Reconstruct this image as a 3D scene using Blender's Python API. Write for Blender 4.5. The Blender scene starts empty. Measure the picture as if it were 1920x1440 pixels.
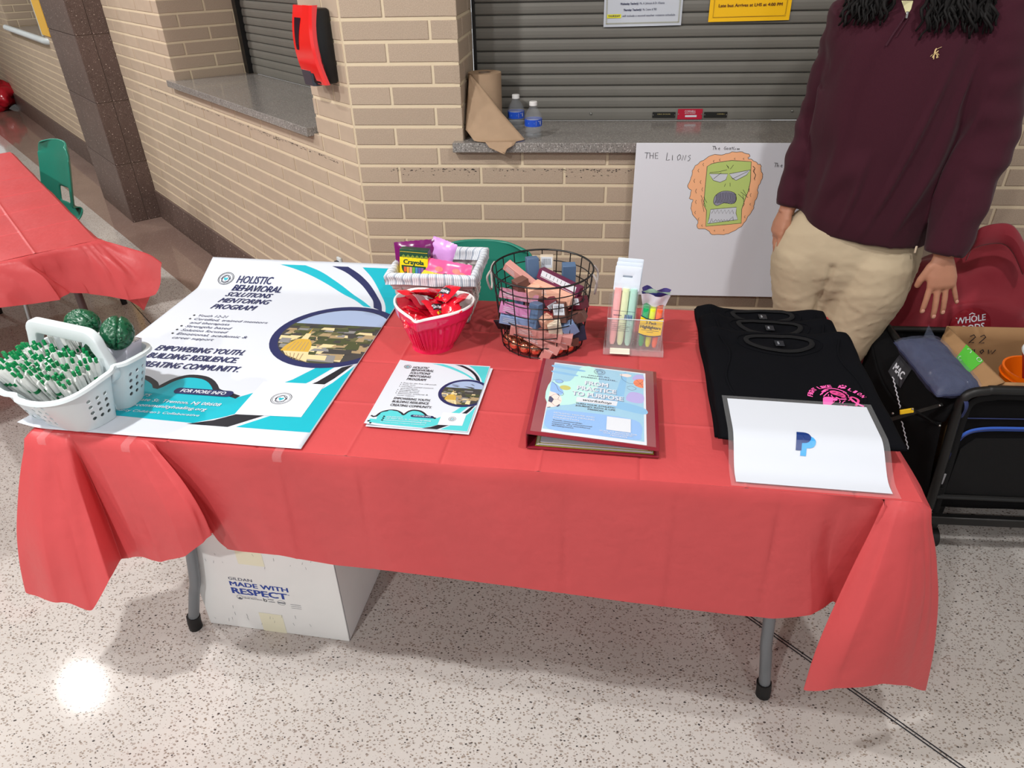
import bpy, bmesh, math, random
from math import sin, cos, pi, radians, atan2, sqrt, hypot
from mathutils import Vector, Matrix, noise
from mathutils.geometry import tessellate_polygon
random.seed(7)
S = bpy.context.scene
COL = S.collection
# ------------------------------------------------------------------ camera
CAM_H = 1.63
F_PX = 1314.1
FW = Vector((-0.08431758, 0.84549676, -0.52728149))
RT = Vector((0.99600206, 0.08718155, -0.01947491))
UP = Vector((-0.02950325, 0.52681553, 0.84946745))
cam_data = bpy.data.cameras.new('camera'); cam = bpy.data.objects.new('camera', cam_data); COL.objects.link(cam)
cam_data.sensor_width = 36.0; cam_data.lens = F_PX/1920*36.0; cam_data.clip_start = .05
M = Matrix.Identity(4)
for i in range(3):
    M[i][0] = RT[i]; M[i][1] = UP[i]; M[i][2] = -FW[i]
M.translation = Vector((0, 0, CAM_H)); cam.matrix_world = M
S.camera = cam
# ------------------------------------------------------------------ world, lamps, exposure
w = bpy.data.worlds.new('world'); S.world = w; w.use_nodes = True
w.node_tree.nodes['Background'].inputs[0].default_value = (.97, .98, 1.0, 1)
w.node_tree.nodes['Background'].inputs[1].default_value = .72
S.view_settings.view_transform = 'Standard'; S.view_settings.look = 'None'
S.view_settings.exposure = 0.32; S.view_settings.gamma = 1.0; S.view_settings.use_curve_mapping = False
S.cycles.max_bounces = 8; S.cycles.transparent_max_bounces = 16; S.cycles.caustics_reflective = False; S.cycles.caustics_refractive = False
CEIL = 3.2
LAMPS = [(-3.71, 3.08, 1.2), (-1.5, .55, 1.2), (.9, .75, .5), (-3.9, .5, 1.3), (-1.5, -1.9, 1.5), (1.2, -1.9, .5), (3.4, .6, .2), (-6.6, 5.6, 1.2)]
LAMP_W = 44
for x, y, k in LAMPS:
    ld = bpy.data.lights.new('lamp_light', 'AREA'); ld.shape = 'DISK'; ld.size = .14; ld.energy = LAMP_W*k; ld.color = (1.0, .98, .955)
    lo = bpy.data.objects.new('lamp_light', ld); COL.objects.link(lo); lo.location = (x, y, CEIL-.03)

def on_z(px, py, z):
    d = FW + RT*((px-960)/F_PX) - UP*((py-720)/F_PX); return Vector((0, 0, CAM_H)) + d*((z-CAM_H)/d.z)
def on_y(px, py, y):
    d = FW + RT*((px-960)/F_PX) - UP*((py-720)/F_PX); return Vector((0, 0, CAM_H)) + d*(y/d.y)
TA = radians(-3.6)
def T(x, y, z=.745):   # table frame: origin at its front left corner, x to the right, y to the back
    return Vector((-1.178 + x*cos(TA) - y*sin(TA), 1.168 + x*sin(TA) + y*cos(TA), z))
# ------------------------------------------------------------------ materials
MATS = {}
def mat(name, col, rough=.5, metal=0, spec=.5, bump=0, bscale=200, coat=0, trans=0, alpha=1, vary=0, vscale=8, sheen=0, transl=0, ior=1.45, detail=3, rand=0, bdist=.002):
    if name in MATS: return MATS[name]
    m = bpy.data.materials.new(name); m.use_nodes = True; nt = m.node_tree; b = nt.nodes['Principled BSDF']
    b.inputs['Base Color'].default_value = (*col, 1); b.inputs['Roughness'].default_value = rough; b.inputs['Metallic'].default_value = metal
    b.inputs['Specular IOR Level'].default_value = spec; b.inputs['Coat Weight'].default_value = coat; b.inputs['Coat Roughness'].default_value = .08
    b.inputs['Transmission Weight'].default_value = trans; b.inputs['Alpha'].default_value = alpha; b.inputs['IOR'].default_value = ior
    b.inputs['Sheen Weight'].default_value = sheen
    tc = nt.nodes.new('ShaderNodeTexCoord')
    if bump:
        n = nt.nodes.new('ShaderNodeTexNoise'); n.inputs['Scale'].default_value = bscale; n.inputs['Detail'].default_value = detail
        bp = nt.nodes.new('ShaderNodeBump'); bp.inputs['Strength'].default_value = bump; bp.inputs['Distance'].default_value = bdist
        nt.links.new(tc.outputs['Object'], n.inputs['Vector']); nt.links.new(n.outputs['Fac'], bp.inputs['Height']); nt.links.new(bp.outputs['Normal'], b.inputs['Normal'])
    if vary or rand:
        n = nt.nodes.new('ShaderNodeTexNoise'); n.inputs['Scale'].default_value = vscale; n.inputs['Detail'].default_value = 4
        nt.links.new(tc.outputs['Object'], n.inputs['Vector'])
        hs = nt.nodes.new('ShaderNodeHueSaturation'); hs.inputs['Color'].default_value = (*col, 1)
        mr = nt.nodes.new('ShaderNodeMapRange'); mr.inputs[1].default_value = .3; mr.inputs[2].default_value = .7; mr.inputs[3].default_value = 1-vary; mr.inputs[4].default_value = 1+vary
        nt.links.new(n.outputs['Fac'], mr.inputs[0])
        if rand:
            oi = nt.nodes.new('ShaderNodeObjectInfo'); m2 = nt.nodes.new('ShaderNodeMapRange'); m2.inputs[3].default_value = 1-rand; m2.inputs[4].default_value = 1+rand
            nt.links.new(oi.outputs['Random'], m2.inputs[0]); mu = nt.nodes.new('ShaderNodeMath'); mu.operation = 'MULTIPLY'
            nt.links.new(mr.outputs[0], mu.inputs[0]); nt.links.new(m2.outputs[0], mu.inputs[1]); nt.links.new(mu.outputs[0], hs.inputs['Value'])
        else: nt.links.new(mr.outputs[0], hs.inputs['Value'])
        nt.links.new(hs.outputs[0], b.inputs['Base Color'])
    if transl:
        out = nt.nodes['Material Output']; t = nt.nodes.new('ShaderNodeBsdfTranslucent'); t.inputs[0].default_value = (*col, 1)
        mx = nt.nodes.new('ShaderNodeMixShader'); mx.inputs[0].default_value = transl
        nt.links.new(b.outputs[0], mx.inputs[1]); nt.links.new(t.outputs[0], mx.inputs[2]); nt.links.new(mx.outputs[0], out.inputs[0])
    MATS[name] = m; return m
def srgb(r, g, b):
    f = lambda c: (c/255/12.92) if c/255 <= .04045 else ((c/255+.055)/1.055)**2.4
    return (f(r), f(g), f(b))
def hexm(name, r, g, b, **k): return mat(name, srgb(r, g, b), **k)

def terrazzo(name, base, base2, chips, scale=170, rough=.07, thr=.5):
    m = bpy.data.materials.new(name); m.use_nodes = True; nt = m.node_tree; b = nt.nodes['Principled BSDF']; L = nt.links
    tc = nt.nodes.new('ShaderNodeTexCoord')
    nz = nt.nodes.new('ShaderNodeTexNoise'); nz.inputs['Scale'].default_value = 2.2; L.new(tc.outputs['Object'], nz.inputs['Vector'])
    mix = nt.nodes.new('ShaderNodeMix'); mix.data_type = 'RGBA'; mix.inputs[6].default_value = (*base, 1); mix.inputs[7].default_value = (*base2, 1)
    mr0 = nt.nodes.new('ShaderNodeMapRange'); mr0.inputs[1].default_value = .35; mr0.inputs[2].default_value = .65; L.new(nz.outputs['Fac'], mr0.inputs[0]); L.new(mr0.outputs[0], mix.inputs[0])
    cur = mix.outputs[2]
    wn = nt.nodes.new('ShaderNodeTexNoise'); wn.inputs['Scale'].default_value = 60; L.new(tc.outputs['Object'], wn.inputs['Vector'])
    for i, (sc, lo, hi, cc, frac) in enumerate(chips):
        mp = nt.nodes.new('ShaderNodeMapping'); mp.inputs['Rotation'].default_value = (0, 0, .7*i); mp.inputs['Scale'].default_value = (1.0, 1.5, 1.0)
        av = nt.nodes.new('ShaderNodeMix'); av.data_type = 'VECTOR'; av.inputs[0].default_value = .006
        L.new(tc.outputs['Object'], av.inputs[4]); L.new(wn.outputs['Color'], av.inputs[5]); L.new(av.outputs[1], mp.inputs['Vector'])
        vo = nt.nodes.new('ShaderNodeTexVoronoi'); vo.inputs['Scale'].default_value = sc; L.new(mp.outputs[0], vo.inputs['Vector'])
        sep = nt.nodes.new('ShaderNodeSeparateColor'); L.new(vo.outputs['Color'], sep.inputs[0])
        g1 = nt.nodes.new('ShaderNodeMath'); g1.operation = 'LESS_THAN'; g1.inputs[1].default_value = frac; L.new(sep.outputs[0], g1.inputs[0])
        sz = nt.nodes.new('ShaderNodeMapRange'); sz.inputs[3].default_value = lo; sz.inputs[4].default_value = hi; L.new(sep.outputs[1], sz.inputs[0])
        g2 = nt.nodes.new('ShaderNodeMath'); g2.operation = 'LESS_THAN'; L.new(vo.outputs['Distance'], g2.inputs[0]); L.new(sz.outputs[0], g2.inputs[1])
        mu = nt.nodes.new('ShaderNodeMath'); mu.operation = 'MULTIPLY'; L.new(g1.outputs[0], mu.inputs[0]); L.new(g2.outputs[0], mu.inputs[1])
        cr = nt.nodes.new('ShaderNodeMix'); cr.data_type = 'RGBA'; cr.inputs[6].default_value = (*cc[0], 1); cr.inputs[7].default_value = (*cc[1], 1); L.new(sep.outputs[2], cr.inputs[0])
        mm = nt.nodes.new('ShaderNodeMix'); mm.data_type = 'RGBA'; L.new(mu.outputs[0], mm.inputs[0]); L.new(cur, mm.inputs[6]); L.new(cr.outputs[2], mm.inputs[7]); cur = mm.outputs[2]
    L.new(cur, b.inputs['Base Color']); b.inputs['Roughness'].default_value = rough; b.inputs['Specular IOR Level'].default_value = .45
    MATS[name] = m; return m
M_TERR = terrazzo('white_terrazzo', srgb(190, 186, 182), srgb(180, 175, 171), [
    (88, .22, .40, (srgb(160, 150, 142), srgb(120, 112, 108)), .45), (125, .2, .42, (srgb(100, 92, 88), srgb(165, 150, 135)), .5), (78, .13, .28, (srgb(58, 54, 54), srgb(96, 88, 84)), .30), (190, .2, .4, (srgb(215, 210, 204), srgb(110, 102, 98)), .45)])
M_TERR_D = terrazzo('brown_terrazzo', srgb(140, 118, 108), srgb(128, 106, 98), [
    (130, .2, .45, (srgb(160, 140, 130), srgb(96, 78, 72)), .6), (200, .15, .35, (srgb(222, 206, 195), srgb(190, 170, 160)), .13)])
M_TILE = terrazzo('dark_speckled_tile', srgb(96, 78, 72), srgb(84, 68, 62), [
    (80, .25, .45, (srgb(112, 94, 88), srgb(66, 52, 48)), .5), (75, .14, .30, (srgb(214, 200, 190), srgb(170, 152, 142)), .22), (230, .2, .35, (srgb(190, 176, 166), srgb(150, 132, 122)), .2)], rough=.45)
M_GRAN = terrazzo('grey_granite', srgb(138, 134, 130), srgb(130, 126, 122), [
    (150, .3, .5, (srgb(84, 80, 78), srgb(176, 172, 168)), .7), (240, .3, .5, (srgb(200, 196, 192), srgb(80, 78, 78)), .6)], rough=.14)
M_BRICK = mat('tan_brick', srgb(178, 160, 141), rough=.85, bump=1, bscale=430, vary=.15, vscale=330, rand=.05, bdist=.0016, detail=6)
M_BRICK_S = mat('smooth_tan_brick', srgb(184, 166, 146), rough=.7, bump=.3, bscale=160, vary=.05, vscale=14, rand=.04, bdist=.001)
M_MORTAR = mat('cream_mortar', srgb(216, 200, 172), rough=.9, bump=.4, bscale=300, bdist=.001)
M_GROUT = mat('brown_grout', srgb(120, 102, 92), rough=.8)
M_SHUT = mat('grey_shutter_metal', srgb(112, 110, 104), rough=.5, metal=.1, vary=.04, vscale=4)
M_BLACKM = hexm('black_metal', 22, 22, 23, rough=.35)
M_STEEL = hexm('steel', 170, 170, 168, rough=.3, metal=1)
M_LEG = hexm('grey_painted_steel', 118, 123, 128, rough=.35, metal=.3)
M_RUB = hexm('black_rubber', 18, 18, 19, rough=.6)
M_RED = mat('red_plastic_film', (.72, .104, .112), rough=.38, spec=.5, transl=.36, bump=.5, bscale=26, vary=.03, vscale=6, bdist=.004)
M_PAPER = hexm('white_paper', 200, 206, 216, rough=.5, spec=.3)
M_WPLA = hexm('white_plastic', 208, 218, 222, rough=.32)
M_GREEN = hexm('green_chair_plastic', 34, 122, 104, rough=.33, bump=.1, bscale=500, bdist=.0005)
M_BLACKC = mat('black_cotton', (.0042, .0045, .006), rough=.95, bump=.3, bscale=900, sheen=.0, spec=.06, bdist=.0004)
M_NAVY = hexm('navy_ink', 28, 36, 84, rough=.5)
M_INK = hexm('black_ink', 22, 24, 34, rough=.5)
M_TEAL = hexm('teal_ink', 0, 166, 184, rough=.45)
M_TEALL = hexm('light_teal_ink', 78, 190, 196, rough=.45)
M_WHITE = hexm('white_ink', 208, 213, 222, rough=.5)
M_GREY = hexm('grey_ink', 90, 96, 110, rough=.5)
# ------------------------------------------------------------------ mesh helpers
class MB:
    def __init__(s): s.v = []; s.f = []; s.m = []
    def add(s, vs, fs, mi=0):
        o = len(s.v); s.v += [tuple(v) for v in vs]; s.f += [tuple(i+o for i in f) for f in fs]; s.m += [mi]*len(fs); return s
    def box(s, c, d, mi=0, rot=None):
        vs = [Vector((sx*d[0]/2, sy*d[1]/2, sz*d[2]/2)) for sx in (-1, 1) for sy in (-1, 1) for sz in (-1, 1)]
        if rot is not None: vs = [rot @ v for v in vs]
        c = Vector(c); return s.add([v+c for v in vs], [(0, 1, 3, 2), (4, 6, 7, 5), (0, 4, 5, 1), (2, 3, 7, 6), (0, 2, 6, 4), (1, 5, 7, 3)], mi)
    def tube(s, pts, r, n=8, mi=0, cap=True, closed=False, flat=1.0):
        pts = [Vector(p) for p in pts]; rs = r if isinstance(r, (list, tuple)) else [r]*len(pts)
        vs = []; N = len(pts); up = None
        for i, p in enumerate(pts):
            a = pts[(i-1) % N] if (closed or i) else p; b = pts[(i+1) % N] if (closed or i < N-1) else p
            t = (b-a).normalized()
            if up is None:
                up = Vector((0, 0, 1)) if abs(t.z) < .9 else Vector((0, 1, 0))
            x = t.cross(up).normalized(); y = x.cross(t).normalized(); up = y
            for k in range(n):
                an = 2*pi*k/n; vs.append(p + x*cos(an)*rs[i] + y*sin(an)*rs[i]*flat)
        fs = []
        for i in range(N if closed else N-1):
            for k in range(n):
                a = i*n+k; b = i*n+(k+1) % n; j = (i+1) % N
                fs.append((a, b, j*n+(k+1) % n, j*n+k))
        if cap and not closed: fs += [tuple(range(n))[::-1], tuple(range((N-1)*n, N*n))]
        return s.add(vs, fs, mi)
    def loft(s, secs, n=24, mi=0, cap=True):   # secs: (cx,cy,z,rx,ry,rot)
        vs = []
        for c in secs:
            cx, cy, z, rx, ry = c[:5]; ro = c[5] if len(c) > 5 else 0; ex = c[6] if len(c) > 6 else 2.0
            for k in range(n):
                a = 2*pi*k/n; ca, sa = cos(a), sin(a)
                X = rx*math.copysign(abs(ca)**(2/ex), ca); Y = ry*math.copysign(abs(sa)**(2/ex), sa)
                vs.append((cx+X*cos(ro)-Y*sin(ro), cy+X*sin(ro)+Y*cos(ro), z))
        fs = [(i*n+k, i*n+(k+1) % n, (i+1)*n+(k+1) % n, (i+1)*n+k) for i in range(len(secs)-1) for k in range(n)]
        if cap: fs += [tuple(range(n))[::-1], tuple(range((len(secs)-1)*n, len(secs)*n))]
        return s.add(vs, fs, mi)
    def ball(s, c, r, n=12, mi=0, sc=(1, 1, 1)):
        m = max(6, n//2+1); vs = [Vector((0, 0, 1))]
        for i in range(1, m):
            th = pi*i/m
            for k in range(n): vs.append(Vector((sin(th)*cos(2*pi*k/n), sin(th)*sin(2*pi*k/n), cos(th))))
        vs.append(Vector((0, 0, -1)))
        fs = [(0, 1+k, 1+(k+1) % n) for k in range(n)]
        for i in range(m-2):
            for k in range(n): fs.append((1+i*n+k, 1+(i+1)*n+k, 1+(i+1)*n+(k+1) % n, 1+i*n+(k+1) % n))
        e = len(vs)-1; fs += [(e, 1+(m-2)*n+(k+1) % n, 1+(m-2)*n+k) for k in range(n)]
        c = Vector(c); return s.add([c+Vector((v.x*r*sc[0], v.y*r*sc[1], v.z*r*sc[2])) for v in vs], fs, mi)
    def grid(s, fn, nu, nv, mi=0, skip=None):
        vs = [fn(i/nu, j/nv) for j in range(nv+1) for i in range(nu+1)]
        fs = [(j*(nu+1)+i, j*(nu+1)+i+1, (j+1)*(nu+1)+i+1, (j+1)*(nu+1)+i) for j in range(nv) for i in range(nu) if not (skip and skip((i+.5)/nu, (j+.5)/nv))]
        return s.add(vs, fs, mi)
    def prism(s, poly, z0, z1, mi=0):
        n = len(poly); vs = [(x, y, z0) for x, y in poly]+[(x, y, z1) for x, y in poly]
        return s.add(vs, [tuple(range(n))[::-1], tuple(range(n, 2*n))]+[(i, (i+1) % n, n+(i+1) % n, n+i) for i in range(n)], mi)
    def xf(s, Mx): s.v = [tuple(Mx @ Vector(v)) for v in s.v]; return s
    def mesh(s, name, mats, smooth=True, ang=40):
        me = bpy.data.meshes.new(name); me.from_pydata(s.v, [], s.f)
        for m in (mats if isinstance(mats, (list, tuple)) else [mats]): me.materials.append(m)
        if any(s.m): me.polygons.foreach_set('material_index', s.m)
        if smooth:
            me.polygons.foreach_set('use_smooth', [True]*len(s.f)); me.update()
            try: me.set_sharp_from_angle(angle=radians(ang))
            except Exception: pass
        me.update(); return me
    def obj(s, name, mats, parent=None, smooth=True, ang=40, loc=None, rotz=None, **tags):
        return link(name, s.mesh(name, mats, smooth, ang), parent, loc, rotz, **tags)
def link(name, me, parent=None, loc=None, rotz=None, **tags):
    o = bpy.data.objects.new(name, me); COL.objects.link(o)
    if parent: o.parent = parent
    if loc is not None: o.location = loc
    if rotz is not None: o.rotation_euler = (0, 0, rotz)
    for k, v in tags.items():
        if v: o[k] = v
    return o
def thing(name, label, category, loc=(0, 0, 0), rotz=0, group=None):
    return link(name, None, None, loc, rotz, label=label, category=category, group=group)
def struct(o): o['kind'] = 'structure'; return o
def dup(root, loc=None, rotz=None, label=None):
    r = root.copy(); COL.objects.link(r)
    if loc is not None: r.location = loc
    if rotz is not None: r.rotation_euler = (0, 0, rotz)
    if label: r['label'] = label
    for ch in list(root.children):
        c = ch.copy(); COL.objects.link(c); c.parent = r
        for g in list(ch.children):
            d = g.copy(); COL.objects.link(d); d.parent = c
    return r
def rbox(d, r=.005, seg=2):
    bm = bmesh.new(); bmesh.ops.create_cube(bm, size=1)
    for v in bm.verts: v.co = Vector((v.co.x*d[0], v.co.y*d[1], v.co.z*d[2]))
    bmesh.ops.bevel(bm, geom=bm.edges[:], offset=min(r, min(d)*.49), segments=seg, affect='EDGES', profile=.5)
    b = MB(); bm.verts.ensure_lookup_table(); b.add([v.co.copy() for v in bm.verts], [[v.index for v in f.verts] for f in bm.faces]); bm.free(); return b
def rb(mb, c, d, r=.005, seg=2, mi=0, rot=None):
    q = rbox(d, r, seg); c = Vector(c)
    mb.add([(rot @ Vector(v) if rot is not None else Vector(v))+c for v in q.v], q.f, mi); return mb
def modded(name, me, mods, parent=None, **tags):
    """evaluate modifiers once and keep the plain result"""
    o = bpy.data.objects.new(name, me); COL.objects.link(o)
    for ty, kw in mods:
        m = o.modifiers.new(ty, ty)
        for k, v in kw.items(): setattr(m, k, v)
    dg = bpy.context.evaluated_depsgraph_get(); dg.update()
    ev = bpy.data.meshes.new_from_object(o.evaluated_get(dg)); ev.name = name
    if me.materials and not ev.materials:
        for m in me.materials: ev.materials.append(m)
    bpy.data.objects.remove(o); bpy.data.meshes.remove(me)
    return link(name, ev, parent, **tags)
def smooth_all(me): me.polygons.foreach_set('use_smooth', [True]*len(me.polygons)); me.update()
# ------------------------------------------------------------------ lettering and flat print
_tc = {}
def glyphs(s, bold=0.0, shear=0.0, res=2):
    key = (s, bold, shear, res)
    if key in _tc: return _tc[key]
    cu = bpy.data.curves.new('lettering', 'FONT'); cu.body = s; cu.size = 1.0; cu.offset = bold; cu.shear = shear; cu.resolution_u = res; cu.fill_mode = 'FRONT'
    o = bpy.data.objects.new('lettering', cu); COL.objects.link(o)
    dg = bpy.context.evaluated_depsgraph_get(); dg.update()
    me = bpy.data.meshes.new_from_object(o.evaluated_get(dg))
    vs = [(v.co.x, v.co.y) for v in me.vertices]; fs = [tuple(p.vertices) for p in me.polygons]
    bpy.data.objects.remove(o); bpy.data.curves.remove(cu); bpy.data.meshes.remove(me)
    _tc[key] = (vs, fs); return _tc[key]
class Art:
    """flat print laid on a real sheet: shapes in the sheet's own u,v metres, carried onto the sheet by fn(u,v,lift)"""
    def __init__(s, fn, cut=None, base=.0002, step=8e-6): s.base = base; s.step = step; s.inc = 1; s.fn = fn; s.layers = {}; s.k = 0; s.cut = cut
    def _l(s, part): return s.layers.setdefault(part, [[], [], [], []])
    def put(s, part, vs, fs, m, lift=None, txt=False):
        L = s._l(part)
        s.k += s.inc; lift = s.base+s.step*s.k+(.00012 if txt else 0)
        if m not in L[3]: L[3].append(m)
        o = len(L[0])
        L[0] += [tuple(s.fn(x, y, lift)) for x, y in vs]; L[1] += [tuple(i+o for i in f) for f in fs]; L[2] += [L[3].index(m)]*len(fs)
    def text(s, part, t, x, y, h, m, w=None, align='l', bold=0, shear=0, rot=0, lift=.0012, res=2):
        strike = bold*1.0; vs, fs = glyphs(t, 0, shear, res)
        if not vs: return
        D_ = [(-1, -.5), (1, .5), (-1, .5), (1, -.5), (0, 0)] if strike > .006 else [(0, 0)]
        k = h/.70; x0 = min(v[0] for v in vs); x1 = max(v[0] for v in vs); kx = (w/(x1-x0)) if w else k
        ww = (x1-x0)*kx; ox = {'l': 0, 'c': -ww/2, 'r': -ww}[align]
        c, sn = cos(rot), sin(rot)
        for p_, q_ in D_:
            P = [((v[0]+strike*p_-x0)*kx+ox, (v[1]+strike*.8*q_)*k) for v in vs]
            s.put(part, [(x+a*c-b*sn, y+a*sn+b*c) for a, b in P], fs, m, lift, True)
    def poly(s, part, pts, m, lift=None, cut=None):
        cut = cut or s.cut
        if cut:
            bm = bmesh.new(); f = bm.faces.new([bm.verts.new((x, y, 0)) for x, y in pts]); bmesh.ops.triangulate(bm, faces=bm.faces[:])
            lo = min(p[1] for p in pts); hi = max(p[1] for p in pts); k = math.ceil(lo/cut)
            while k*cut < hi:
                bmesh.ops.bisect_plane(bm, geom=bm.verts[:]+bm.edges[:]+bm.faces[:], plane_co=(0, k*cut, 0), plane_no=(0, 1, 0)); k += 1
            lo = min(p[0] for p in pts); hi = max(p[0] for p in pts); k = math.ceil(lo/(cut*1.2))
            while k*cut*1.2 < hi:
                bmesh.ops.bisect_plane(bm, geom=bm.verts[:]+bm.edges[:]+bm.faces[:], plane_co=(k*cut*1.2, 0, 0), plane_no=(1, 0, 0)); k += 1
            bm.verts.index_update()
            bm.normal_update()
            fs = [[v.index for v in (f.verts if f.normal.z > 0 else reversed(f.verts[:]))] for f in bm.faces]
            s.put(part, [(v.co.x, v.co.y) for v in bm.verts], fs, m, lift); bm.free()
        else:
            tri = tessellate_polygon([[Vector((x, y, 0)) for x, y in pts]])
            out = []
            for t in tri:
                a, b, c = [pts[i] for i in t]
                out.append(t if (b[0]-a[0])*(c[1]-a[1])-(b[1]-a[1])*(c[0]-a[0]) > 0 else t[::-1])
            s.put(part, pts, out, m, lift)
    def rect(s, part, x0, y0, x1, y1, m, lift=None): s.poly(part, [(x0, y0), (x1, y0), (x1, y1), (x0, y1)], m, lift)
    def line(s, part, pts, wd, m, lift=None, closed=False):
        vs = []; n = len(pts)
        for i in range(n):
            a = pts[(i-1) % n] if (closed or i) else pts[i]; b = pts[(i+1) % n] if (closed or i < n-1) else pts[i]
            dx, dy = b[0]-a[0], b[1]-a[1]; l = hypot(dx, dy) or 1; nx, ny = -dy/l*wd/2, dx/l*wd/2
            vs += [(pts[i][0]-nx, pts[i][1]-ny), (pts[i][0]+nx, pts[i][1]+ny)]
        fs = [(2*i, 2*((i+1) % n), 2*((i+1) % n)+1, 2*i+1) for i in range(n if closed else n-1)]
        s.put(part, vs, fs, m, lift)
    def ell(s, part, cx, cy, rx, ry, m, n=32, lift=None): s.poly(part, [(cx+rx*cos(2*pi*k/n), cy+ry*sin(2*pi*k/n)) for k in range(n)], m, lift)
    def ring(s, part, cx, cy, r, wd, m, n=28, lift=None, ry=None):
        s.line(part, [(cx+r*cos(2*pi*k/n), cy+(ry or r)*sin(2*pi*k/n)) for k in range(n)], wd, m, lift, closed=True)
    def done(s, parent):
        for part, (v, f, mi, ms) in s.layers.items():
            me = bpy.data.meshes.new(part); me.from_pydata(v, [], f); [me.materials.append(m) for m in ms]; me.polygons.foreach_set('material_index', mi); me.update()
            link(part, me, parent, kind='stuff' if part in ('small_print', 'scuffs', 'old_tape', 'border', 'barcode_label', 'candy_dots', 'city_photo', 'scuff_marks', 'emblem', 'face_whites') else None)
def spline(P, n=8, closed=False):
    out = []; N = len(P)
    rng = range(N) if closed else range(N-1)
    for i in rng:
        g = lambda k: P[k % N] if closed else P[max(0, min(N-1, k))]
        a, b, c, d = [Vector(g(i+k)) for k in (-1, 0, 1, 2)]
        for k in range(n):
            t = k/n; out.append(tuple(.5*((2*b)+(c-a)*t+(2*a-5*b+4*c-d)*t*t+(3*b-a-3*c+d)*t**3)))
    if not closed: out.append(tuple(P[-1]))
    return out
# ================================================================== THE SETTING
CX, CY = -.8102, 2.5724           # corner between the back wall and the slanting left wall
C0 = Vector((CX, CY, 0)); RL = -pi/4
ROW, ZR, BL = .068724, 1.4403, .3048
NRM = Vector((-.70711, -.70711, 0))   # out of the left wall into the hall
def Lw(t, n, z): return C0 + Vector((-.70711, .70711, 0))*t + Vector((.70711, .70711, 0))*n + Vector((0, 0, z))
mb = MB()
def band(mb, n0, n1, t0=-14, t1=14):   # strip of floor parallel to the left wall (n measured from the wall)
    p = [Lw(t0, n0, 0), Lw(t1, n0, 0), Lw(t1, n1, 0), Lw(t0, n1, 0)]; mb.add(p, [(0, 1, 2, 3)])
band(mb, -14, 6)
floor = struct(mb.obj('floor', M_TERR, smooth=False))
mb = MB(); poly = [Lw(14, .4, .0006), Lw(14, -.606, .0006), Vector((-.81+.25, 1.9663, .0006)), Vector((3.5, 1.9663, .0006)), Vector((3.5, 2.9, .0006)), Lw(0, .4, .0006)]
mb.add(poly, [(5, 4, 3, 2), (5, 2, 1, 0)]); mb.obj('border', M_TERR_D, floor, smooth=False)
mb = MB()
for n in (-.6085, .1075, .1165): 
    a, b = (n-.0018, n+.0018); t0, t1 = (.25, 14) if n < 0 else (-14, -.5); p = [Lw(t0, a, .0012), Lw(t1, a, .0012), Lw(t1, b, .0012), Lw(t0, b, .0012)]
    mb.add(p, [(0, 1, 2, 3)])
mb.obj('divider_strip', M_INK, floor, smooth=False)
ceiling = struct(MB().box((0, 0, CEIL+.05), (26, 26, .1)).obj('ceiling', mat('white_ceiling', (.72, .70, .66), rough=.9), smooth=False, loc=(-3, 0, 0)))
_bm = {}
def brick_mesh(L, h, m, dep=.02, ch=.0016):
    key = (round(L, 3), round(h, 4), m.name)
    if key not in _bm:
        vs = []
        for y, i in ((dep, 0), (ch, 0), (0, ch)): vs += [(-L/2+i, y, -h/2+i), (L/2-i, y, -h/2+i), (L/2-i, y, h/2-i), (-L/2+i, y, h/2-i)]
        fs = []
        for r in (0, 4):
            for k in range(4): fs.append((r+k, r+(k+1) % 4, r+4+(k+1) % 4, r+4+k))
        fs.append((8, 9, 10, 11)); b = MB().add(vs, fs); _bm[key] = b.mesh('brick', m, smooth=False)
    return _bm[key]
def lay(parent, x0, x1, rows, joint, holes, m, single=lambda k, x: True, mort=.0098, M0=None):
    """bricks in the wall's own frame (x along, y into the wall, z up); M0 turns a return wall"""
    rest = MB(); rr = random.Random(3)
    for k in rows:
        zt = ZR-ROW*k; zb = zt-ROW; zc = (zt+zb)/2; h = ROW-mort-.0016
        segs = [(x0, x1)]
        for a, b, c, d in holes:
            if c < zc < d:
                segs = [q for s0, s1 in segs for q in ((s0, min(s1, a)), (max(s0, b), s1)) if q[1]-q[0] > .02]
        for s0, s1 in segs:
            j0 = joint(k); n = math.ceil((s0-j0)/BL-1e-6); js = [s0]
            while j0+n*BL < s1-.02:
                if j0+n*BL > s0+.02: js.append(j0+n*BL)
                n += 1
            js.append(s1)
            for a, b in zip(js[:-1], js[1:]):
                aa = a+(mort/2 if a > s0+1e-4 else .0005); bb = b-(mort/2 if b < s1-1e-4 else .0005); L = bb-aa
                if L < .012: continue
                c = Vector(((aa+bb)/2, rr.uniform(-.0006, .0006), zc))
                if single(k, c.x):
                    o = bpy.data.objects.new('brick', brick_mesh(L, h, m)); COL.objects.link(o); o.parent = parent
                    if M0 is None: o.location = c
                    else: o.matrix_local = M0 @ Matrix.Translation(c)
                else:
                    q = brick_mesh(L, h, m); Mx = Matrix.Translation(c) if M0 is None else M0 @ Matrix.Translation(c)
                    rest.add([Mx @ v.co for v in q.vertices], [tuple(p.vertices) for p in q.polygons])
    if rest.v:
        o = rest.obj('brick_courses', m, parent, smooth=False); o['kind'] = 'stuff'
TOPROW = -12
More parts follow.
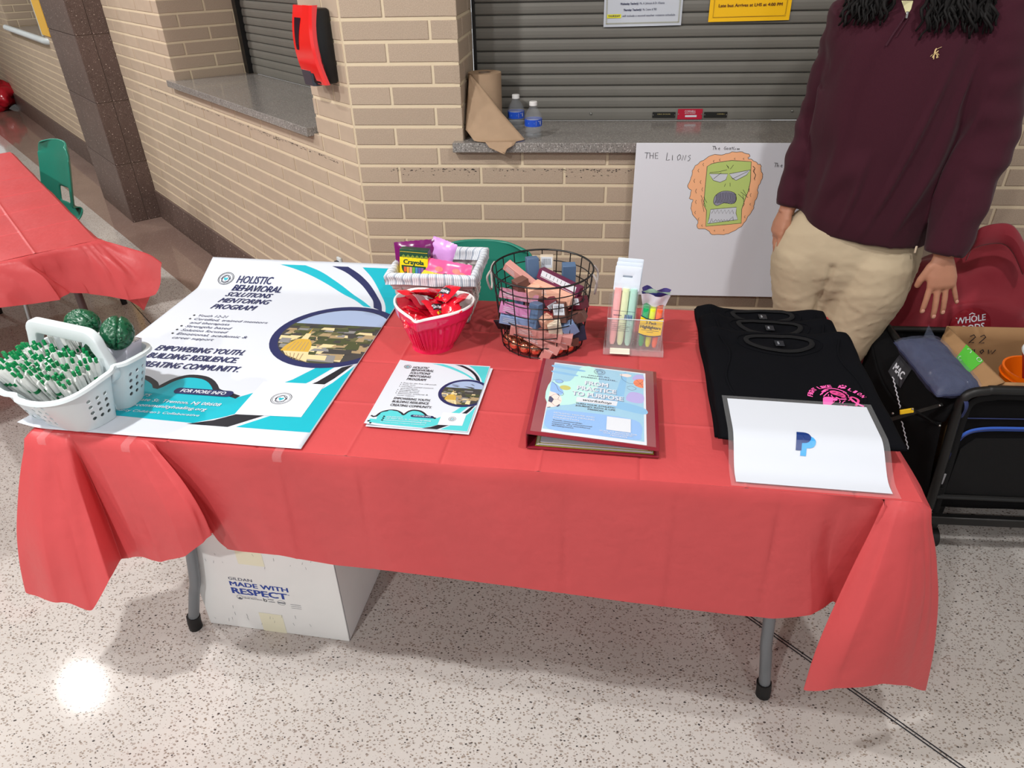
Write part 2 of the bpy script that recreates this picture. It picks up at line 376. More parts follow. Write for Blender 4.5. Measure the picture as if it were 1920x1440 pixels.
# --- back wall: opening s .399..2.0, z 1.048 up
OB = (.399, 2.0, 1.03, 2.2)
mb = MB(); D = .36; ztop = ZR-ROW*TOPROW
def wallbox(mb, x0, x1, z0, z1, y0=.003, y1=D): mb.box(((x0+x1)/2, (y0+y1)/2, (z0+z1)/2), (x1-x0, y1-y0, z1-z0))
wallbox(mb, 0, .399-.003, 0, CEIL); wallbox(mb, 2.003, 3.6, 0, CEIL); wallbox(mb, .396, 2.003, 0, 1.012); wallbox(mb, .396, 2.003, 2.203, CEIL)
wall_back = struct(mb.obj('wall_back', M_MORTAR, smooth=False, loc=C0))
jb = lambda k: 0.0 if k % 2 == 0 else BL/2
lay(wall_back, .006, 3.4, range(TOPROW, 18), jb, [OB], M_BRICK, single=lambda k, x: k >= -1 and x < 2.5)
MR = Matrix.Translation((.399, 0, 0)) @ Matrix.Rotation(pi/2, 4, 'Z')      # left return of the opening, faces +x
lay(wall_back, .0, .345, range(TOPROW, 6), lambda k: .1 if k % 2 == 0 else .1+BL/2, [], M_BRICK, single=lambda k, x: k >= -1, M0=MR)
# --- left wall: local x = -t
OL = (-2.0, -.30, 1.03, 2.2)
mb = MB(); wallbox(mb, -.297, 0, 0, CEIL, y1=.47); wallbox(mb, -3.3, -2.003, 0, CEIL, y1=.47); wallbox(mb, -2.003, -.297, 0, 1.012, y1=.47); wallbox(mb, -2.003, -.297, 2.203, CEIL, y1=.47)
wall_left = struct(mb.obj('wall_left', M_MORTAR, smooth=False, loc=C0, rotz=RL))
jl = lambda k: -.27 if k % 2 == 0 else -.27+BL/2
lay(wall_left, -3.16, -.006, range(TOPROW, 18), jl, [OL], M_BRICK_S, single=lambda k, x: k >= -1)
MR = Matrix.Translation((-2.0, 0, 0)) @ Matrix.Rotation(pi/2, 4, 'Z')
lay(wall_left, .0, .43, range(TOPROW, 6), lambda k: .245 if k % 2 == 0 else .245-BL/2, [], M_BRICK, single=lambda k, x: k >= -1, M0=MR)
# --- the same wall past the pillar
OF = (-7.4, -5.53, 1.03, 2.2)
mb = MB(); wallbox(mb, -5.527, -3.9, 0, CEIL, y1=.47); wallbox(mb, -13, -7.403, 0, CEIL, y1=.47); wallbox(mb, -7.403, -5.527, 0, 1.012, y1=.47); wallbox(mb, -7.403, -5.527, 2.203, CEIL, y1=.47)
wall_far = struct(mb.obj('wall_far', M_MORTAR, smooth=False, loc=C0, rotz=RL))
lay(wall_far, -12.9, -3.98, range(TOPROW, 18), jl, [OF], M_BRICK_S, single=lambda k, x: k >= -1 and x > -7.6)
MR = Matrix.Translation((-7.4, 0, 0)) @ Matrix.Rotation(pi/2, 4, 'Z')
lay(wall_far, .0, .45, range(TOPROW, 6), lambda k: .245 if k % 2 == 0 else .245-BL/2, [], M_BRICK, single=lambda k, x: k >= -1, M0=MR)
# --- baseboards of dark tiles
def baseboard(name, x0, x1, first, loc, rz, lim=99):
    o = struct(MB().box(((x0+x1)/2, -.002, .1), (x1-x0, .006, .2)).obj(name, M_GROUT, smooth=False, loc=loc, rotz=rz))
    b = rbox((.2015, .012, .199), .001, 1); me = b.mesh('tile', M_TILE, smooth=False); k = 0; x = first
    while x-.205 > x0-.02: x -= .205
    while x+.19 < x1:
        q = bpy.data.objects.new('tile', me); COL.objects.link(q); q.parent = o; q.location = (x+.1025, -.008, .1); x += .205
    return o
baseboard('baseboard_back', 0.01, 3.4, .012, C0, 0)
baseboard('baseboard_left', -3.16, 0, -2.102, C0, RL)
baseboard('baseboard_far', -12.9, -3.98, -4.2, C0, RL)
# --- tiled pillar
pil = struct(MB().box((-3.57, -.095, CEIL/2), (.806, .206, CEIL)).obj('pillar', M_GROUT, smooth=False, loc=C0, rotz=RL))
tm1 = rbox((.403, .008, .400), .0012, 1).mesh('tile', M_TILE, smooth=False); tm2 = rbox((.008, .0995, .400), .0012, 1).mesh('tile', M_TILE, smooth=False)
for r in range(7):
    zc = .405*r+.2025+.001
    for k in range(2):
        for me, loc in ((tm1, (-3.165-.405*k-.205, -.2005, zc)), (tm2, (-3.165, -.1025*k-.050, zc)), (tm2, (-3.978, -.1025*k-.050, zc))):
            q = bpy.data.objects.new('tile', me); COL.objects.link(q); q.parent = pil; q.location = loc
# --- stone counters in the openings
def counter(label, x0, x1, ya, yb, zt, loc, rz, th=.034, xo0=0, xo1=0):
    t = thing('stone_counter', label, 'counter', loc, rz)
    b = MB(); rb(b, ((x0+x1)/2, ya+.04, zt-th/2), (x1-x0, .08, th), .002, 1); b.obj('front_edge', M_GRAN, t, ang=30)
    MB().box(((xo0+xo1)/2, (ya+.0795+yb)/2, zt-th/2-.0002), (xo1-xo0, yb-ya-.079, th)).obj('slab', M_GRAN, t, smooth=False); return t
counter('speckled grey stone counter under the shutter behind the white drawing board', .363, 2.05, -.032, .345, 1.048, C0, 0, xo0=.402, xo1=1.997)
counter('speckled grey stone counter in the slanting wall beside the red dispenser', -2.065, -.335, -.03, .43, 1.048, C0, RL, xo0=-1.997, xo1=-.303)
t = counter('far grey stone counter with a white rounded rail past the tiled pillar', -7.38, -5.48, .0, .45, 1.03, C0, RL, xo0=-7.38, xo1=-5.54)
MB().tube([(-7.4, -.03, 1.03), (-5.7, -.03, 1.03), (-5.44, -.02, 1.025), (-5.4, .02, 1.02)], .028, 10).obj('rail', M_WPLA, t)
# --- rolling shutters
def shutter(label, x0, x1, y, loc, rz, nsl=27, z0=1.049, guide=True):
    t = thing('rolling_shutter', label, 'shutter', loc, rz); L = x1-x0; P = .0409
    prof = [(0, 0), (-.0028, .004), (-.0035, .014), (-.003, .026), (-.0005, .0365), (.004, .0392), (.008, .0392), (.008, 0)]
    def sl(h): 
        q = [(a, b*h/.0392) for a, b in prof]; n = len(q); return MB().add([(s*L/2, a, b) for s in (-1, 1) for a, b in q], [tuple(range(n))[::-1], tuple(range(n, 2*n))]+[(i, (i+1) % n, n+(i+1) % n, n+i) for i in range(n)])
    me = sl(.0385).mesh('slat', M_SHUT, smooth=False)
    bar = sl(.0465); bar.obj('bottom_bar', M_SHUT, t, smooth=False, loc=((x0+x1)/2, y, z0))
    for k in range(nsl):
        o = bpy.data.objects.new('slat', me); COL.objects.link(o); o.parent = t; o.location = ((x0+x1)/2, y, z0+.0475+k*P)
    MB().box(((x0+x1)/2, y+.011, z0+.6), (L, .004, 1.16)).obj('backing', M_BLACKM, t, smooth=False)
    return t
sh = shutter('grey rolling shutter with two taped notices above the back counter', .402, 1.997, .345, C0, 0)
MB().box((.402+.006, .340, 1.6), (.012, .02, 1.1)).obj('guide', M_BLACKM, sh, smooth=False)
b = MB()
for px, py in ((1108, 213), (1485, 208)):
    p = on_y(px, py, CY+.341); b.ball((p.x-CX, .339, p.z), .0045, 8, sc=(1, .6, 1))
b.obj('rivet', M_STEEL, sh)
def plate(x0, x1, z0, z1, m, lines, m2, nm='name_plate'):
    c = ((x0+x1)/2-CX, .339, (z0+z1)/2); o = rbox((x1-x0, .0016, z1-z0), .0007, 1).obj(nm, m, sh, loc=c)
    a = Art(lambda u, v, l: (u, -.0009-l, v))
    for t_, u, v, h, ww in lines: a.text('lettering', t_, u, v, h, m2, w=ww, align='c')
    if nm == 'maker_plate': a.rect('serial_panel', -.018, -.0105, .026, -.0035, M_WHITE)
    a.done(o)
    [MB().ball((s*((x1-x0)/2-.003), -.001, 0), .0022, 6).obj('screw', M_STEEL, o) for s in (-1, 1)]
plate(.3805, .4745, 1.0525, 1.0895+.002, hexm('crimson_enamel', 176, 22, 52, rough=.4), [('CORNELL', 0, .007, .0075, .042), ('IRON WORKS', 0, .0015, .0035, .04)], M_WHITE, 'maker_plate')
plate(.284, .372, 1.059, 1.080, hexm('black_enamel', 24, 24, 22, rough=.4), [('FIRE DOOR', 0, .001, .004, .05)], hexm('gold_ink', 180, 165, 110))
plate(.481, .569, 1.059, 1.080, MATS['black_enamel'], [('CORNELL', .02, .001, .004, .03)], MATS['gold_ink'])
sh2 = shutter('grey rolling shutter in the slanting wall left of the red dispenser', -1.996, -.304, .43, C0, RL)
MB().box((-1.975, .415, 1.6), (.05, .03, 1.1)).obj('guide', M_BLACKM, sh2, smooth=False)
shutter('far grey rolling shutter in the wall past the tiled pillar', -7.396, -5.534, .45, C0, RL)
# --- yellow board on the wall past the pillar
t = thing('yellow_panel', 'flat yellow panel on the brick wall between pillar and far counter', 'panel', C0, RL)
rbox((.34, .012, 1.1), .002, 1).obj('board', hexm('golden_yellow_panel', 236, 184, 62, rough=.5), t, loc=(-5.345, -.007, 1.62))
MB().box((-5.52, -.008, 1.62), (.012, .018, 1.12)).obj('edge_strip', M_WPLA, t, smooth=False)

# dark scuffs left on the bricks where chairs rub, and an end wall far to the left
RS = random.Random(21)
a = Art(lambda u, v, l: Vector((u, -.0004-l, v)))
for _ in range(150):
    x = RS.choice([RS.uniform(.12, .44), RS.uniform(.30, .95), RS.uniform(.75, 1.05)]); z = .949-.011*RS.random()**2-(.02 if RS.random() < .12 else 0); l_ = RS.uniform(.0015, .007); a.line('scuff_marks', [(x, z), (x+l_, z+RS.uniform(-.001, .001))], RS.uniform(.0008, .0022), M_INK)
a.done(wall_back)
a = Art(lambda u, v, l: Vector((u, -.0004-l, v)))
for _ in range(220):
    t_ = RS.choice([RS.uniform(.15, .9), RS.uniform(.7, 1.9), RS.uniform(1.8, 2.8)]); z = .949-.012*RS.random()**2; l_ = RS.uniform(.003, .014); a.line('scuff_marks', [(-t_, z), (-t_+l_, z+RS.uniform(-.001, .001))], RS.uniform(.0008, .0020), M_INK)
a.done(wall_left)
struct(MB().box((-13.2, 1, CEIL/2), (.2, 22, CEIL)).obj('wall_end', mat('painted_end_wall', srgb(196, 178, 152), rough=.8), smooth=False))
# ================================================================== BIG THINGS
# --- folding table under the cloth
def folding_table(label, loc, rz, L=1.83, W=.762, foot_in=.13, bend=.05):
    t = thing('folding_table', label, 'table', loc, rz)
    rbox((L, W, .042), .018, 3).obj('tabletop', hexm('grey_table_plastic', 190, 188, 184, rough=.6), t, loc=(L/2, W/2, .719))
    for sx in (0, 1):
        d = 1 if sx == 0 else -1
        for yy in (.09, W-.09):
            x = foot_in if sx == 0 else L-foot_in-.02
            e = 1 if sx == 0 else .45
            o = MB().tube(spline([(x+d*.13*e, yy, .70), (x+d*.10*e, yy, .5), (x+d*.055*e, yy, .22), (x+d*.035*e, yy, .15), (x, yy, .03)], 6), .0145, 12).obj('leg', M_LEG, t)
            MB().tube([(x+d*.004, yy, .05), (x, yy, .025), (x-d*.001, yy, .0)], .0185, 12).obj('rubber_foot', M_RUB, o)
        x = foot_in if sx == 0 else L-foot_in
        MB().tube([(x+d*.115, .09, .58), (x+d*.115, W-.09, .58)], .011, 10).obj('crossbar', M_LEG, t)
        MB().tube([(x+d*.12, W/2, .6), (L/2-d*.12, W/2, .69)], .009, 8).obj('brace', M_LEG, t)
    return t
folding_table('folding table with bent grey steel legs under the long red cloth', (*T(0, 0)[:2], 0), TA, foot_in=.125)
# --- its plastic cloth
def cloth_top(mb, F, x0, x1, y0, y1, z, nx, ny, folds, seed=0, amp=.0011):
    def fn(u, v):
        x = x0+(x1-x0)*u; y = y0+(y1-y0)*v
        h = amp*noise.noise(Vector((x*5, y*7, seed)))+amp*.7*abs(noise.noise(Vector((x*2+y*9, y*3-x, seed+3))))
        for a, s in folds[0]: h += .0022*s*math.exp(-((x-a)/.0035)**2)
        for a, s in folds[1]: h += .0022*s*math.exp(-((y-a)/.0035)**2)
        p = F(x, y, z); p.z += h; return p
    def lst(n, fl, a, b):
        L = [i/n for i in range(n+1)]
        for c, _ in fl:
            t = (c-a)/(b-a)
            if 0 < t < 1: L += [t+d/(b-a) for d in (-.008, -.004, -.002, 0, .002, .004, .008) if 0 < t+d/(b-a) < 1]
        L = sorted(set(round(q, 5) for q in L)); return L
    us = lst(nx, folds[0], x0, x1); vs_ = lst(ny, folds[1], y0, y1)
    nu, nv = len(us)-1, len(vs_)-1
    mb.grid(lambda u, v: fn(us[int(round(u*nu))], vs_[int(round(v*nv))]), nu, nv)
def skirt(mb, cols, sub=18, rows=22, z0=.745, creases=(), amp=.006, seed=1):
    """cols: (top xyz, bottom xyz, belly) in order; smooth between them; belly pushes the middle outward"""
    tp = [Vector(c[0]) for c in cols]; bt = [Vector(c[1]) for c in cols]; bl = [c[2] for c in cols]
    def cr(A, i, t):
        g = lambda k: A[max(0, min(len(A)-1, k))]
        a, b, c, d = g(i-1), g(i), g(i+1), g(i+2)
        m1 = (c-a)*.2; m2 = (d-b)*.2; return b*(2*t**3-3*t*t+1)+m1*(t**3-2*t*t+t)+c*(-2*t**3+3*t*t)+m2*(t**3-t*t)
    P = []; n = (len(cols)-1)*sub+1
    for i in range(n):
        k = min(i//sub, len(cols)-2); t = i/sub-k
        a = tp[k].lerp(tp[k+1], t); b = cr(bt, k, t); bb = bl[k]*(1-t)+bl[k+1]*t
        P.append((a, b, bb))
    vs = []
    for j in range(rows+1):
        v = j/rows
        for i, (a, b, bb) in enumerate(P):
            q = a.lerp(b, v); out = (b-a); out.z = 0
            if out.length < 1e-4: out = Vector((0, -1, 0))
            out.normalize(); rnd = min(1, v/.06)
            q += out*(.010*sqrt(max(0, 1-(1-rnd)**2))*(1-v*.6) + bb*sin(pi*v)**1.0)
            q += out*amp*noise.noise(Vector((i*1.98/sub, v*2.2, seed)))*min(1, v*4)
            for cx, s in creases: q += out*s*.007*math.exp(-((q.x-cx)/.006)**2)*min(1, v*5)
            if v < .06: q.z = a.z-(a.z-q.z)*.6
            vs.append(q)
    m = len(P); mb.add(vs, [(j*m+i, (j+1)*m+i, (j+1)*m+i+1, j*m+i+1) for j in range(rows) for i in range(m-1)])
def fy(px, py, off):   # hem point: on the upright plane "off" metres in front of the table's front edge
    p = Vector((0, 1.1, 0))
    for _ in range(6): p = on_y(px, py, 1.0957-.0629*(p.x+.0)-off)
    return p
cz = .7455; X0, X1, Y0, Y1 = -.006, 1.836, -.006, .768
mb = MB()
cloth_top(mb, T, X0, X1, Y0, Y1, cz, 150, 70, ([(.2*k+.12, 1 if k % 2 else -1) for k in range(9)], [(.19, 1), (.38, -1), (.57, 1)]))
E_ = lambda x, y: T(x, y, cz)
back_z = .40
cols = []
# left side, from the back corner to the front corner
for y, o in ((.768, .02), (.6, .05), (.42, .02), (.25, .05), (.1, .03)):
    cols.append((E_(X0, y), T(X0-o, y, .41), 0))
cols += [(E_(X0, .03), on_y(44, 930, 1.20), .0), (E_(X0, .008), on_y(57, 1018, 1.13), .01), (E_(X0, Y0), on_y(54, 1110, 1.06), .02), (E_(.02, Y0), on_y(115, 1127, 1.03), .02), (E_(.05, Y0), on_y(174, 1141, 1.03), .01),
         (E_(.07, Y0), on_y(205, 1085, 1.05), .0), (E_(.09, Y0), fy(228, 1046, .03), -.02), (E_(.12, Y0), fy(262, 1042, .05), .02)]
front = [(.17, 300, 1052, .06, .02), (.22, 345, 1040, .065, .03), (.255, 378, 1018, .06, .035), (.27, 394, 1001, .045, .03), (.275, 396, 1000, .0, -.01), (.30, 420, 1028, .0, .0), (.36, 455, 1034, .02, .0), (.44, 520, 1040, .03, .01), (.56, 620, 1058, .02, .0), (.70, 735, 1070, .035, .01), (.82, 850, 1085, .02, 0),
         (.98, 980, 1102, .035, .01), (1.12, 1100, 1118, .025, 0), (1.25, 1215, 1133, .035, .01), (1.38, 1330, 1147, .03, .005), (1.52, 1450, 1159, .035, .01), (1.63, 1520, 1151, .03, 0), (1.70, 1557, 1128, .0, -.02)]
cols += [(E_(x, Y0), fy(a, b, o), q) for x, a, b, o, q in front]
cols += [(E_(1.76, Y0), on_y(1592, 1170, 1.05), .01), (E_(1.785, Y0), on_y(1508, 1291, 1.0), .03), (E_(1.80, Y0), on_y(1565, 1290, .965), .03), (E_(1.815, Y0), on_y(1650, 1279, .97), .02), (E_(X1-.01, Y0), on_y(1695, 1283, 1.0), .02), (E_(X1, Y0), on_y(1732, 1293, 1.03), .02),
         (E_(X1, .02), on_y(1738, 1205, 1.10), .015), (E_(X1, .06), on_y(1746, 1150, 1.14), .02)]
for y, o in ((.2, .05), (.33, .02), (.46, .05), (.6, .02), (.74, .04)):
    cols.append((E_(X1, y), T(X1+o, y, .40), 0))
cols += [(E_(X1, Y1), T(X1+.06, Y1+.05, .3), 0)]
for x, o in ((1.7, .03), (1.45, .06), (1.2, .03), (.95, .06), (.7, .03), (.45, .06), (.2, .03)):
    cols.append((E_(x, Y1), T(x, Y1+o, .40), 0))
cols += [(E_(X0, Y1), T(X0-.05, Y1+.05, .3), 0), (E_(X0, .768), T(X0-.02, .768, .41), 0)]
skirt(mb, cols, creases=[(-.62, 1), (-.43, -1), (-.225, 1), (-.0, -1), (.2, 1), (.41, -1)])
cl = mb.obj('tablecloth', M_RED, ang=180, label='long coral red plastic tablecloth over the table in the middle', category='tablecloth')
for px, py, w_, h_, r in ((290, 823, .03, .026, .3), (545, 858, .02, .05, -.1), (78, 838, .026, .02, .2)):
    p = on_y(px, py, 1.15 if px > 100 else 1.16)
TAPE = mat('clear_tape', (.9, .9, .92), rough=.15, alpha=.07)
for i, (x, y, lab) in enumerate(((.236, -.004, 'clear tape strip holding the banner edge to the cloth near its middle'), (.035, -.003, 'clear tape strip on the cloth edge below the white caddy'), (.575, .004, 'clear tape strip at the lower right corner of the banner'))):
    b = MB(); wd = .010
    b.grid(lambda u, v: T(x+(u-.5)*2*wd, y+.028-.05*min(1, v*1.4), cz+.0042-.018*max(0, v-.62)/.38) + Vector((0, -.008*(v > .6), 0)), 4, 6)
    b.obj('tape_strip', TAPE, ang=180, label=lab, category='tape')
# --- white carton under the table
bx = thing('carton', 'white cardboard carton with blue lettering under the left end of the table', 'box')
A = on_z(395, 1168, 0); B_ = on_z(656, 1203, 0); Cc = on_z(712, 1075, 0)
ux = (B_-A); LB = ux.length; ux.normalize(); uy = Vector((-ux.y, ux.x, 0)); bx.location = A; bx.rotation_euler = (0, 0, atan2(ux.y, ux.x))
M_CART = mat('white_cardboard', srgb(224, 226, 226), rough=.7, vary=.02, vscale=9)
DB, HB, th = .30, .36, .004
for c, d in (((LB/2, th/2, HB/2), (LB, th, HB)), ((LB/2, DB-th/2, HB/2), (LB, th, HB)), ((th/2, DB/2, HB/2), (th, DB-2*th-.001, HB)), ((LB-th/2, DB/2, HB/2), (th, DB-2*th-.001, HB-.002))):
    rbox(d, .0015, 1).obj('side_panel', M_CART, bx, loc=c)
rbox((LB-2*th, DB-2*th, th), .001, 1).obj('bottom_panel', M_CART, bx, loc=(LB/2, DB/2, th/2+.001))
for k, (c, d) in enumerate((((LB/2, DB*.25, HB+th/2), (LB, DB*.5-.001, th)), ((LB/2, DB*.75, HB+th/2), (LB, DB*.5-.001, th)))): rbox(d, .0015, 1).obj('flap', M_CART, bx, loc=c)
M_BLUE = hexm('blue_ink', 38, 66, 152, rough=.6); M_DKB = hexm('dark_blue_ink', 34, 44, 82, rough=.6); M_TAN = hexm('yellowed_tape', 226, 224, 200, rough=.5)
a = Art(lambda u, v, l: (u, -l, v)); k_ = LB/.396
a.text('lettering', 'GILDAN', .105, .196, .0105, M_DKB, w=.069, bold=.01); a.text('lettering', 'MADE WITH', .105, .173, .0165, M_BLUE, w=.168, bold=.035); a.text('lettering', 'RESPECT', .105, .143, .0225, M_BLUE, w=.160, bold=.04); a.text('lettering', 'TM', .268, .16, .003, M_BLUE, bold=.02)
a.text('small_print', 'U.S. COTTON', .133, .132, .0036, M_GREY, w=.04); a.text('small_print', 'TRUST PROTOCOL', .133, .126, .0042, M_GREY, w=.056, bold=.02); a.text('small_print', 'better', .206, .133, .005, M_GREY, bold=.02); a.text('small_print', 'cotton', .206, .124, .005, M_GREY, bold=.02)
a.ring('emblem', .122, .129, .0085, .0012, M_GREY); a.poly('emblem', [(.115, .122), (.118, .127), (.122, .130), (.126, .127), (.129, .122)], M_GREY); a.line('emblem', [(.193, .137), (.193, .125)], .002, M_INK); a.ring('emblem', .1975, .128, .004, .002, M_INK); a.ring('emblem', .244, .127, .0115, .001, M_GREY, ry=.0085); a.line('emblem', [(.234, .127), (.254, .127)], .004, M_GREY)
a.rect('small_print', .27, .125, .3, .1262, M_GREY); a.rect('small_print', .27, .118, .3, .119, M_GREY); a.rect('small_print', .27, .111, .3, .112, M_GREY)
a.rect('old_tape', .165, .0, .235, .075, M_TAN); a.rect('old_tape', .15, .262, .225, .36, M_TAN)
rr = random.Random(5)
for _ in range(26):
    x = rr.uniform(.02, .36); z = rr.choice([rr.uniform(.02, .08), rr.uniform(.25, .3)]); a.line('scuffs', [(x, z), (x+rr.uniform(-.004, .004), z+rr.uniform(.003, .014))], .0007, M_GREY)
a.done(bx)
a = Art(lambda u, v, l: (LB+l, u, v)); a.line('marker_stroke', [(.115, .335), (.122, .305), (.135, .345)], .004, M_INK); a.line('edge_line', [(.004, .0), (.004, .36)], .0018, M_GREY); a.done(bx)
# --- moulded green chairs
def chair(label, loc, rz, cat='chair'):
    t = thing('moulded_chair', label, cat, loc, rz); t.scale = (1.06,)*3
    prof = spline([(-.215, .425), (-.20, .452), (-.12, .458), (0, .447), (.10, .437), (.165, .45), (.20, .50), (.22, .58), (.245, .68), (.262, .76), (.270, .80)], 5)
    n = len(prof)-1
    def hw(s): 
        y, z = prof[min(n, int(round(s*n)))]
        w0 = .195 if z < .5 else .168
        if z > .735: w0 *= sqrt(max(.02, 1-((z-.735)/.083)**2.2))*.45+.55 if z < .8 else .72
        return w0
    def fn(u, v):
        y, z = prof[min(n, int(round(v*n)))]; x = (u-.5)*2; w_ = hw(v); c = abs(x)**2.5
        if z > .5: return Vector((x*w_, y-.045*c, z-(.018*c if z > .74 else 0)))
        return Vector((x*w_, y, z+.022*c*(1 if y > -.15 else -.4)))
    def hole(u, v):
        y, z = prof[min(n, int(round(v*n)))]; return .50 < z < .585 and abs(u-.5) < .17 and y > .15
    me = MB().grid(fn, 26, n, skip=hole).mesh('shell', M_GREEN)
    me.flip_normals()
    o = modded('shell', me, [('SOLIDIFY', dict(thickness=.009, offset=0)), ('SUBSURF', dict(levels=1, render_levels=1))], t); smooth_all(o.data)
    for sx in (-1, 1):
        for (y0, y1) in ((-.12, -.21), (.12, .23)):
            l = MB().tube(spline([(sx*.08, y0*.6, .43), (sx*.15, y0, .425), (sx*.175, (y0+y1)/2*1.02, .3), (sx*.21, y1, .02)], 5), .011, 10).obj('leg', M_STEEL, t)
            MB().tube([(sx*.209, y1*.995, .03), (sx*.211, y1*1.002, 0)], .014, 10).obj('foot_cap', M_RUB, l)
    MB().tube([(-.16, .10, .428), (.16, .10, .428)], .009, 8).obj('crossbar', M_STEEL, t)
    return t
chair('green moulded plastic chair behind the table, against the brick wall', (-.298, 1.835, 0), 0)
chair('green moulded chair with a slotted back beside the left red table', (-2.80, 3.25, 0), radians(-33))
# --- second table at the left
TB = Vector((-1.775, 2.335, 0)); d1 = Vector((-.7071, .7071, 0)); d2 = Vector((-.7071, -.7071, 0))
folding_table('second folding table with brown steel legs at the left edge', (TB + d1*1.83)[:], radians(-45)).location = (*(TB+d1*1.83+d2*.762)[:2], 0)
tb2 = [o for o in bpy.data.objects if o.name.startswith('folding_table')][-1]; tb2.rotation_euler = (0, 0, radians(-45))
mlg = hexm('brown_painted_steel', 96, 84, 84, rough=.35, metal=.3)
for c in tb2.children:
    if 'leg' in c.name or 'bar' in c.name or 'brace' in c.name: c.data.materials[0] = mlg
def U(x, y, z=cz): return TB + d1*x + d2*y + Vector((0, 0, z))   # x away from the near corner along the wall, y away from the wall
mb = MB(); cloth_top(mb, lambda x, y, z: U(x, y, z), 1.84, -.008, -.008, .772, cz, 120, 60, ([(.3, 1), (.6, -1), (.9, 1), (1.2, -1)], [(.19, 1), (.42, -1), (.6, 1)]), seed=9, amp=.004)
c2 = []
for y, px, py, o, q in ((.74, -260, 620, .05, 0), (.6, -120, 600, .03, 0), (.45, 0, 577, .05, 0), (.34, 60, 570, .04, .02), (.26, 110, 562, .07, .03), (.20, 128, 549, .03, -.02), (.13, 165, 551, .03, .0), (.06, 205, 556, .06, .02), (.02, 240, 562, .10, .03)):
    base = U(-.008, y); D_ = Vector((.7071, -.7071, 0)); Pn = base + D_*o; d = FW + RT*((px-960)/F_PX) - UP*((py-720)/F_PX)
    k = (Pn-Vector((0, 0, CAM_H))).dot(D_)/d.dot(D_); c2.append((base, Vector((0, 0, CAM_H))+d*k, q))
c2 += [(U(-.008, -.004), c2[-1][1] + Vector((.09, .03, .01)), .02), (U(.0, -.008), c2[-1][1] + Vector((.11, .10, .11)), .03), (U(.06, -.008), U(.03, -.09, .42), .02), (U(.16, -.008), U(.15, -.05, .46), 0)]
for x in (.4, .7, 1.0, 1.3, 1.6, 1.84): c2.append((U(x, -.008), U(x, -.04-.02*((x*10) % 2), .44), 0))
c2 += [(U(1.84, .3), U(1.89, .3, .42), 0), (U(1.84, .77), U(1.88, .8, .42), 0), (U(1.0, .77), U(1.0, .82, .42), 0), (U(-.008, .772), U(-.05, .8, .4), 0), (U(-.008, .74), c2[0][1], 0)]
skirt(mb, c2, seed=5, amp=.016)
mb.obj('tablecloth', M_RED, ang=180, label='creased red plastic tablecloth over the table at the left edge', category='tablecloth')
# ================================================================== PRINTED SHEETS ON THE TABLE
BEND = []; yy_, zz_ = .735, 0.0
for k in range(61):
    BEND.append((yy_, zz_)); f_ = min(1, k/16); an_ = radians(25)*f_*f_*(3-2*f_); yy_ += .0026*cos(an_); zz_ += .0026*sin(an_)
def banner_fn(u, v, l):
    x = -.04+u; n_ = .0010*noise.noise(Vector((x*5, v*4, 2)))+.0010; up_ = 0
    if v < .735: y, z, ny, nz = v, 0, 0, 1
    else:
        k = min(59.0, (v-.735)/.0026); i = int(k); t = k-i; y = BEND[i][0]*(1-t)+BEND[i+1][0]*t; z = BEND[i][1]*(1-t)+BEND[i+1][1]*t
        dy, dz = BEND[i+1][0]-BEND[i][0], BEND[i+1][1]-BEND[i][1]; q = hypot(dy, dz); ny, nz = -dz/q, dy/q
    c = max(0, (.07-u)/.07); up_ = .012*c*c*max(0, 1-v/.08)
    if v < .0: up_ -= .0
    return T(x, y+ny*l, cz+.0042+n_+z+up_+nz*l)
M_PHOTO = [hexm('photo_trees', 66, 74, 46, rough=.5), hexm('photo_tan', 158, 138, 104, rough=.5), hexm('photo_dark', 58, 58, 58, rough=.5), hexm('photo_grey', 128, 128, 128, rough=.5), hexm('photo_sky', 150, 168, 200, rough=.5), hexm('photo_gold', 196, 158, 62, rough=.45), hexm('photo_cream', 216, 196, 150, rough=.5), hexm('photo_olive', 92, 92, 62, rough=.5)]
def clip_ell(pts, cx, cy, rx, ry):
    out = []
    for x, y in pts:
        x = min(x, .998); d = hypot((x-cx)/rx, (y-cy)/ry)
        if d > 1: x, y = cx+(x-cx)/d, cy+(y-cy)/d
        out.append((x, y))
    return out
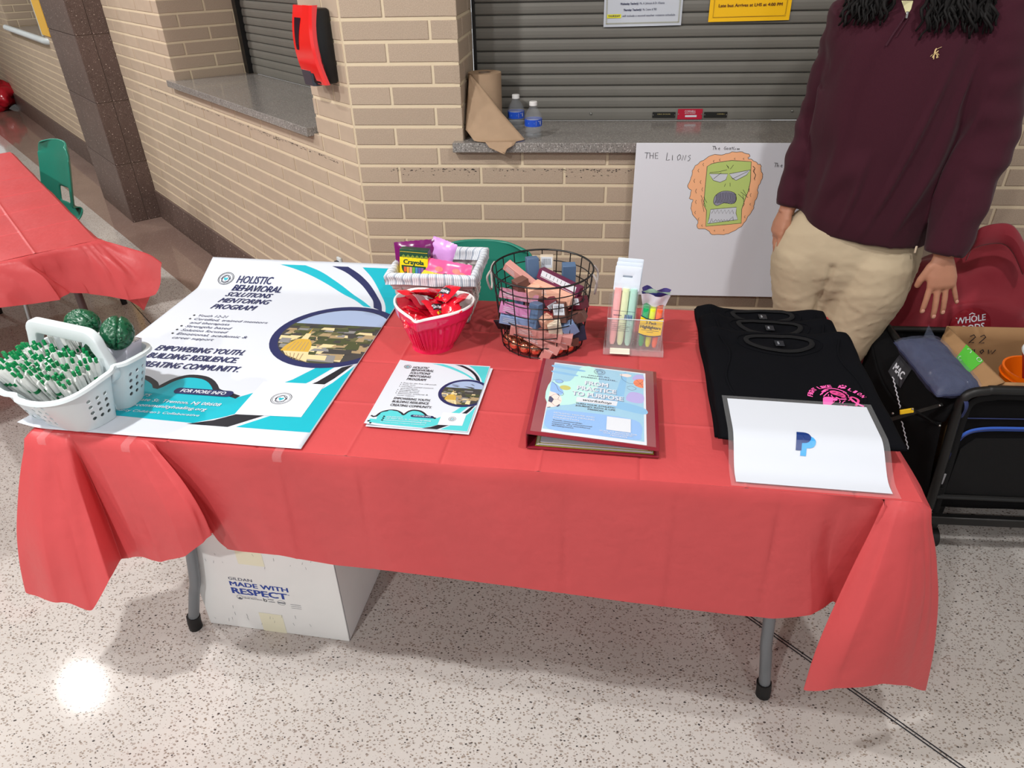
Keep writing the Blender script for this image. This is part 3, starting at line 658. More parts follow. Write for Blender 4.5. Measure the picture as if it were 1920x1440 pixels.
def design(a, fu, fv, bullets, by, banner):
    P = lambda pts: [(fu(x), fv(y)) for x, y in pts]; tl = M_TEAL if banner else M_TEALL; H = fv(1)-fv(0); W = fu(1)-fu(0)
    def pg(part, pts, m): a.poly(part, P(pts), m)
    def sw(o_, i_, m): a.poly('swoosh', P(spline(o_, 4)+spline(i_, 4)), m)
    sw([(.485, 1.276), (.57, 1.24), (.646, 1.192), (.72, 1.14), (.784, 1.088), (.84, 1.035), (.895, .975)], [(.855, .985), (.79, 1.05), (.702, 1.113), (.61, 1.170), (.522, 1.216), (.44, 1.25), (.357, 1.276)], tl)
    sw([(.698, 1.276), (.76, 1.235), (.815, 1.186), (.86, 1.132), (.897, 1.075), (.93, 1.01), (.952, .945)], [(.905, .975), (.88, 1.045), (.841, 1.108), (.795, 1.162), (.744, 1.205), (.69, 1.243), (.619, 1.276)], M_NAVY if banner else M_INK)
    a.poly('swoosh', P([(.992, 1.276), (.996, .92)]+spline([(.972, .93), (.955, .99), (.925, 1.06), (.883, 1.134), (.83, 1.212), (.769, 1.276)], 4)), tl)
    cloud = spline([(.084, .181), (.10, .22), (.126, .252), (.16, .275), (.196, .285), (.235, .283), (.263, .27), (.30, .245), (.328, .217), (.353, .27), (.38, .30), (.41, .311), (.461, .306), (.50, .285), (.532, .254), (.556, .226), (.60, .21), (.654, .19)], 3)
    pg('wave', [(.03, .035), (.03, .09), (.09, .10)]+cloud+[(.70, .23), (.76, .29), (.80, .335), (.853, .43), (.92, .44), (.87, .33), (.80, .22), (.74, .12), (.66, .06), (.577, .015)], tl)
    pg('wave', [(.949, .444), (.986, .469), (.95, .36), (.90, .25), (.80, .09), (.707, .008), (.56, .008), (.64, .04), (.72, .10), (.80, .20), (.896, .33)], M_INK)
    pg('wave', [(.994, .46), (.994, .012), (.735, .012), (.82, .09), (.90, .21), (.955, .33)], tl)
    a.line('cloud_line', P([(.025, .146), (.05, .134), (.075, .15)]+cloud), W*.022, M_INK)
    pg('corner_mark', [(.02, .035), (.02, .06), (.065, .06), (.065, .01), (.045, .01), (.045, .035)], M_INK)
    cx, cy, rx, ry = .835, .70, .268, .275; N = 48
    E = lambda k, s: (min(.998, cx+rx*s*cos(2*pi*k/N)), cy+ry*s*sin(2*pi*k/N))
    pg('photo_ring', [E(k, 1) for k in range(N)], M_NAVY)
    s_ = .875; pg('city_photo', [E(k, s_) for k in range(N)], M_PHOTO[2])
    def ph(pts, m): a.poly('city_photo', P(clip_ell(pts, cx, cy, rx*s_*.99, ry*s_*.99)), M_PHOTO[m])
    R = random.Random(11); a.inc = .4
    ph([E(k, s_*.985) for k in range(3, 22)], 4)
    for _ in range(190 if banner else 90):
        x = R.uniform(cx-rx*s_, .99); y = R.uniform(cy-ry*s_, cy+.06)
        if hypot((x-cx)/rx, (y-cy)/ry) > .78: continue
        far = (y-cy+.24)/.33; w_ = R.uniform(.02, .065)*(1.15-far*.7); h_ = R.uniform(.008, .032)*(1.2-far*.9); ang = R.uniform(-.5, .5)
        m = R.choice([0, 0, 7, 1, 1, 3, 6, 2] if far > .4 else [1, 6, 6, 3, 3, 2, 0, 1])
        ph([(x-w_, y-h_), (x+w_, y-h_+ang*h_), (x+w_*.8, y+h_), (x-w_*.7, y+h_*1.1)], m)
    for k in range(7): ph([(.60+.06*k, .765), (.68+.06*k, .765), (.67+.06*k, .785), (.62+.06*k, .79)], (0, 2)[k % 2])
    dx, dy = .715, .50     # the golden dome on its drum
    ph([(dx-.07, dy-.06), (dx+.075, dy-.08), (dx+.06, dy+.05), (dx-.05, dy+.05)], 6); ph([(dx-.085, dy-.075), (dx+.09, dy-.09), (dx+.085, dy-.055), (dx-.08, dy-.045)], 1)
    for k in range(6): ph([(dx-.048+.018*k, dy-.04), (dx-.043+.018*k, dy-.04), (dx-.043+.018*k, dy+.03), (dx-.048+.018*k, dy+.03)], 1)
    ph([(dx-.055, dy+.045)]+[(dx-.058*cos(pi*k/10), dy+.05+.105*sin(pi*k/10)) for k in range(11)]+[(dx+.06, dy+.045)], 5)
    [ph([(dx+q, dy+.055), (dx+q+.004, dy+.055), (dx+q*.8+.003, dy+.125), (dx+q*.8, dy+.125)], 1) for q in (-.036, -.018, 0, .018, .034)]
    ph([(dx-.014, dy+.15), (dx+.016, dy+.15), (dx+.012, dy+.20), (dx-.01, dy+.20)], 6); ph([(dx-.003, dy+.20), (dx+.004, dy+.20), (dx, dy+.25)], 5)
    a.inc = 1
    # code panel stays plain white with the round logo
    pg('code_panel', [(.695, .083), (.93, .095), (.932, .312), (.697, .306)], M_WHITE)
    def logo(x, y, r, kx=1.0):
        X, Y = fu(x), fv(y); r_ = r*W
        a.ring('logo', X, Y, r_, r_*.07, M_INK, 36); a.ring('logo', X, Y, r_*.86, r_*.05, M_INK, 36); a.ring('logo', X, Y, r_*.55, r_*.09, M_GREY, 24)
        a.line('logo', [(X-r_*.62, Y-r_*.1), (X, Y+r_*.55), (X+r_*.62, Y-r_*.1)], r_*.1, M_INK); a.line('logo', [(X-r_*.45, Y), (X-r_*.45, Y-r_*.5), (X, Y-r_*.72), (X+r_*.45, Y-r_*.5), (X+r_*.45, Y)], r_*.08, M_INK)
        a.poly('logo', [(X, Y-r_*.38), (X+r_*.28, Y-r_*.05), (X+r_*.22, Y+r_*.14), (X+r_*.08, Y+r_*.14), (X, Y+r_*.03), (X-r_*.08, Y+r_*.14), (X-r_*.22, Y+r_*.14), (X-r_*.28, Y-r_*.05)], M_TEAL)
    logo(.118, 1.168, .038); logo(.813, .20, .036)
    def tx(t, x, y, x1, cap, m=M_NAVY if banner else M_INK, b=(.028 if banner else .018), s=.18, part='lettering', al='l'): a.text(part, t, fu(x), fv(y), cap*H, m, w=(x1-x)*W if al == 'l' else None, bold=b, shear=s, align=al, lift=.0022, res=2)
    for t, y, x1 in (('HOLISTIC', 1.143, .354), ('BEHAVIORAL', 1.085, .419), ('SOLUTIONS', 1.02, .396), ('MENTORING', .953, .418), ('PROGRAM', .885, .383)): tx(t, .178, y, x1, .047)
    for (t, x1, dot), y in zip(bullets, by):
        tx(t, .164, y, x1, .020, b=.004, s=.22)
        if dot: a.ell('lettering', fu(.143), fv(y+.010), .005*W, .006*H, M_INK, 8, lift=.0022)
    for t, y, x1 in (('EMPOWERING YOUTH.', .487, .524), ('BUILDING RESILIENCE.', .425, .527), ('CREATING COMMUNITY.', .358, .568)): tx(t, .151, y, x1, .041)
    pl = [(.408+.02*(1-cos(t)) if False else .42-.018*sin(t), .205+.02*cos(t)) for t in [pi*k/8 for k in range(9)]]; pl2 = [(.61+.018*sin(t), .205-.02*cos(t)) for t in [pi*k/8 for k in range(9)]]
    pg('info_pill', pl+pl2, M_NAVY); tx('FOR MORE INFO', .428, .196, .60, .021, M_WHITE, .02, .15)
    tx('609.200.5475', .174, .152, .336, .017, M_WHITE, .008); tx('200 West State St. Trenton, NJ 08608', .173, .122, .62, .019, M_WHITE, .008); tx('holistichousecommunityhealing.org', .165, .088, .586, .019, M_WHITE, .01); tx("A Capitol County Children's Collaborative", .14, .052, .58, .014, M_WHITE, .004)
    for k in range(3): a.ell('lettering', fu(.15), fv(.158-.033*k), .009*W, .011*H, M_INK, 10, lift=.0022)
bul_b = [('Youth 12-21', .30, 1), ('Certified, trained mentors', .50, 1), ('and therapists', .345, 0), ('Strengths based', .37, 1), ('Solution focused', .37, 1), ('Emotional, academic &', .475, 1), ('career support', .345, 0)]
bn = MB(); nU, nV = 44, 90
bn.grid(lambda u, v: banner_fn(.66*u, .885*v, 0), nU, nV)
ban = modded('paper_banner', bn.mesh('paper_banner', M_PAPER), [('SOLIDIFY', dict(thickness=.0006, offset=-1))], label='large white and teal paper banner lying over the left half of the table', category='banner'); smooth_all(ban.data)
a = Art(banner_fn, cut=.022)
design(a, lambda u: .66*u, lambda v: .05+.64*v, bul_b, [.80, .765, .73, .695, .66, .625, .59], True); a.done(ban)
# two copies of the small flyer, one on the other
bul_f = [('Free for the first 100 youth', .513, 1)]+bul_b
for i, (dx, dy, rz, z, lab) in enumerate(((.728, .096, -.012, .0050, 'small flyer underneath, only its white edge showing at the right'), (.724, .100, 0, .0064, 'small white and teal flyer on top, lying between banner and binder'))):
    rt = thing('flyer', lab, 'flyer', T(dx, dy, cz+z), TA+rz, group=None)
    def ffn(u, v, l): return Vector((u, v, l+.0009*sin(u*9)*sin(v*7)+(.004*max(0, (.05-u)/.05)**2 if i else 0)))
    b = MB(); b.grid(lambda u, v: ffn(.231*u, .2795*v, 0), 10, 12); b.obj('sheet', M_PAPER, rt)
    if i:
        a = Art(ffn, cut=.03); design(a, lambda u: .231*u, lambda v: .216*v, bul_f, [.81, .775, .737, .70, .667, .632, .598, .562], False); a.done(rt)
# ------------------------------------------------------------------ binder
M_MAR = hexm('maroon_vinyl', 128, 26, 44, rough=.28, coat=.3)
bd = thing('ring_binder', 'maroon ring binder with a blue workshop sheet in its clear cover', 'binder', T(1.086, .062, cz+.003), TA)
W_, H_ = .272, .312
rbox((W_, H_, .003), .0012, 2).obj('back_cover', M_MAR, bd, loc=(W_/2, H_/2, .0025))
rot = Matrix.Rotation(radians(4.2), 3, 'Y')
top = rbox((W_, H_, .003), .0012, 2); top.xf(Matrix.Translation((W_/2, H_/2, .0285)) @ Matrix.Rotation(radians(4.2), 4, 'Y')); top.obj('front_cover', M_MAR, bd)
rbox((.003, H_, .038), .0012, 2).obj('spine', M_MAR, bd, loc=(.0015, H_/2, .0205))
for k in range(7):
    MB().box((W_/2+.004, H_/2, .0055+k*.0016), (W_-.03-k*.004, H_-.012-.003*(k % 3), .0012)).obj('page', [hexm('olive_divider', 150, 146, 44, rough=.7), M_PAPER, hexm('yellow_paper', 214, 204, 110, rough=.7)][(0, 1, 2, 1, 0, 1, 1)[k]], bd, smooth=False)
for y in (.06, H_/2, H_-.06): MB().tube([(.02+.012*cos(t), y, .018+.012*sin(t)) for t in [2*pi*k/16 for k in range(16)]], .0014, 6, closed=True).obj('ring', M_STEEL, bd)
def bfn(u, v, l):
    q = rot @ Vector((u-W_/2, v-H_/2, .0015+l)); return Vector((W_/2+q.x, H_/2+q.y, .0285+q.z))
u0, v0, SW = .030, .012, .216
a = Art(bfn); F = lambda x: u0+SW*x; G = lambda y: v0+SW*1.02*y; HH = SW
P = lambda pts: [(F(x), G(y)) for x, y in pts]
c_bg = hexm('sky_blue_print', 142, 188, 214, rough=.4); c_l = hexm('pale_mint_print', 176, 222, 216, rough=.4); c_b = hexm('soft_blue_print', 128, 172, 224, rough=.4); c_b2 = hexm('wash_blue_print', 120, 176, 216, rough=.4); c_pk = hexm('pink_print', 238, 210, 204, rough=.4); c_or = hexm('orange_print', 232, 118, 72, rough=.4); c_ol = hexm('olive_yellow_print', 186, 184, 92, rough=.4); c_li = hexm('lilac_print', 168, 158, 214, rough=.4)
a.rect('cover_sheet', F(0), G(0), F(1), G(1.294), M_WHITE); a.rect('cover_sheet', F(.008), G(.05), F(.978), G(1.275), c_bg)
for pts, m in (([(.0, .5), (.3, .55), (.5, .9), (.45, 1.26), (.3, 1.26), (.2, .95), (.0, .9)], c_l), ([(.01, 1.19), (.3, 1.17), (.33, 1.2), (.01, 1.24)], c_b2), ([(.01, 1.08), (.24, 1.06), (.26, 1.09), (.01, 1.12)], c_b2), ([(.55, .6), (.97, .5), (.97, .62), (.6, .7)], c_b2), ([(.68, .7), (.75, 1.2), (.80, 1.22), (.76, .7)], c_b2), ([(.8, .72), (.96, .7), (.97, .86), (.84, .88)], c_li), ([(.72, 1.2), (.79, 1.235), (.85, 1.21), (.80, 1.17)], c_pk), ([(.86, 1.14), (.90, 1.24), (.975, 1.24), (.975, 1.12)], c_li)):
    a.poly('cover_art', P(spline(pts, 4, closed=True)), m)
a.poly('cover_art', P(spline([(.008, .89), (.05, .87), (.11, .80), (.15, .72), (.12, .66), (.03, .70), (.008, .74)], 4, True)), c_b); a.ell('cover_art', F(.085), G(.915), SW*.045, SW*.03, c_b); a.ell('cover_art', F(.16), G(.81), SW*.058, SW*.045, c_ol)
a.line('cover_art', P(spline([(.008, .90), (.06, .84), (.10, .74), (.15, .70), (.145, .66), (.11, .65)], 5)), .0009, M_NAVY); a.line('cover_art', P(spline([(.03, .93), (.09, .955), (.13, .92), (.09, .88), (.05, .90)], 5)), .0009, M_NAVY)
# football, basketball
SB = [(.008+.15*0, 0)]
a.poly('cover_art', P([(.009, .41)]+[(.02+.125*cos(t), .56+.14*sin(t)) for t in [(-85+170*k/20)*pi/180 for k in range(21)]]+[(.009, .70)]), c_pk)
for pts in ([(.012, .52), (.05, .50), (.065, .57), (.03, .62), (.012, .61)], [(.10, .45), (.13, .50), (.135, .47), (.115, .44)], [(.075, .68), (.10, .655), (.125, .62), (.105, .67)], [(.012, .415), (.04, .43), (.05, .42), (.02, .408)]): a.poly('cover_art', P(pts), M_NAVY)
for pts in ([(.065, .57), (.105, .575), (.14, .55)], [(.05, .50), (.08, .46), (.11, .455)], [(.03, .62), (.06, .66), (.08, .67)], [(.105, .575), (.11, .62)]): a.line('cover_art', P(pts), .0008, M_NAVY)
a.poly('cover_art', P([(.976, .99)]+[(.965+.095*cos(t), 1.075+.088*sin(t)) for t in [(265-170*k/16)*pi/180 for k in range(17)]]+[(.976, 1.163)]), c_or)
for pts in ([(.872, 1.063), (.92, 1.07), (.975, 1.06)], [(.90, 1.14), (.94, 1.08), (.975, 1.0)], [(.89, 1.02), (.93, 1.05), (.975, 1.13)]): a.line('cover_art', P(pts), .0008, M_INK)
a.line('cover_art', P(spline([(.74, 1.22), (.75, 1.12), (.82, 1.05), (.87, 1.05)], 6)), .0008, M_NAVY); a.line('cover_art', P(spline([(.80, .97), (.85, 1.0), (.90, .96), (.85, .92), (.80, .95)], 6)), .0008, M_NAVY)
a.poly('text_panel', P(spline([(.013, .284), (.05, .38), (.25, .40), (.591, .41), (.88, .385), (.955, .296), (.95, .15), (.90, .062), (.46, .053), (.064, .061)], 5, True)), c_b)
a.poly('title_strip', P([(.29, .577), (.702, .59), (.713, .675), (.293, .665)]), M_WHITE)
lg = lambda: None
for r_, w2 in ((.013, .0008), (.0108, .0006), (.007, .0012)): a.ring('logo', F(.503), G(1.205), r_, w2, M_NAVY, 24)
a.line('logo', [(F(.503)-.006, G(1.2)), (F(.503), G(1.23)), (F(.503)+.006, G(1.2))], .001, M_NAVY)
def t2(t, x0, x1, y, cap, m, b=.02, s=.0, part='lettering'): a.text(part, t, F(x0), G(y), cap*HH, m, w=(x1-x0)*SW, bold=b, shear=s, lift=.0018)
M_DBL = hexm('deep_blue_shadow_ink', 86, 112, 150, rough=.5)
t2('CALLING ALL', .385, .617, 1.10, .022, M_NAVY); t2('STUDENT-ATHLETES...', .31, .70, 1.052, .022, M_NAVY)
for t, x0, x1, y in (('FROM', .36, .60, .915), ('PRACTICE', .285, .69, .805), ('TO PURPOSE', .24, .765, .69)):
    a.text('lettering', t, F(x0)+.0014, G(y)-.0012, .078*HH, M_DBL, w=(x1-x0)*SW, bold=.035, lift=.0016); a.text('lettering', t, F(x0), G(y), .078*HH, M_WHITE, w=(x1-x0)*SW, bold=.03, lift=.0021)
a.text('lettering', 'workshop', F(.36), G(.605), .042*HH, M_INK, w=.29*SW, bold=.01, shear=.35, lift=.0022)
t2('TURN YOUR ATHLETIC', .29, .69, .535, .024, M_INK); t2('JOURNEY INTO A LIFE', .29, .69, .495, .024, M_INK); t2('MISSION', .417, .571, .455, .024, M_INK)
t2('HOLISTIC HOUSE AND', .09, .492, .325, .022, M_WHITE, .01); t2('COMMUNITY HEALING', .09, .492, .282, .022, M_WHITE, .01); t2('FOUNDATION', .09, .341, .24, .022, M_WHITE, .01)
t2('Youth mentorship,', .088, .382, .20, .018, M_INK, .01); t2('counseling, educational', .088, .473, .168, .018, M_INK, .01); t2('support, and workforce', .088, .46, .137, .018, M_INK, .01); t2('development', .088, .30, .108, .018, M_INK, .01)
a.rect('code_panel', F(.613), G(.16), F(.848), G(.382), M_WHITE)
t2('SCAN TO REGISTER FOR', .55, .91, .125, .020, M_WHITE, .01); t2('OUR MENTORSHIP', .588, .868, .096, .020, M_WHITE, .01); t2('PROGRAM', .655, .812, .066, .020, M_WHITE, .01)
a.done(bd)
b = MB(); b.grid(lambda u, v: bfn(.008+u*(W_-.016), .006+v*(H_-.012), .0030+.0003*noise.noise(Vector((u*7, v*8, 1)))), 20, 22)
b.obj('clear_sleeve', mat('clear_vinyl', (1, 1, 1), rough=.06, alpha=.07, spec=.6), bd)
# ------------------------------------------------------------------ folded black shirts
def shirt(x0, y0, w_, h_, z0, th, label, seed, collar_y, tagtxt=True):
    t = thing('folded_shirt', label, 't-shirt', T(x0+w_/2, y0+h_/2, z0), TA, group='folded black t-shirts stacked on the table')
    rr = random.Random(seed); nx, ny = 56, 80
    def fn(u, v):
        x = (u-.5)*w_; y = (v-.5)*h_; ex = 1-abs(2*u-1)**14; ey = 1-abs(2*v-1)**18; e = max(0, min(ex, ey))**.5
        sag = .005*noise.noise(Vector((x*9, y*7, seed)))+.003*noise.noise(Vector((x*30, y*12, seed+4)))+.004*abs(noise.noise(Vector((x*4+y*9, y*3, seed+8))))
        bumps = .016*(math.exp(-(((x+w_*.40)/.03)**2+((y-h_*.47)/.04)**2))+math.exp(-(((x-w_*.40)/.04)**2+((y-h_*.47)/.04)**2)))
        r_ = hypot(x/.075, (y-collar_y)/.055); dent = -.006*max(0, 1-r_*r_)
        z = th*e+(sag+bumps+dent)*e+.0
        wob = .008*noise.noise(Vector((seed, v*4, 0))); wo2 = .008*noise.noise(Vector((u*4, seed, 5)))
        return Vector((x+wob*abs(2*u-1)**3*(1 if u > .5 else -1), y+wo2*abs(2*v-1)**3, z))
    b = MB(); b.grid(fn, nx, ny)
    n = nx+1
    rim = [(i, 0) for i in range(nx+1)]+[(nx, j) for j in range(1, ny+1)]+[(i, ny) for i in range(nx-1, -1, -1)]+[(0, j) for j in range(ny-1, 0, -1)]
    base = len(b.v); idx = [j*n+i for i, j in rim]
    for q in idx: b.v.append((b.v[q][0]*.995, b.v[q][1]*.995, -.0005))
    for k in range(len(idx)):
        k2 = (k+1) % len(idx); b.f.append((idx[k2], idx[k], base+k, base+k2)); b.m.append(0)
    b.f.append(tuple(range(base, base+len(idx)))[::-1]); b.m.append(0)
    b.obj('body', M_BLACKC, t, ang=180)
    S_ = lambda x, y: fn(x/w_+.5, y/h_+.5)
    col = [S_(.078*cos(a_), collar_y+(.052 if sin(a_) < 0 else .03)*sin(a_)) + Vector((0, 0, .0035)) for a_ in [2*pi*k/40 for k in range(40)]]
    MB().tube(col, .0065, 8, closed=True, flat=.5).obj('collar', mat('black_rib_knit', (.009, .009, .010), rough=.95, bump=.4, bscale=600, bdist=.0005, spec=.2), t)
    col2 = [S_(.10*cos(a_), collar_y+(.07 if sin(a_) < 0 else .045)*sin(a_)) + Vector((0, 0, .001)) for a_ in [2*pi*k/40 for k in range(40)]]
    MB().tube(col2, .0022, 6, closed=True, flat=.6).obj('collar_seam', M_BLACKC, t)
    tg = rbox((.021, .027, .0008), .0003, 1).obj('neck_tag', hexm('charcoal_satin', 34, 38, 44, rough=.4), t, loc=S_(0, collar_y-.012)+Vector((0, 0, .0075)))
    a = Art(lambda u, v, l: (u, v, l+.0004)); a.text('lettering', 'GILDAN', -.001, .0, .0046, M_WHITE, w=.013, align='c', rot=pi/2); a.rect('lettering', -.007, -.0085, .007, -.008, M_GREY); a.done(tg)
    for sx in (-1, 1):
        fold = [S_(sx*(w_/2-.045-.01*sin(k)), -h_/2+.03+(h_-.08)*k/10)+Vector((0, 0, .0012)) for k in range(11)]
        MB().tube(spline(fold, 3), .0028, 6, flat=.5).obj('sleeve_fold', M_BLACKC, t)
    return t, S_
shirt(1.475, .150, .352, .625, cz+.003, .013, 'lowest black t-shirt of the stack, its collar showing farthest back', 3, .258)
shirt(1.478, .125, .350, .560, cz+.018, .013, 'middle black t-shirt of the stack, its small neck tag half covered', 8, .222)
ts, SS = shirt(1.476, .105, .362, .475, cz+.033, .012, 'top black t-shirt of the stack with the pink lion print', 12, .175)
# print on the top shirt, in its own frame
PK = hexm('hot_pink_ink', 248, 96, 176, rough=.6); PKD = hexm('deep_pink_ink', 214, 70, 140, rough=.6)
def sfn(u, v, l): return SS(u+.083, v-.0725)+Vector((0, 0, .0012+l))
a = Art(sfn, base=.0008)
def arc(txt, r, a0, a1, cx_, cy_, cap):
    n = len(txt)
    for i, ch in enumerate(txt):
        if ch == ' ': continue
        an = radians(a0+(a1-a0)*(i+.5)/n); a.text('lettering', ch, cx_+r*cos(an), cy_+r*sin(an), cap, PK, w=cap*(.35 if ch == 'I' else .72), bold=.03, align='c', rot=an-pi/2, lift=.0004)
arc('FIGHT LIKE', .052, 172, 92, -.002, -.012, .0105); arc('A LION', .052, 80, 12, -.002, -.012, .0105)
L_ = lambda pts, wd: a.line('lion_head', spline(pts, 4), wd, PK)
a.poly('lion_head', spline([(-.013, .022), (-.004, .026), (.008, .021), (.015, .012), (.016, .002), (.010, -.004), (.002, .0), (-.006, .005), (-.012, .012)], 4, True), PKD)
for pts, wd in (([(-.030, .018), (-.018, .031), (-.002, .035), (.012, .030), (.022, .02)], .003), ([(-.032, .008), (-.024, .022), (-.014, .028)], .0024), ([(-.036, .004), (-.028, .016), (-.020, .022)], .002), ([(-.03, -.001), (-.022, .010), (-.016, .018)], .0022), ([(-.018, .008), (-.02, .001)], .0018), ([(-.013, .006), (-.012, -.004), (-.005, -.011)], .002), ([(-.006, -.004), (.0, -.012), (.008, -.013), (.014, -.010)], .0035), ([(.004, -.008), (.012, -.006), (.016, -.004)], .0015), ([(.018, .018), (.023, .010), (.022, .003)], .0018), ([(.021, .0), (.023, -.008), (.017, -.015)], .002), ([(-.002, -.016), (-.001, -.022), (-.004, -.026)], .0016), ([(.010, -.018), (.004, -.024), (.002, -.029)], .0016), ([(-.012, -.02), (-.018, -.028)], .0014), ([(.015, .020), (.020, .022), (.022, .018)], .0022)): L_(pts, wd)
for pts in ([(-.008, .016), (-.001, .018)], [(.003, .015), (.009, .012)], [(.0, .007), (.007, .004), (.012, .006)]): a.line('lion_head', pts, .0016, M_BLACKC)
a.poly('fist', spline([(-.031, -.005), (-.022, -.002), (-.012, -.006), (-.014, -.016), (-.018, -.028), (-.026, -.036), (-.037, -.036), (-.036, -.024), (-.034, -.014)], 4, True), PK); a.ell('fist', -.010, -.014, .0055, .0042, PK, 12)
for k in range(4): a.line('fist', [(-.030+.001*k, -.010-.006*k), (-.016-.001*k, -.012-.006*k)], .0009, M_BLACKC)
a.line('ribbon', spline([(.027, -.018), (.024, -.006), (.029, .003), (.036, -.001), (.039, -.010), (.034, -.022), (.028, -.032)], 5), .005, PKD); a.line('ribbon', [(.025, -.006), (.030, -.018), (.036, -.025), (.044, -.033)], .005, PK)
a.ell('paw', .020, .040, .0052, .0038, PK, 12)
for x, y in ((.0125, .043), (.0155, .048), (.021, .0495), (.0265, .0465)): a.ell('paw', x, y, .0023, .0028, PK, 10)
a.text('lettering', 'AWARENESS', .0, -.044, .008, PK, w=.062, align='c', bold=.03, lift=.0004)
a.done(ts)
# ------------------------------------------------------------------ laminated sheet
def lfn(u, v, l):
    y = v*.985; z = .0045+.046*min(1, max(0, (v-.03)/.10))**1.0*(3-2*min(1, max(0, (v-.03)/.10)))*min(1, max(0, (v-.03)/.10)) if v < .13 else .0505
    z += .012*max(0, v-.13)
    return T(1.492+u+.0*v, -.006+y-.03*v*0, cz+z+l+.003*(1-u/.3)*max(0, v-.1))
lm = thing('laminated_sheet', 'white laminated sheet with a two-tone blue P at the front right table corner', 'sheet')
CLR = mat('clear_laminate', (.95, .97, 1), rough=.08, alpha=.09, spec=.6)
b = MB(); b.grid(lambda u, v: lfn(.306*u, .25*v, 0), 16, 22); b.obj('laminate', CLR, lm, ang=180)
b = MB(); b.grid(lambda u, v: lfn(.010+.284*u, .012+.226*v, .0006), 16, 22); b.obj('paper', M_PAPER, lm, ang=180)
a = Art(lfn, cut=.012, base=.0016, step=.0002); lft = .0014
PB1 = hexm('dark_blue_print', 0, 44, 112, rough=.4); PB2 = hexm('bright_blue_print', 44, 150, 220, rough=.4)
def Pm(cx_, cy_, s, m, lf):
    pts = [(-.3, -.5), (-.5, -.5+.0), (-.38, .5), (.08, .5)]+[(.10+.36*cos(t), .18+.32*sin(t)) for t in [pi/2-pi*k/10*1.02 for k in range(11)]]+[(-.08, -.14), (-.14, -.5)]
    pts = [(-.50, -.5), (-.34, .5), (.06, .5), (.20, .47), (.33, .40), (.41, .29), (.43, .17), (.38, .03), (.28, -.07), (.13, -.13), (-.12, -.15), (-.18, -.5)]
    a.poly('emblem', [(cx_+x*s, cy_+y*s*1.15) for x, y in pts], m, lift=lf)
Pm(.153, .099, .034, PB2, lft); Pm(.145, .108, .034, PB1, lft+.0003)
a.done(lm)
# ================================================================== THINGS STANDING ON THE TABLE
def TZ(x, y, h=0): return T(x, y, cz+h)
# ------------------------------------------------------------------ white caddy
CA = TA+radians(-13); CO = TZ(.062, .098, .006)
cd = thing('caddy', 'white perforated plastic caddy with a hand grip at the left end of the table', 'caddy', CO, CA)
Acad = MB(); NC = 120; LV = [0, .004, .02, .05, .085, 1.0]
def foot(th, s):   # outline at size s (0 base, 1 rim)
    A_ = .100+.034*s; B_ = .092+.032*s; n_ = 4.2; c, q = cos(th), sin(th)
    r = 1/((abs(c/A_)**n_+abs(q/B_)**n_)**(1/n_)); x, y = r*c, r*q
    g = 0
    if y < 0: g += .020*math.exp(-((x+.042)/.011)**2)*(abs(q) > .3)
    if y > 0: g += .020*math.exp(-((x-.042)/.011)**2)*(abs(q) > .3)
    if x > 0: g += .030*math.exp(-((y-.004)/.012)**2)*(abs(c) > .5)
    if x < 0: g += .026*math.exp(-((y-.004)/.012)**2)*(abs(c) > .5)
    g *= (1-.55*s**3); k = max(.1, 1-g/max(r, .01)); return x*k, y*k
def rimz(th): return .128-.040*max(0, -sin(th))**2.2-.018*max(0, sin(th))**2
vs = []; fs = []; rows_ = 14
def cadpt(th, t):   # t 0..1 up the wall
    x, y = foot(th, t); return (x, y, .0+rimz(th)*t)
for j in range(rows_+1):
    for k in range(NC): vs.append(cadpt(2*pi*k/NC, j/rows_))
for k in range(NC):   # rolled rim
    x, y, z = cadpt(2*pi*k/NC, 1); l = hypot(x, y); vs.append((x*(1+.006/l), y*(1+.006/l), z-.001))
for k in range(NC):
    x, y, z = cadpt(2*pi*k/NC, 1); l = hypot(x, y); vs.append((x*(1+.007/l), y*(1+.007/l), z-.006))
for j in range(rows_+2):
    for k in range(NC): fs.append((j*NC+k, j*NC+(k+1) % NC, (j+1)*NC+(k+1) % NC, (j+1)*NC+k))
fs.append(tuple(range(NC))[::-1])
Acad.add(vs, fs); me = Acad.mesh('tub', M_WPLA)
cut = MB()
def hole(th, z):
    t = z/rimz(th); x, y, _ = cadpt(th, t); x1, y1, _ = cadpt(th+.01, t); tx, ty = x1-x, y1-y; l = hypot(tx, ty); nx, ny = ty/l, -tx/l
    cut.tube([(x-nx*.012, y-ny*.012, z-.001), (x+nx*.012, y+ny*.012, z+.001)], .0046, 12)
def thx(x, front=True):
    best = min(range(720), key=lambda k: abs(foot(2*pi*k/720, .5)[0]-x)+(0 if (sin(2*pi*k/720) < 0) == front else 9)); return 2*pi*best/720
def thy(y, right=True):
    best = min(range(720), key=lambda k: abs(foot(2*pi*k/720, .5)[1]-y)+(0 if (cos(2*pi*k/720) > 0) == right else 9)); return 2*pi*best/720
for r in range(4):
    for x in (-.092, -.070): hole(thx(x+.002*r), .066-.0170*r)
    for x in (-.014, .006, .026): hole(thx(x-.001*r), .068-.0170*r)
    for y in (-.070, -.052, -.034): hole(thy(y), .080-.0170*r+(.0 if y == -.052 else .0))
    for y in (.035, .053, .071): hole(thy(y), .088-.0175*r)
cutme = cut.mesh('holes', M_WPLA, smooth=False)
co = bpy.data.objects.new('holes', cutme); COL.objects.link(co)
tub = modded('tub', me, [('SOLIDIFY', dict(thickness=.0024, offset=-1)), ('BOOLEAN', dict(operation='DIFFERENCE', object=co, solver='FAST'))], cd)
bpy.data.objects.remove(co)
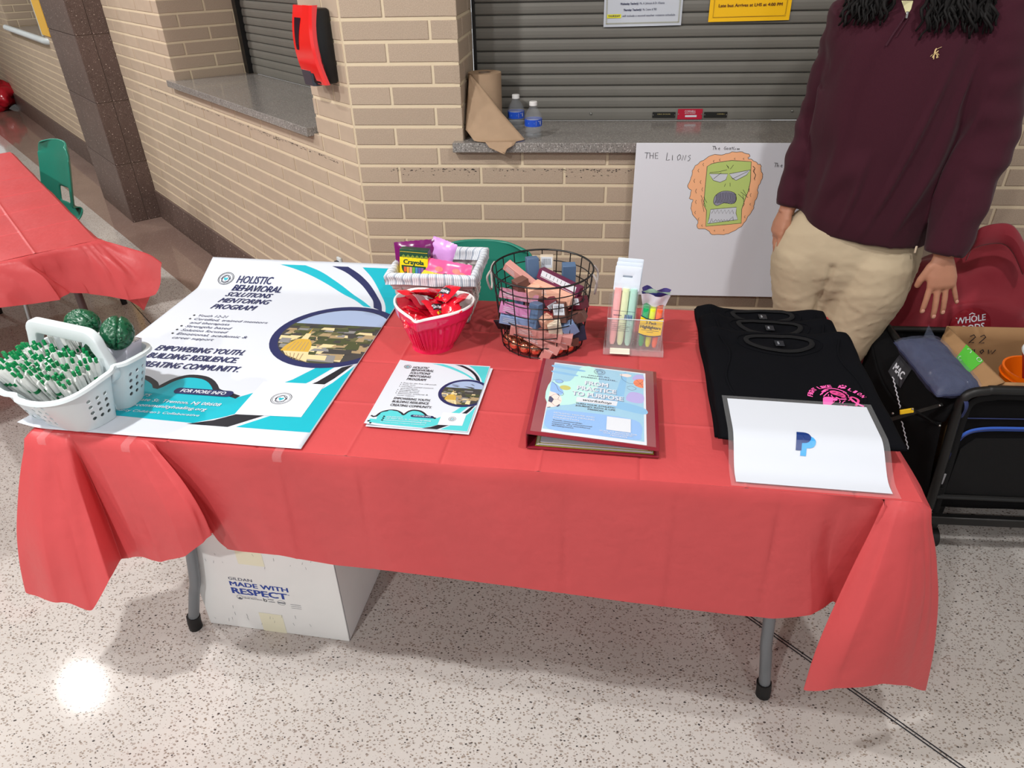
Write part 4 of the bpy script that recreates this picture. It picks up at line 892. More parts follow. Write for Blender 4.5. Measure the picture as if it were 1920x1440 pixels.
tub.data.polygons.foreach_set('use_smooth', [True]*len(tub.data.polygons)); tub.data.set_sharp_from_angle(angle=radians(35))
def frame2d(outer, inner, th, name, m, parent, M4):   # panel with a hole, given outlines of equal count
    n = len(outer); vs = [(x, -th/2, z) for x, z in outer]+[(x, -th/2, z) for x, z in inner]+[(x, th/2, z) for x, z in outer]+[(x, th/2, z) for x, z in inner]; fs = []
    for i in range(n):
        j = (i+1) % n; fs += [(i, n+i, n+j, j), (2*n+i, 2*n+j, 3*n+j, 3*n+i), (i, j, 2*n+j, 2*n+i), (n+i, 3*n+i, 3*n+j, n+j)]
    me = MB().add(vs, fs).xf(M4).mesh(name, m)
    o = modded(name, me, [('BEVEL', dict(width=.004, segments=3, limit_method='ANGLE', angle_limit=radians(50)))], parent); smooth_all(o.data); o.data.set_sharp_from_angle(angle=radians(50)); return o
def rrect(x0, x1, z0, z1, r, n=6, tl=0):
    out = []
    for cx_, cz_, a0 in ((x1-r-tl, z1-r, 0), (x0+r+tl, z1-r, 90), (x0+r, z0+r, 180), (x1-r, z0+r, 270)):
        for k in range(n+1): t = radians(a0+90*k/n); out.append((cx_+r*cos(t), cz_+r*sin(t)))
    return out
frame2d(rrect(-.126, .126, .08, .208, .034, tl=.018), rrect(-.094, .094, .128, .176, .014, tl=.012), .021, 'handle', M_WPLA, cd, Matrix.Translation((0, .006, 0)))
rbox((.158, .004, .085), .001, 1).obj('divider', M_WPLA, cd, loc=(0, .006, .0445))
rbox((.004, .078, .085), .001, 1).obj('divider', M_WPLA, cd, loc=(.02, .05, .0445))
# --- pens: prototype, then copies
M_PW = hexm('silver_white_pen_plastic', 214, 218, 216, rough=.25, spec=.6); M_PG = hexm('green_pen_plastic', 0, 122, 68, rough=.25); M_PGD = hexm('dark_green_grip', 10, 84, 50, rough=.4)
def make_pen():
    t = thing('pen', 'silver white click pen with green push button among the pens in the caddy', 'pen', group='green and white click pens in the caddy')
    MB().loft([(0, 0, .0, .0012, .0012), (0, 0, .012, .0036, .0036), (0, 0, .05, .0045, .0045), (0, 0, .09, .0052, .0052), (0, 0, .118, .0050, .0050), (0, 0, .130, .0036, .0036)], 10).obj('barrel', M_PW, t, ang=60)
    MB().loft([(0, 0, .128, .0030, .0030), (0, 0, .141, .0030, .0030), (0, 0, .1425, .0022, .0022)], 8).obj('push_button', M_PG, t)
    MB().loft([(0, 0, .083, .0054, .0054), (0, 0, .091, .0056, .0056)], 10).obj('band', M_PG, t)
    MB().tube([(.0042, 0, .128), (.0078, 0, .124), (.0086, 0, .10), (.0075, 0, .082)], [.0016, .002, .0018, .0014], 6).obj('clip', M_PW, t)
    return t
pen = make_pen(); R = random.Random(4); CM = Matrix.Translation(CO) @ Matrix.Rotation(CA, 4, 'Z')
spots = []
for j in range(8):
    for i in range(13):
        u = (i+.5+R.uniform(-.32, .32))/13*2-1; v = (j+.5+R.uniform(-.32, .32))/8
        spots.append((u, v))
for k, (u, v) in enumerate(spots):
    bx_, by_ = u*.074, -.062+.054*v; tx_, ty_ = u*.118-.010+R.uniform(-.004, .004), -.106+.098*v+R.uniform(-.003, .003)
    p0 = Vector((bx_, by_, .006)); dr = Vector((tx_-bx_, ty_-by_, .128)).normalized()
    lift = R.uniform(0, .016)+(.008 if v > .7 else 0)-(.006 if v < .2 else 0)
    q = dr.to_track_quat('Z', 'Y').to_matrix().to_4x4() @ Matrix.Rotation(R.uniform(0, 6.28), 4, 'Z')
    o = pen if k == 0 else dup(pen); o.matrix_world = CM @ Matrix.Translation(p0+dr*lift) @ q @ Matrix.Diagonal((1.22, 1.22, 1, 1))
for k in range(7):
    o = dup(pen, label='click pen lying behind the hand grip of the white caddy'); o['group'] = 'pens behind the grip of the caddy'
    o.matrix_world = CM @ Matrix.Translation((-.075+.011*k, .03+.008*(k % 3), .03)) @ Matrix.Rotation(radians(R.uniform(-35, -10)), 4, 'Y') @ Matrix.Rotation(R.uniform(-.3, .1), 4, 'X')
# --- green rubber brains
M_BRAIN = hexm('dark_green_rubber', 8, 78, 50, rough=.32, spec=.6)
def brain(label, loc, rot, s, seed):
    bm = bmesh.new(); bmesh.ops.create_icosphere(bm, subdivisions=5, radius=1)
    for v in bm.verts:
        p = v.co.normalized(); q = Vector(p)*2.1+Vector((seed, 0, 0)); wv = Vector((noise.noise(q), noise.noise(q+Vector((5, 3, 1))), noise.noise(q+Vector((1, 9, 4)))))
        n1 = noise.noise((p*2.6+wv*1.5+Vector((seed*3, 2, 0)))); g = max(0, 1-abs(n1)/.13); g = g**1.5
        fis = math.exp(-(p.x/.07)**2)*(p.z > -.25)
        r = 1+.03*(1-g)-.15*g-.16*fis
        if p.z < -.45: r *= 1-.10*(-.45-p.z)
        v.co = Vector((p.x*r*.86, p.y*r*1.06, p.z*r*.78))*s
    b = MB(); bm.verts.index_update(); b.add([v.co.copy() for v in bm.verts], [[v.index for v in f.verts] for f in bm.faces]); bm.free()
    t = thing('rubber_brain', label, 'toy', loc); t.rotation_euler = rot; b.obj('hemispheres', M_BRAIN, t, ang=180)
    MB().loft([(0, -.55*s, -.95*s, .16*s, .14*s), (0, -.5*s, -.6*s, .24*s, .2*s)], 12).obj('stem', M_BRAIN, t); return t
p1 = on_y(155, 606, TZ(.06, .17).y); p2 = on_y(220, 624, TZ(.15, .14).y)
brain('dark green rubber brain toy farther left behind the caddy grip', p1, (.15, -.1, 1.25), .0385, 1)
brain('dark green rubber brain toy nearer the small glittery box', p2, (.5, .35, .5), .0385, 4)
brain('green rubber brain toy tucked low beneath the two upper brains', (CM @ Vector((.02, .062, .115)))[:], (0, .4, 1.8), .037, 7)
brain('green rubber brain toy seen through the opening of the caddy grip', (CM @ Vector((-.035, .045, .075)))[:], (0, .1, .6), .036, 9)
# --- small glittery card box
gb = thing('card_stack', 'small silver glitter card box standing in the caddy compartment', 'box', CM @ Vector((.068, .050, .048)), CA+.35); gb.rotation_euler = (radians(-16), radians(10), CA+.30)
rbox((.052, .062, .10), .001, 1).obj('cards', hexm('pale_lilac_card', 204, 204, 218, rough=.6), gb, loc=(0, 0, .05))
def glitter():
    m = mat('silver_glitter', srgb(196, 194, 206), rough=.35, metal=.3); nt = m.node_tree; b = nt.nodes['Principled BSDF']; tc = nt.nodes.new('ShaderNodeTexCoord')
    v = nt.nodes.new('ShaderNodeTexVoronoi'); v.inputs['Scale'].default_value = 520; nt.links.new(tc.outputs['Object'], v.inputs['Vector'])
    r = nt.nodes.new('ShaderNodeValToRGB'); r.color_ramp.elements[0].color = (*srgb(120, 112, 130), 1); r.color_ramp.elements[1].color = (*srgb(250, 250, 255), 1); r.color_ramp.elements[0].position = .2; r.color_ramp.elements[1].position = .8
    s = nt.nodes.new('ShaderNodeSeparateColor'); nt.links.new(v.outputs['Color'], s.inputs[0]); nt.links.new(s.outputs[0], r.inputs[0]); nt.links.new(r.outputs[0], b.inputs['Base Color']); return m
rbox((.0525, .0625, .003), .0008, 1).obj('glitter_lid', glitter(), gb, loc=(0, 0, .1015))
# ------------------------------------------------------------------ heart shaped bowl
HB_ = TZ(.782, .487); hb = thing('heart_bowl', 'hot pink heart shaped bowl with ribbed sides full of red candy bags', 'bowl', HB_, TA+radians(-6))
M_PINK = hexm('hot_pink_ceramic', 226, 26, 84, rough=.12, coat=.6, spec=.6); M_WCER = hexm('white_ceramic', 236, 232, 232, rough=.12, coat=.5)
hc = spline([(0, -1.02), (.18, -.86), (.42, -.66), (.70, -.40), (.92, -.08), (1.0, .26), (.93, .58), (.70, .82), (.40, .88), (.14, .78), (0, .68), (-.14, .78), (-.40, .88), (-.70, .82), (-.93, .58), (-1.0, .26), (-.92, -.08), (-.70, -.40), (-.42, -.66), (-.18, -.86)], 12, True)
NH = len(hc)
def hpt(k, s, off=0):   # s 0 base circle .. 1 heart rim
    x, y = hc[k]; th = atan2(y, x); hx, hy = x*.104, y*.100+.005; r0 = .052; cx_, cy_ = cos(th)*r0, sin(th)*r0
    g = s**.8; X, Y = cx_*(1-g)+hx*g, cy_*(1-g)+hy*g; l = hypot(X, Y); return X*(1+off/l), Y*(1+off/l)
vs = []; fs = []; mi = []
prof_ = [(0, .0, 0, 0), (.0, .0, .004, 0), (.03, .004, .002, 0), (.06, .010, 0, 0)]+[(.06+.70*k/10, .010+.070*k/10, 0, 1) for k in range(1, 11)]+[(.80, .083, .0035, 0), (.86, .088, .004, 0), (.98, .112, .004, 0), (1.0, .1165, .003, 2)]
def hz(k): return 1.0+.0
rings_ = []
for s, z, off, fl in prof_:
    row = []
    for k in range(NH):
        o = off
        if fl == 1: rib = abs(((k*.5) % 1)-.5)*2; o += .0022*(1 if (k//3) % 2 else -1)*(1 if hc[k][0] > -.55 or hc[k][1] > 0 else .25)
        x, y = hpt(k, s, o); row.append((x, y, z))
    rings_.append(row)
for s, z, off in ((1.0, .118, 0), (1.0, .1165, -.003), (.9, .100, -.004), (.6, .065, -.004), (.3, .03, -.004), (.1, .012, -.004)):
    rings_.append([(*hpt(k, s, off), z) for k in range(NH)])
for r in rings_: vs += r
nr = len(rings_); no = len(prof_)
for j in range(nr-1):
    for k in range(NH): fs.append((j*NH+k, j*NH+(k+1) % NH, (j+1)*NH+(k+1) % NH, (j+1)*NH+k)); mi.append(0 if j < no-2 else 1)
fs.append(tuple(range(NH))[::-1]); mi.append(0); fs.append(tuple(range((nr-1)*NH, nr*NH))); mi.append(1)
b = MB(); b.add(vs, fs); b.m = mi; b.obj('bowl', [M_PINK, M_WCER], hb, ang=60)
# candy bags
M_CRED = hexm('glossy_red_foil', 206, 14, 40, rough=.22, spec=.7, bump=.5, bscale=60, bdist=.003); M_CRD = hexm('dark_red_foil', 150, 8, 34, rough=.25, spec=.7)
def sachet(name, label, cat, w_, h_, th, m, art, group=None, seed=1, crimp=.006, nx=16, ny=20):
    t = thing(name, label, cat, group=group)
    def fn(u, v, s=1):
        x, y = (u-.5)*w_, (v-.5)*h_; e = max(0, (1-abs(2*u-1)**3)*(1-abs(2*v-1)**4)); n_ = noise.noise(Vector((x*34, y*30, seed)))*.5+noise.noise(Vector((x*80, y*60, seed+2)))*.3
        return Vector((x, y+.0012*(int(u*nx) % 2 if v in (0, 1) else 0), s*(th/2*e)+n_*.006+.004*sin(x*60+seed)))
    b = MB(); b.grid(lambda u, v: fn(u, v), nx, ny); b.grid(lambda u, v: fn(1-u, v, -1), nx, ny); b.obj('wrapper', m, t, ang=50)
    if art:
        a = Art(lambda u, v, l: fn(min(1, max(0, u/w_+.5)), min(1, max(0, v/h_+.5)))+Vector((0, 0, l+.0008)), cut=.008); art(a); a.done(t)
    return t
M_RAIN = [hexm('candy_yellow_ink', 246, 206, 40, rough=.4), hexm('candy_green_ink', 60, 170, 70, rough=.4), hexm('candy_orange_ink', 244, 128, 30, rough=.4), hexm('candy_purple_ink', 116, 50, 140, rough=.4)]
def candy_art(a):
    a.poly('label_shape', [(-.030, -.010), (-.024, .008), (.0, .014), (.026, .010), (.031, -.006), (.010, -.013)], M_INK)
    a.text('lettering', 'Skittles', 0, -.006, .0125, M_WHITE, w=.054, align='c', bold=.04, lift=.0022)
    for i, x in enumerate((-.02, -.008, .006, .018)): a.ell('candy_dots', x, -.022+.003*(i % 2), .0045, .0045, M_RAIN[i], 10)
def back_art(a):
    for k in range(7): a.rect('small_print', -.028, .02-.005*k, .02-.003*(k % 3), .0212-.005*k, M_WHITE)
    a.rect('white_patch', -.022, -.028, .018, -.014, M_WHITE)
HM = Matrix.Translation(HB_) @ Matrix.Rotation(TA+radians(-6), 4, 'Z')
bags = [(-.062, -.005, .108, 12, 8, 30, 0, 'red candy bag at the left side of the heart bowl'), (-.030, .045, .125, -8, 14, 80, 0, 'red candy bag standing near the back left of the heart bowl'), (.040, .035, .128, 25, -12, -30, 1, 'red candy bag lying on top with its curved white name readable'),
        (.030, -.030, .110, 35, 18, 62, 1, 'red candy bag low at the front, its white name tilted upright'), (-.025, -.018, .119, 22, -8, 150, 2, 'red candy bag with a white patch lying near the middle of the bowl'), (-.020, -.060, .092, 40, 0, 20, 0, 'red candy bag at the heart tip of the bowl'),
        (.078, .020, .112, -10, -25, 10, 0, 'red candy bag against the right rim of the bowl'), (-.075, .040, .112, 5, 20, 60, 0, 'red candy bag at the back left rim of the bowl'), (.010, .070, .113, -18, 4, 5, 0, 'red candy bag at the back cleft of the bowl'), (-.05, -.040, .096, 30, 25, 120, 2, 'crumpled red candy bag below the left rim of the bowl'),
        (.062, -.022, .103, 20, -20, 35, 0, 'red candy bag below the right front rim of the bowl'), (.000, .010, .100, 10, 4, 40, 0, 'red candy bag buried in the middle of the bowl'), (.0, .0, .075, 0, 0, 75, 0, 'red candy bag at the bottom of the pile in the bowl'), (-.045, .01, .078, 5, 5, 15, 0, 'red candy bag low at the left of the pile'), (.05, .02, .080, 5, -5, 95, 0, 'red candy bag low at the right of the pile')]
for i, (x, y, z, rx, ry, rz, kind, lab) in enumerate(bags):
    t = sachet('candy_bag', lab, 'candy bag', .082, .066, .016, M_CRED if i % 4 else M_CRD, [None, candy_art, back_art][kind], 'red candy bags in the heart bowl', seed=i*3+1); SC_ = Matrix.Diagonal((.88, .88, 1, 1))
    t.matrix_world = HM @ Matrix.Translation((x*.80, y*.82+.006, z+.006)) @ Matrix.Rotation(radians(rz), 4, 'Z') @ Matrix.Rotation(radians(rx), 4, 'X') @ Matrix.Rotation(radians(ry), 4, 'Y') @ SC_
# ------------------------------------------------------------------ white woven basket with striped liner
WB = TZ(.758, .692, .002); wb = thing('woven_basket', 'white woven wood basket with a blue striped cloth liner behind the heart bowl', 'basket', WB, TA+radians(1))
M_WW = hexm('white_painted_wood', 222, 218, 216, rough=.55)
bw, bd_, tw, td, bh = .092, .078, .112, .098, .142
def wsec(s): return bw+(tw-bw)*s, bd_+(td-bd_)*s
def wpt(q, s, off=0):   # q runs 0..4 round the four sides
    a_, c_ = wsec(s); a_ += off; c_ += off; i = int(q) % 4; t = q-int(q); P4 = [(-a_, -c_), (a_, -c_), (a_, c_), (-a_, c_)]
    p, r = P4[i], P4[(i+1) % 4]; return Vector((p[0]+(r[0]-p[0])*t, p[1]+(r[1]-p[1])*t, bh*s))
b = MB(); b.grid(lambda u, v: Vector(((u-.5)*2*bw, (v-.5)*2*bd_, .003)), 2, 2); b.obj('basket_floor', M_WW, wb)
for side in range(4):
    n_ = 9 if side % 2 == 0 else 8
    for k in range(n_):
        q0 = side+(k+.10)/n_; q1 = side+(k+.90)/n_
        b = MB(); b.grid(lambda u, v: wpt(q0+(q1-q0)*u, v, .0018*sin(pi*v*7+pi*k)), 1, 22); me = b.mesh('stake', M_WW); modded('stake', me, [('SOLIDIFY', dict(thickness=.0014, offset=0))], wb)
for r in range(6):
    s0, s1 = .02+r*.14, .02+r*.14+.118
    def wf(u, v, r=r, s0=s0, s1=s1):
        q = u*4; side = int(q) % 4; n_ = 9 if side % 2 == 0 else 8; return wpt(q % 4, s0+(s1-s0)*v, .0022*cos(pi*((q-int(q))*n_))*(1 if r % 2 else -1))
    b = MB(); b.grid(wf, 136, 1); modded('weaver', b.mesh('weaver', M_WW), [('SOLIDIFY', dict(thickness=.0014, offset=0))], wb)
b = MB(); b.grid(lambda u, v: wpt((u*4) % 4, .80+.16*v, .0045), 64, 1); modded('rim_band', b.mesh('rim_band', M_WW), [('SOLIDIFY', dict(thickness=.003, offset=0))], wb)
ml = mat('striped_liner', srgb(226, 230, 236), rough=.9); nt = ml.node_tree; uvn = nt.nodes.new('ShaderNodeUVMap'); sx_ = nt.nodes.new('ShaderNodeSeparateXYZ'); nt.links.new(uvn.outputs[0], sx_.inputs[0])
def chain(op, a_, v1=None):
    n_ = nt.nodes.new('ShaderNodeMath'); n_.operation = op; nt.links.new(a_, n_.inputs[0])
    if v1 is not None: n_.inputs[1].default_value = v1
    return n_.outputs[0]
fr = chain('FRACT', chain('MULTIPLY', sx_.outputs[0], 44)); w1 = chain('LESS_THAN', chain('ABSOLUTE', chain('SUBTRACT', fr, .3)), .09); w2 = chain('LESS_THAN', chain('ABSOLUTE', chain('SUBTRACT', chain('FRACT', chain('MULTIPLY', sx_.outputs[0], 176)), .5)), .14)
w3 = nt.nodes.new('ShaderNodeMath'); w3.operation = 'MAXIMUM'; nt.links.new(w1, w3.inputs[0]); nt.links.new(w2, w3.inputs[1]); w3b = chain('MULTIPLY', w3.outputs[0], .75)
mxn = nt.nodes.new('ShaderNodeMix'); mxn.data_type = 'RGBA'; mxn.inputs[6].default_value = (*srgb(226, 230, 236), 1); mxn.inputs[7].default_value = (*srgb(120, 138, 160), 1); nt.links.new(w3b, mxn.inputs[0]); nt.links.new(mxn.outputs[2], nt.nodes['Principled BSDF'].inputs['Base Color'])
def liner(u, v):
    q = (u*4) % 4; wv = .003*noise.noise(Vector((u*26, v*4, 3)))
    if v < .45: t = v/.45; p = wpt(q, 1.03-.18*(1-t)+.02*t, -.006-.004*(1-t)+wv); return p
    if v < .6: t = (v-.45)/.15; p = wpt(q, 1.05+.03*sin(pi*t), -.006+.018*t+wv); return p
    t = (v-.6)/.4; drop = .16+.09*noise.noise(Vector((u*7, 0, 8))); return wpt(q, 1.05-drop*t*1.25, .012+.003*t+wv*1.4)
b = MB(); b.grid(liner, 176, 14); me = b.mesh('liner', ml, ang=180)
uvl = me.uv_layers.new(name='UVMap')
for p in me.polygons:
    us = [(me.loops[li].vertex_index % 177)/176 for li in p.loop_indices]
    for li, u in zip(p.loop_indices, us): uvl.data[li].uv = (u, 0)
link('liner', me, wb)
WM = Matrix.Translation(WB) @ Matrix.Rotation(TA+radians(1), 4, 'Z')
# crayon box
cb = thing('crayon_box', 'yellow and green crayon box in the left of the woven basket', 'box'); cb.matrix_world = WM @ Matrix.Translation((-.058, -.050, .105)) @ Matrix.Rotation(radians(-8), 4, 'X') @ Matrix.Rotation(radians(3), 4, 'Y')
M_CY = hexm('crayon_yellow_card', 250, 214, 10, rough=.4); M_CG = hexm('crayon_green_card', 20, 70, 44, rough=.35)
rbox((.078, .030, .072), .001, 1).obj('box_body', M_CY, cb, loc=(0, 0, .036)); rbox((.0784, .0304, .022), .001, 1).obj('lid', M_CG, cb, loc=(0, 0, .083))
a = Art(lambda u, v, l: (u, -.0152-l, v))
for k in range(6): a.poly('print', [(-.034+.0125*k, .074), (-.028+.0125*k, .080), (-.022+.0125*k, .074), (-.028+.0125*k, .071)], hexm('crayon_olive_ink', 120, 140, 50))
a.rect('print', -.038, .0865, .038, .0875, M_RAIN[0])
a.text('lettering', 'Crayola', 0, .054, .0125, M_CG, w=.056, align='c', bold=.045, lift=.002)
a.poly('print', [(.034*cos(t), .050-.030*abs(sin(t))**.8) for t in [pi*k/16 for k in range(17)]], M_CG)
cc = [hexm(n_, *c_) for n_, c_ in (('crayon_red', (226, 96, 60)), ('crayon_orange', (240, 170, 60)), ('crayon_pink', (236, 160, 150)), ('crayon_leaf', (110, 180, 70)), ('crayon_sky', (70, 140, 200)), ('crayon_blue', (90, 100, 190)), ('crayon_violet', (140, 90, 170)))]
for k in range(7):
    x = -.024+.008*k; h_ = .019*sqrt(max(.1, 1-(x/.034)**2)); a.rect('print', x-.0034, .048-h_, x+.0034, .046, cc[k]); a.poly('print', [(x-.0034, .048-h_), (x, .043-h_), (x+.0034, .048-h_)], cc[k])
a.rect('print', -.036, .004, -.005, .012, cc[0]); a.rect('print', .002, .002, .036, .010, hexm('crayon_box_red', 206, 60, 40))
a.done(cb)
M_GUM = hexm('pink_yellow_foil', 240, 90, 150, rough=.25, spec=.6)
def gum(a):
    a.poly('print', [(-.07, -.03), (.07, -.03), (.07, .004), (.03, .010), (-.02, .006), (-.07, .010)], M_RAIN[0])
    for x, y in ((-.02, .018), (.028, .02), (.045, .012)): a.ell('print', x, y, .011, .007, hexm('salmon_ink', 240, 130, 120), 14)
    for x, y, r_ in ((0, -.008, .012), (-.022, -.012, .007), (.02, -.012, .008), (0, .004, .008), (.037, -.014, .006), (-.036, -.012, .005)): a.ell('print', x, y, r_, r_*.7, M_INK, 12)
    for k in range(10): a.ell('print', -.04+.009*k, .002+.003*(k % 3), .0014, .0014, cc[0], 6)
g_ = sachet('gummy_bag', 'pink and yellow gummy candy bag in front inside the woven basket', 'candy bag', .135, .085, .02, M_GUM, gum, seed=5); g_.matrix_world = WM @ Matrix.Translation((.032, -.060, .128)) @ Matrix.Rotation(radians(68), 4, 'X') @ Matrix.Rotation(radians(-8), 4, 'Z')
g_ = sachet('candy_pouch', 'glossy dark purple pouch behind the crayon box', 'candy bag', .115, .085, .02, hexm('purple_foil', 112, 16, 96, rough=.22, spec=.7), None, seed=8); g_.matrix_world = WM @ Matrix.Translation((-.062, -.012, .165)) @ Matrix.Rotation(radians(72), 4, 'X') @ Matrix.Rotation(radians(6), 4, 'Z')
g_ = sachet('candy_pouch', 'pale lilac translucent pouch left of the chair back in the basket', 'candy bag', .072, .085, .018, hexm('lilac_foil', 206, 150, 220, rough=.3, spec=.6), None, seed=12); g_.matrix_world = WM @ Matrix.Translation((.010, -.005, .168)) @ Matrix.Rotation(radians(75), 4, 'X') @ Matrix.Rotation(radians(-18), 4, 'Z')
# ------------------------------------------------------------------ black wire basket with cosmetic boxes
RB_ = TZ(1.066, .545, .004); wr = thing('wire_basket', 'round black wire basket heaped with small cosmetic boxes', 'basket', RB_, TA)
M_WIRE = hexm('black_wire', 16, 16, 17, rough=.35); H0, r0, r1 = .200, .106, .127
def circ(z, rw=.0013, nm='ring_wire'):
    r_ = r0+(r1-r0)*z/H0; MB().tube([(r_*cos(2*pi*k/48), r_*sin(2*pi*k/48), z) for k in range(48)], rw, 6, closed=True).obj(nm, M_WIRE, wr)
for k in range(8): circ(H0*k/7, .0024 if k == 7 else .0014)
for k in range(20):
    an = 2*pi*(k+.4)/20; MB().tube([(r0*cos(an), r0*sin(an), -.003), (r1*cos(an), r1*sin(an), H0)], .0014, 6).obj('upright_wire', M_WIRE, wr)
for k in range(9):
    x = -r0+2*r0*(k+.5)/9; l = sqrt(max(0, r0*r0-x*x)); MB().tube([(x, -l, 0), (x, l, 0)], .0012, 5).obj('bottom_wire', M_WIRE, wr)
M_ROPE = hexm('grey_rope', 176, 168, 164, rough=.9, bump=.8, bscale=300)
for sx in (-1, 1):
    MB().tube(spline([(sx*r1, -.028, H0), (sx*(r1+.010), -.030, H0-.02), (sx*(r1+.006), -.01, H0-.058), (sx*(r1+.006), .012, H0-.058), (sx*(r1+.010), .030, H0-.02), (sx*r1, .028, H0)], 5), .0028, 8).obj('rope_handle', M_ROPE, wr)
RM = Matrix.Translation(RB_) @ Matrix.Rotation(TA, 4, 'Z')
cols_ = {'dusty pink': (206, 148, 140), 'mauve pink': (190, 128, 150), 'slate blue': (84, 108, 140), 'pale blue': (128, 152, 192), 'plum': (104, 40, 72), 'brown': (104, 70, 62), 'peach': (226, 172, 148), 'lilac pink': (198, 128, 176), 'rose': (196, 136, 130), 'cream': (214, 200, 180), 'deep maroon': (92, 30, 44), 'navy': (44, 46, 70)}
boxes = [('mauve pink', -.055, -.045, .142, .098, .022, 8, -12, 'mauve pink box lying left of the basket middle'), ('lilac pink', -.048, -.068, .112, .104, .024, 6, -13, 'lilac pink box lying across the left front'), ('pale blue', -.050, -.072, .086, .100, .024, 6, -12, 'pale blue box under the lilac one at the left front'), ('dusty pink', -.058, .000, .178, .090, .022, -20, -30, 'dusty pink box sloping at the top left'), ('slate blue', -.030, .030, .176, .030, .075, 20, 0, 'slate blue box standing at the top left'), ('brown', -.052, -.030, .165, .034, .032, 40, 10, 'dark brown box under the sloping pink one'), ('peach', -.020, -.035, .150, .036, .030, 30, 15, 'peach box in the upper middle'),
         ('plum', .045, -.010, .168, .120, .026, -24, -14, 'plum box with white lettering on top at the right'), ('peach', .030, -.035, .148, .110, .026, -22, -12, 'long peach box under the plum one'), ('slate blue', .062, .045, .160, .034, .070, 10, 0, 'slate blue box at the back right'), ('deep maroon', .030, -.055, .128, .030, .028, 15, 30, 'deep maroon box with a white label in the middle'), ('brown', .052, -.062, .112, .034, .052, -10, 8, 'brown box with a white end label right of the middle'), ('peach', .018, -.080, .092, .030, .026, 40, 24, 'small peach box in the front middle'), ('cream', .040, -.085, .078, .034, .034, 10, 12, 'cream box below the brown one'),
         ('slate blue', -.010, -.072, .092, .028, .085, -30, 0, 'slate blue box pointing down in the middle'), ('deep maroon', .092, -.040, .128, .05, .030, -40, 20, 'maroon box with a white end at the right'), ('brown', .085, -.055, .095, .060, .028, -10, 24, 'brown box against the right wires'), ('pale blue', .075, -.070, .072, .036, .034, 14, 30, 'pale blue box low at the right'), ('navy', .088, -.045, .045, .05, .04, 20, 10, 'navy box low at the right behind the wires'), ('rose', .0, -.088, .062, .120, .022, -4, -8, 'long rose box across the front'), ('rose', .030, -.086, .056, .110, .024, -2, -8, 'second long rose box lying lower across the front'), ('rose', .010, -.092, .036, .095, .020, -12, -20, 'rose box sloping down at the lower front'), ('rose', .022, -.098, .006, .026, .040, -20, -25, 'rose box poking through the wires at the bottom'), ('rose', -.050, -.080, .065, .045, .026, 4, -10, 'rose box at the lower left front'), ('rose', .055, -.085, .030, .032, .022, 20, 0, 'small rose box with a window at the lower right'), ('brown', .080, -.060, .028, .034, .022, 30, 0, 'small dark box at the lower right'),
         ('dusty pink', .0, .02, .10, .10, .03, 20, 0, 'dusty pink box deep in the middle'), ('slate blue', -.04, .04, .10, .09, .03, 60, 0, 'slate blue box deep at the back left'), ('plum', .04, .04, .10, .09, .03, -50, 0, 'plum box deep at the back right'), ('navy', .0, .07, .08, .10, .03, 0, 0, 'navy box against the back wires'), ('brown', -.06, .01, .07, .09, .03, 85, 0, 'brown box deep at the left'), ('cream', .002, .075, .178, .034, .05, 5, 0, 'white labelled dark box standing at the back')]
_seen = {}
for i, (cn, x, y, z, w_, h_, rz, tl, lab) in enumerate(boxes):
    m = hexm(cn.replace(' ', '_')+'_card', *cols_[cn], rough=.45, spec=.4)
    t = thing('cosmetic_box', lab+' of the wire basket' if 'basket' not in lab else lab, 'box', group='cosmetic boxes in the wire basket')
    t.matrix_world = RM @ Matrix.Translation((x, y, z)) @ Matrix.Rotation(radians(rz), 4, 'Z') @ Matrix.Rotation(radians(-tl if abs(tl) > 5 else 0), 4, 'Y') @ Matrix.Rotation(radians((i*7) % 24-12), 4, 'X')
    dp = min(w_, h_, .028)+.0; rbox((w_, dp, h_), .0008, 1).obj('carton', m, t)
    a = Art(lambda u, v, l, dp=dp: (u, -dp/2-.0001-l, v))
    big = max(w_, h_); M_L = M_WHITE
    if w_ > .08:
        for k in range(3): a.rect('small_print', -w_*.42, h_*.2-k*h_*.2, -w_*(.15-.03*k), h_*.2-k*h_*.2+.0012, M_L)
        a.rect('small_print', w_*.05, -h_*.3, w_*.38, -h_*.3+.001, M_L)
    if 'label' in lab or 'white' in lab:
        a.rect('barcode_label', -w_*.42, -h_*.1, w_*.42, h_*.46, M_WHITE)
        for k in range(7): a.rect('barcode_label', -w_*.3+k*w_*.09, h_*.05, -w_*.3+k*w_*.09+.0012, h_*.38, M_INK)
    if a.layers: a.done(t)
M_ROSEG = hexm('rose_gold', 232, 150, 120, rough=.16, metal=.9)
for i, (x, y, z) in enumerate(((-.082, -.045, .018), (-.062, -.070, .018), (-.035, -.084, .017), (-.008, -.090, .017), (.048, -.078, .016), (.072, -.062, .016), (.088, -.030, .02), (-.05, -.04, .02))):
    t = thing('metallic_ball', 'rose gold ball with a dark seam at the bottom of the wire basket', 'ball', group='rose gold balls at the bottom of the wire basket'); t.matrix_world = RM @ Matrix.Translation((x, y, z)) @ Matrix.Rotation(.5*i, 4, 'X')
    MB().ball((0, 0, 0), .0165, 20).obj('shell', M_ROSEG, t); MB().tube([(.0166*cos(2*pi*k/20), .0166*sin(2*pi*k/20), 0) for k in range(20)], .0008, 5, closed=True).obj('seam', M_INK, t)
b = MB(); b.grid(lambda u, v: Vector((-.125+.06*u+.01*v, -.030+.012*v, .062-.03*v+.012*u*(1-v))), 6, 4); t = thing('black_ribbon', 'black ribbon end poking out through the left wires', 'ribbon'); t.matrix_world = RM; modded('ribbon', b.mesh('ribbon', M_INK), [('SOLIDIFY', dict(thickness=.001))], t)
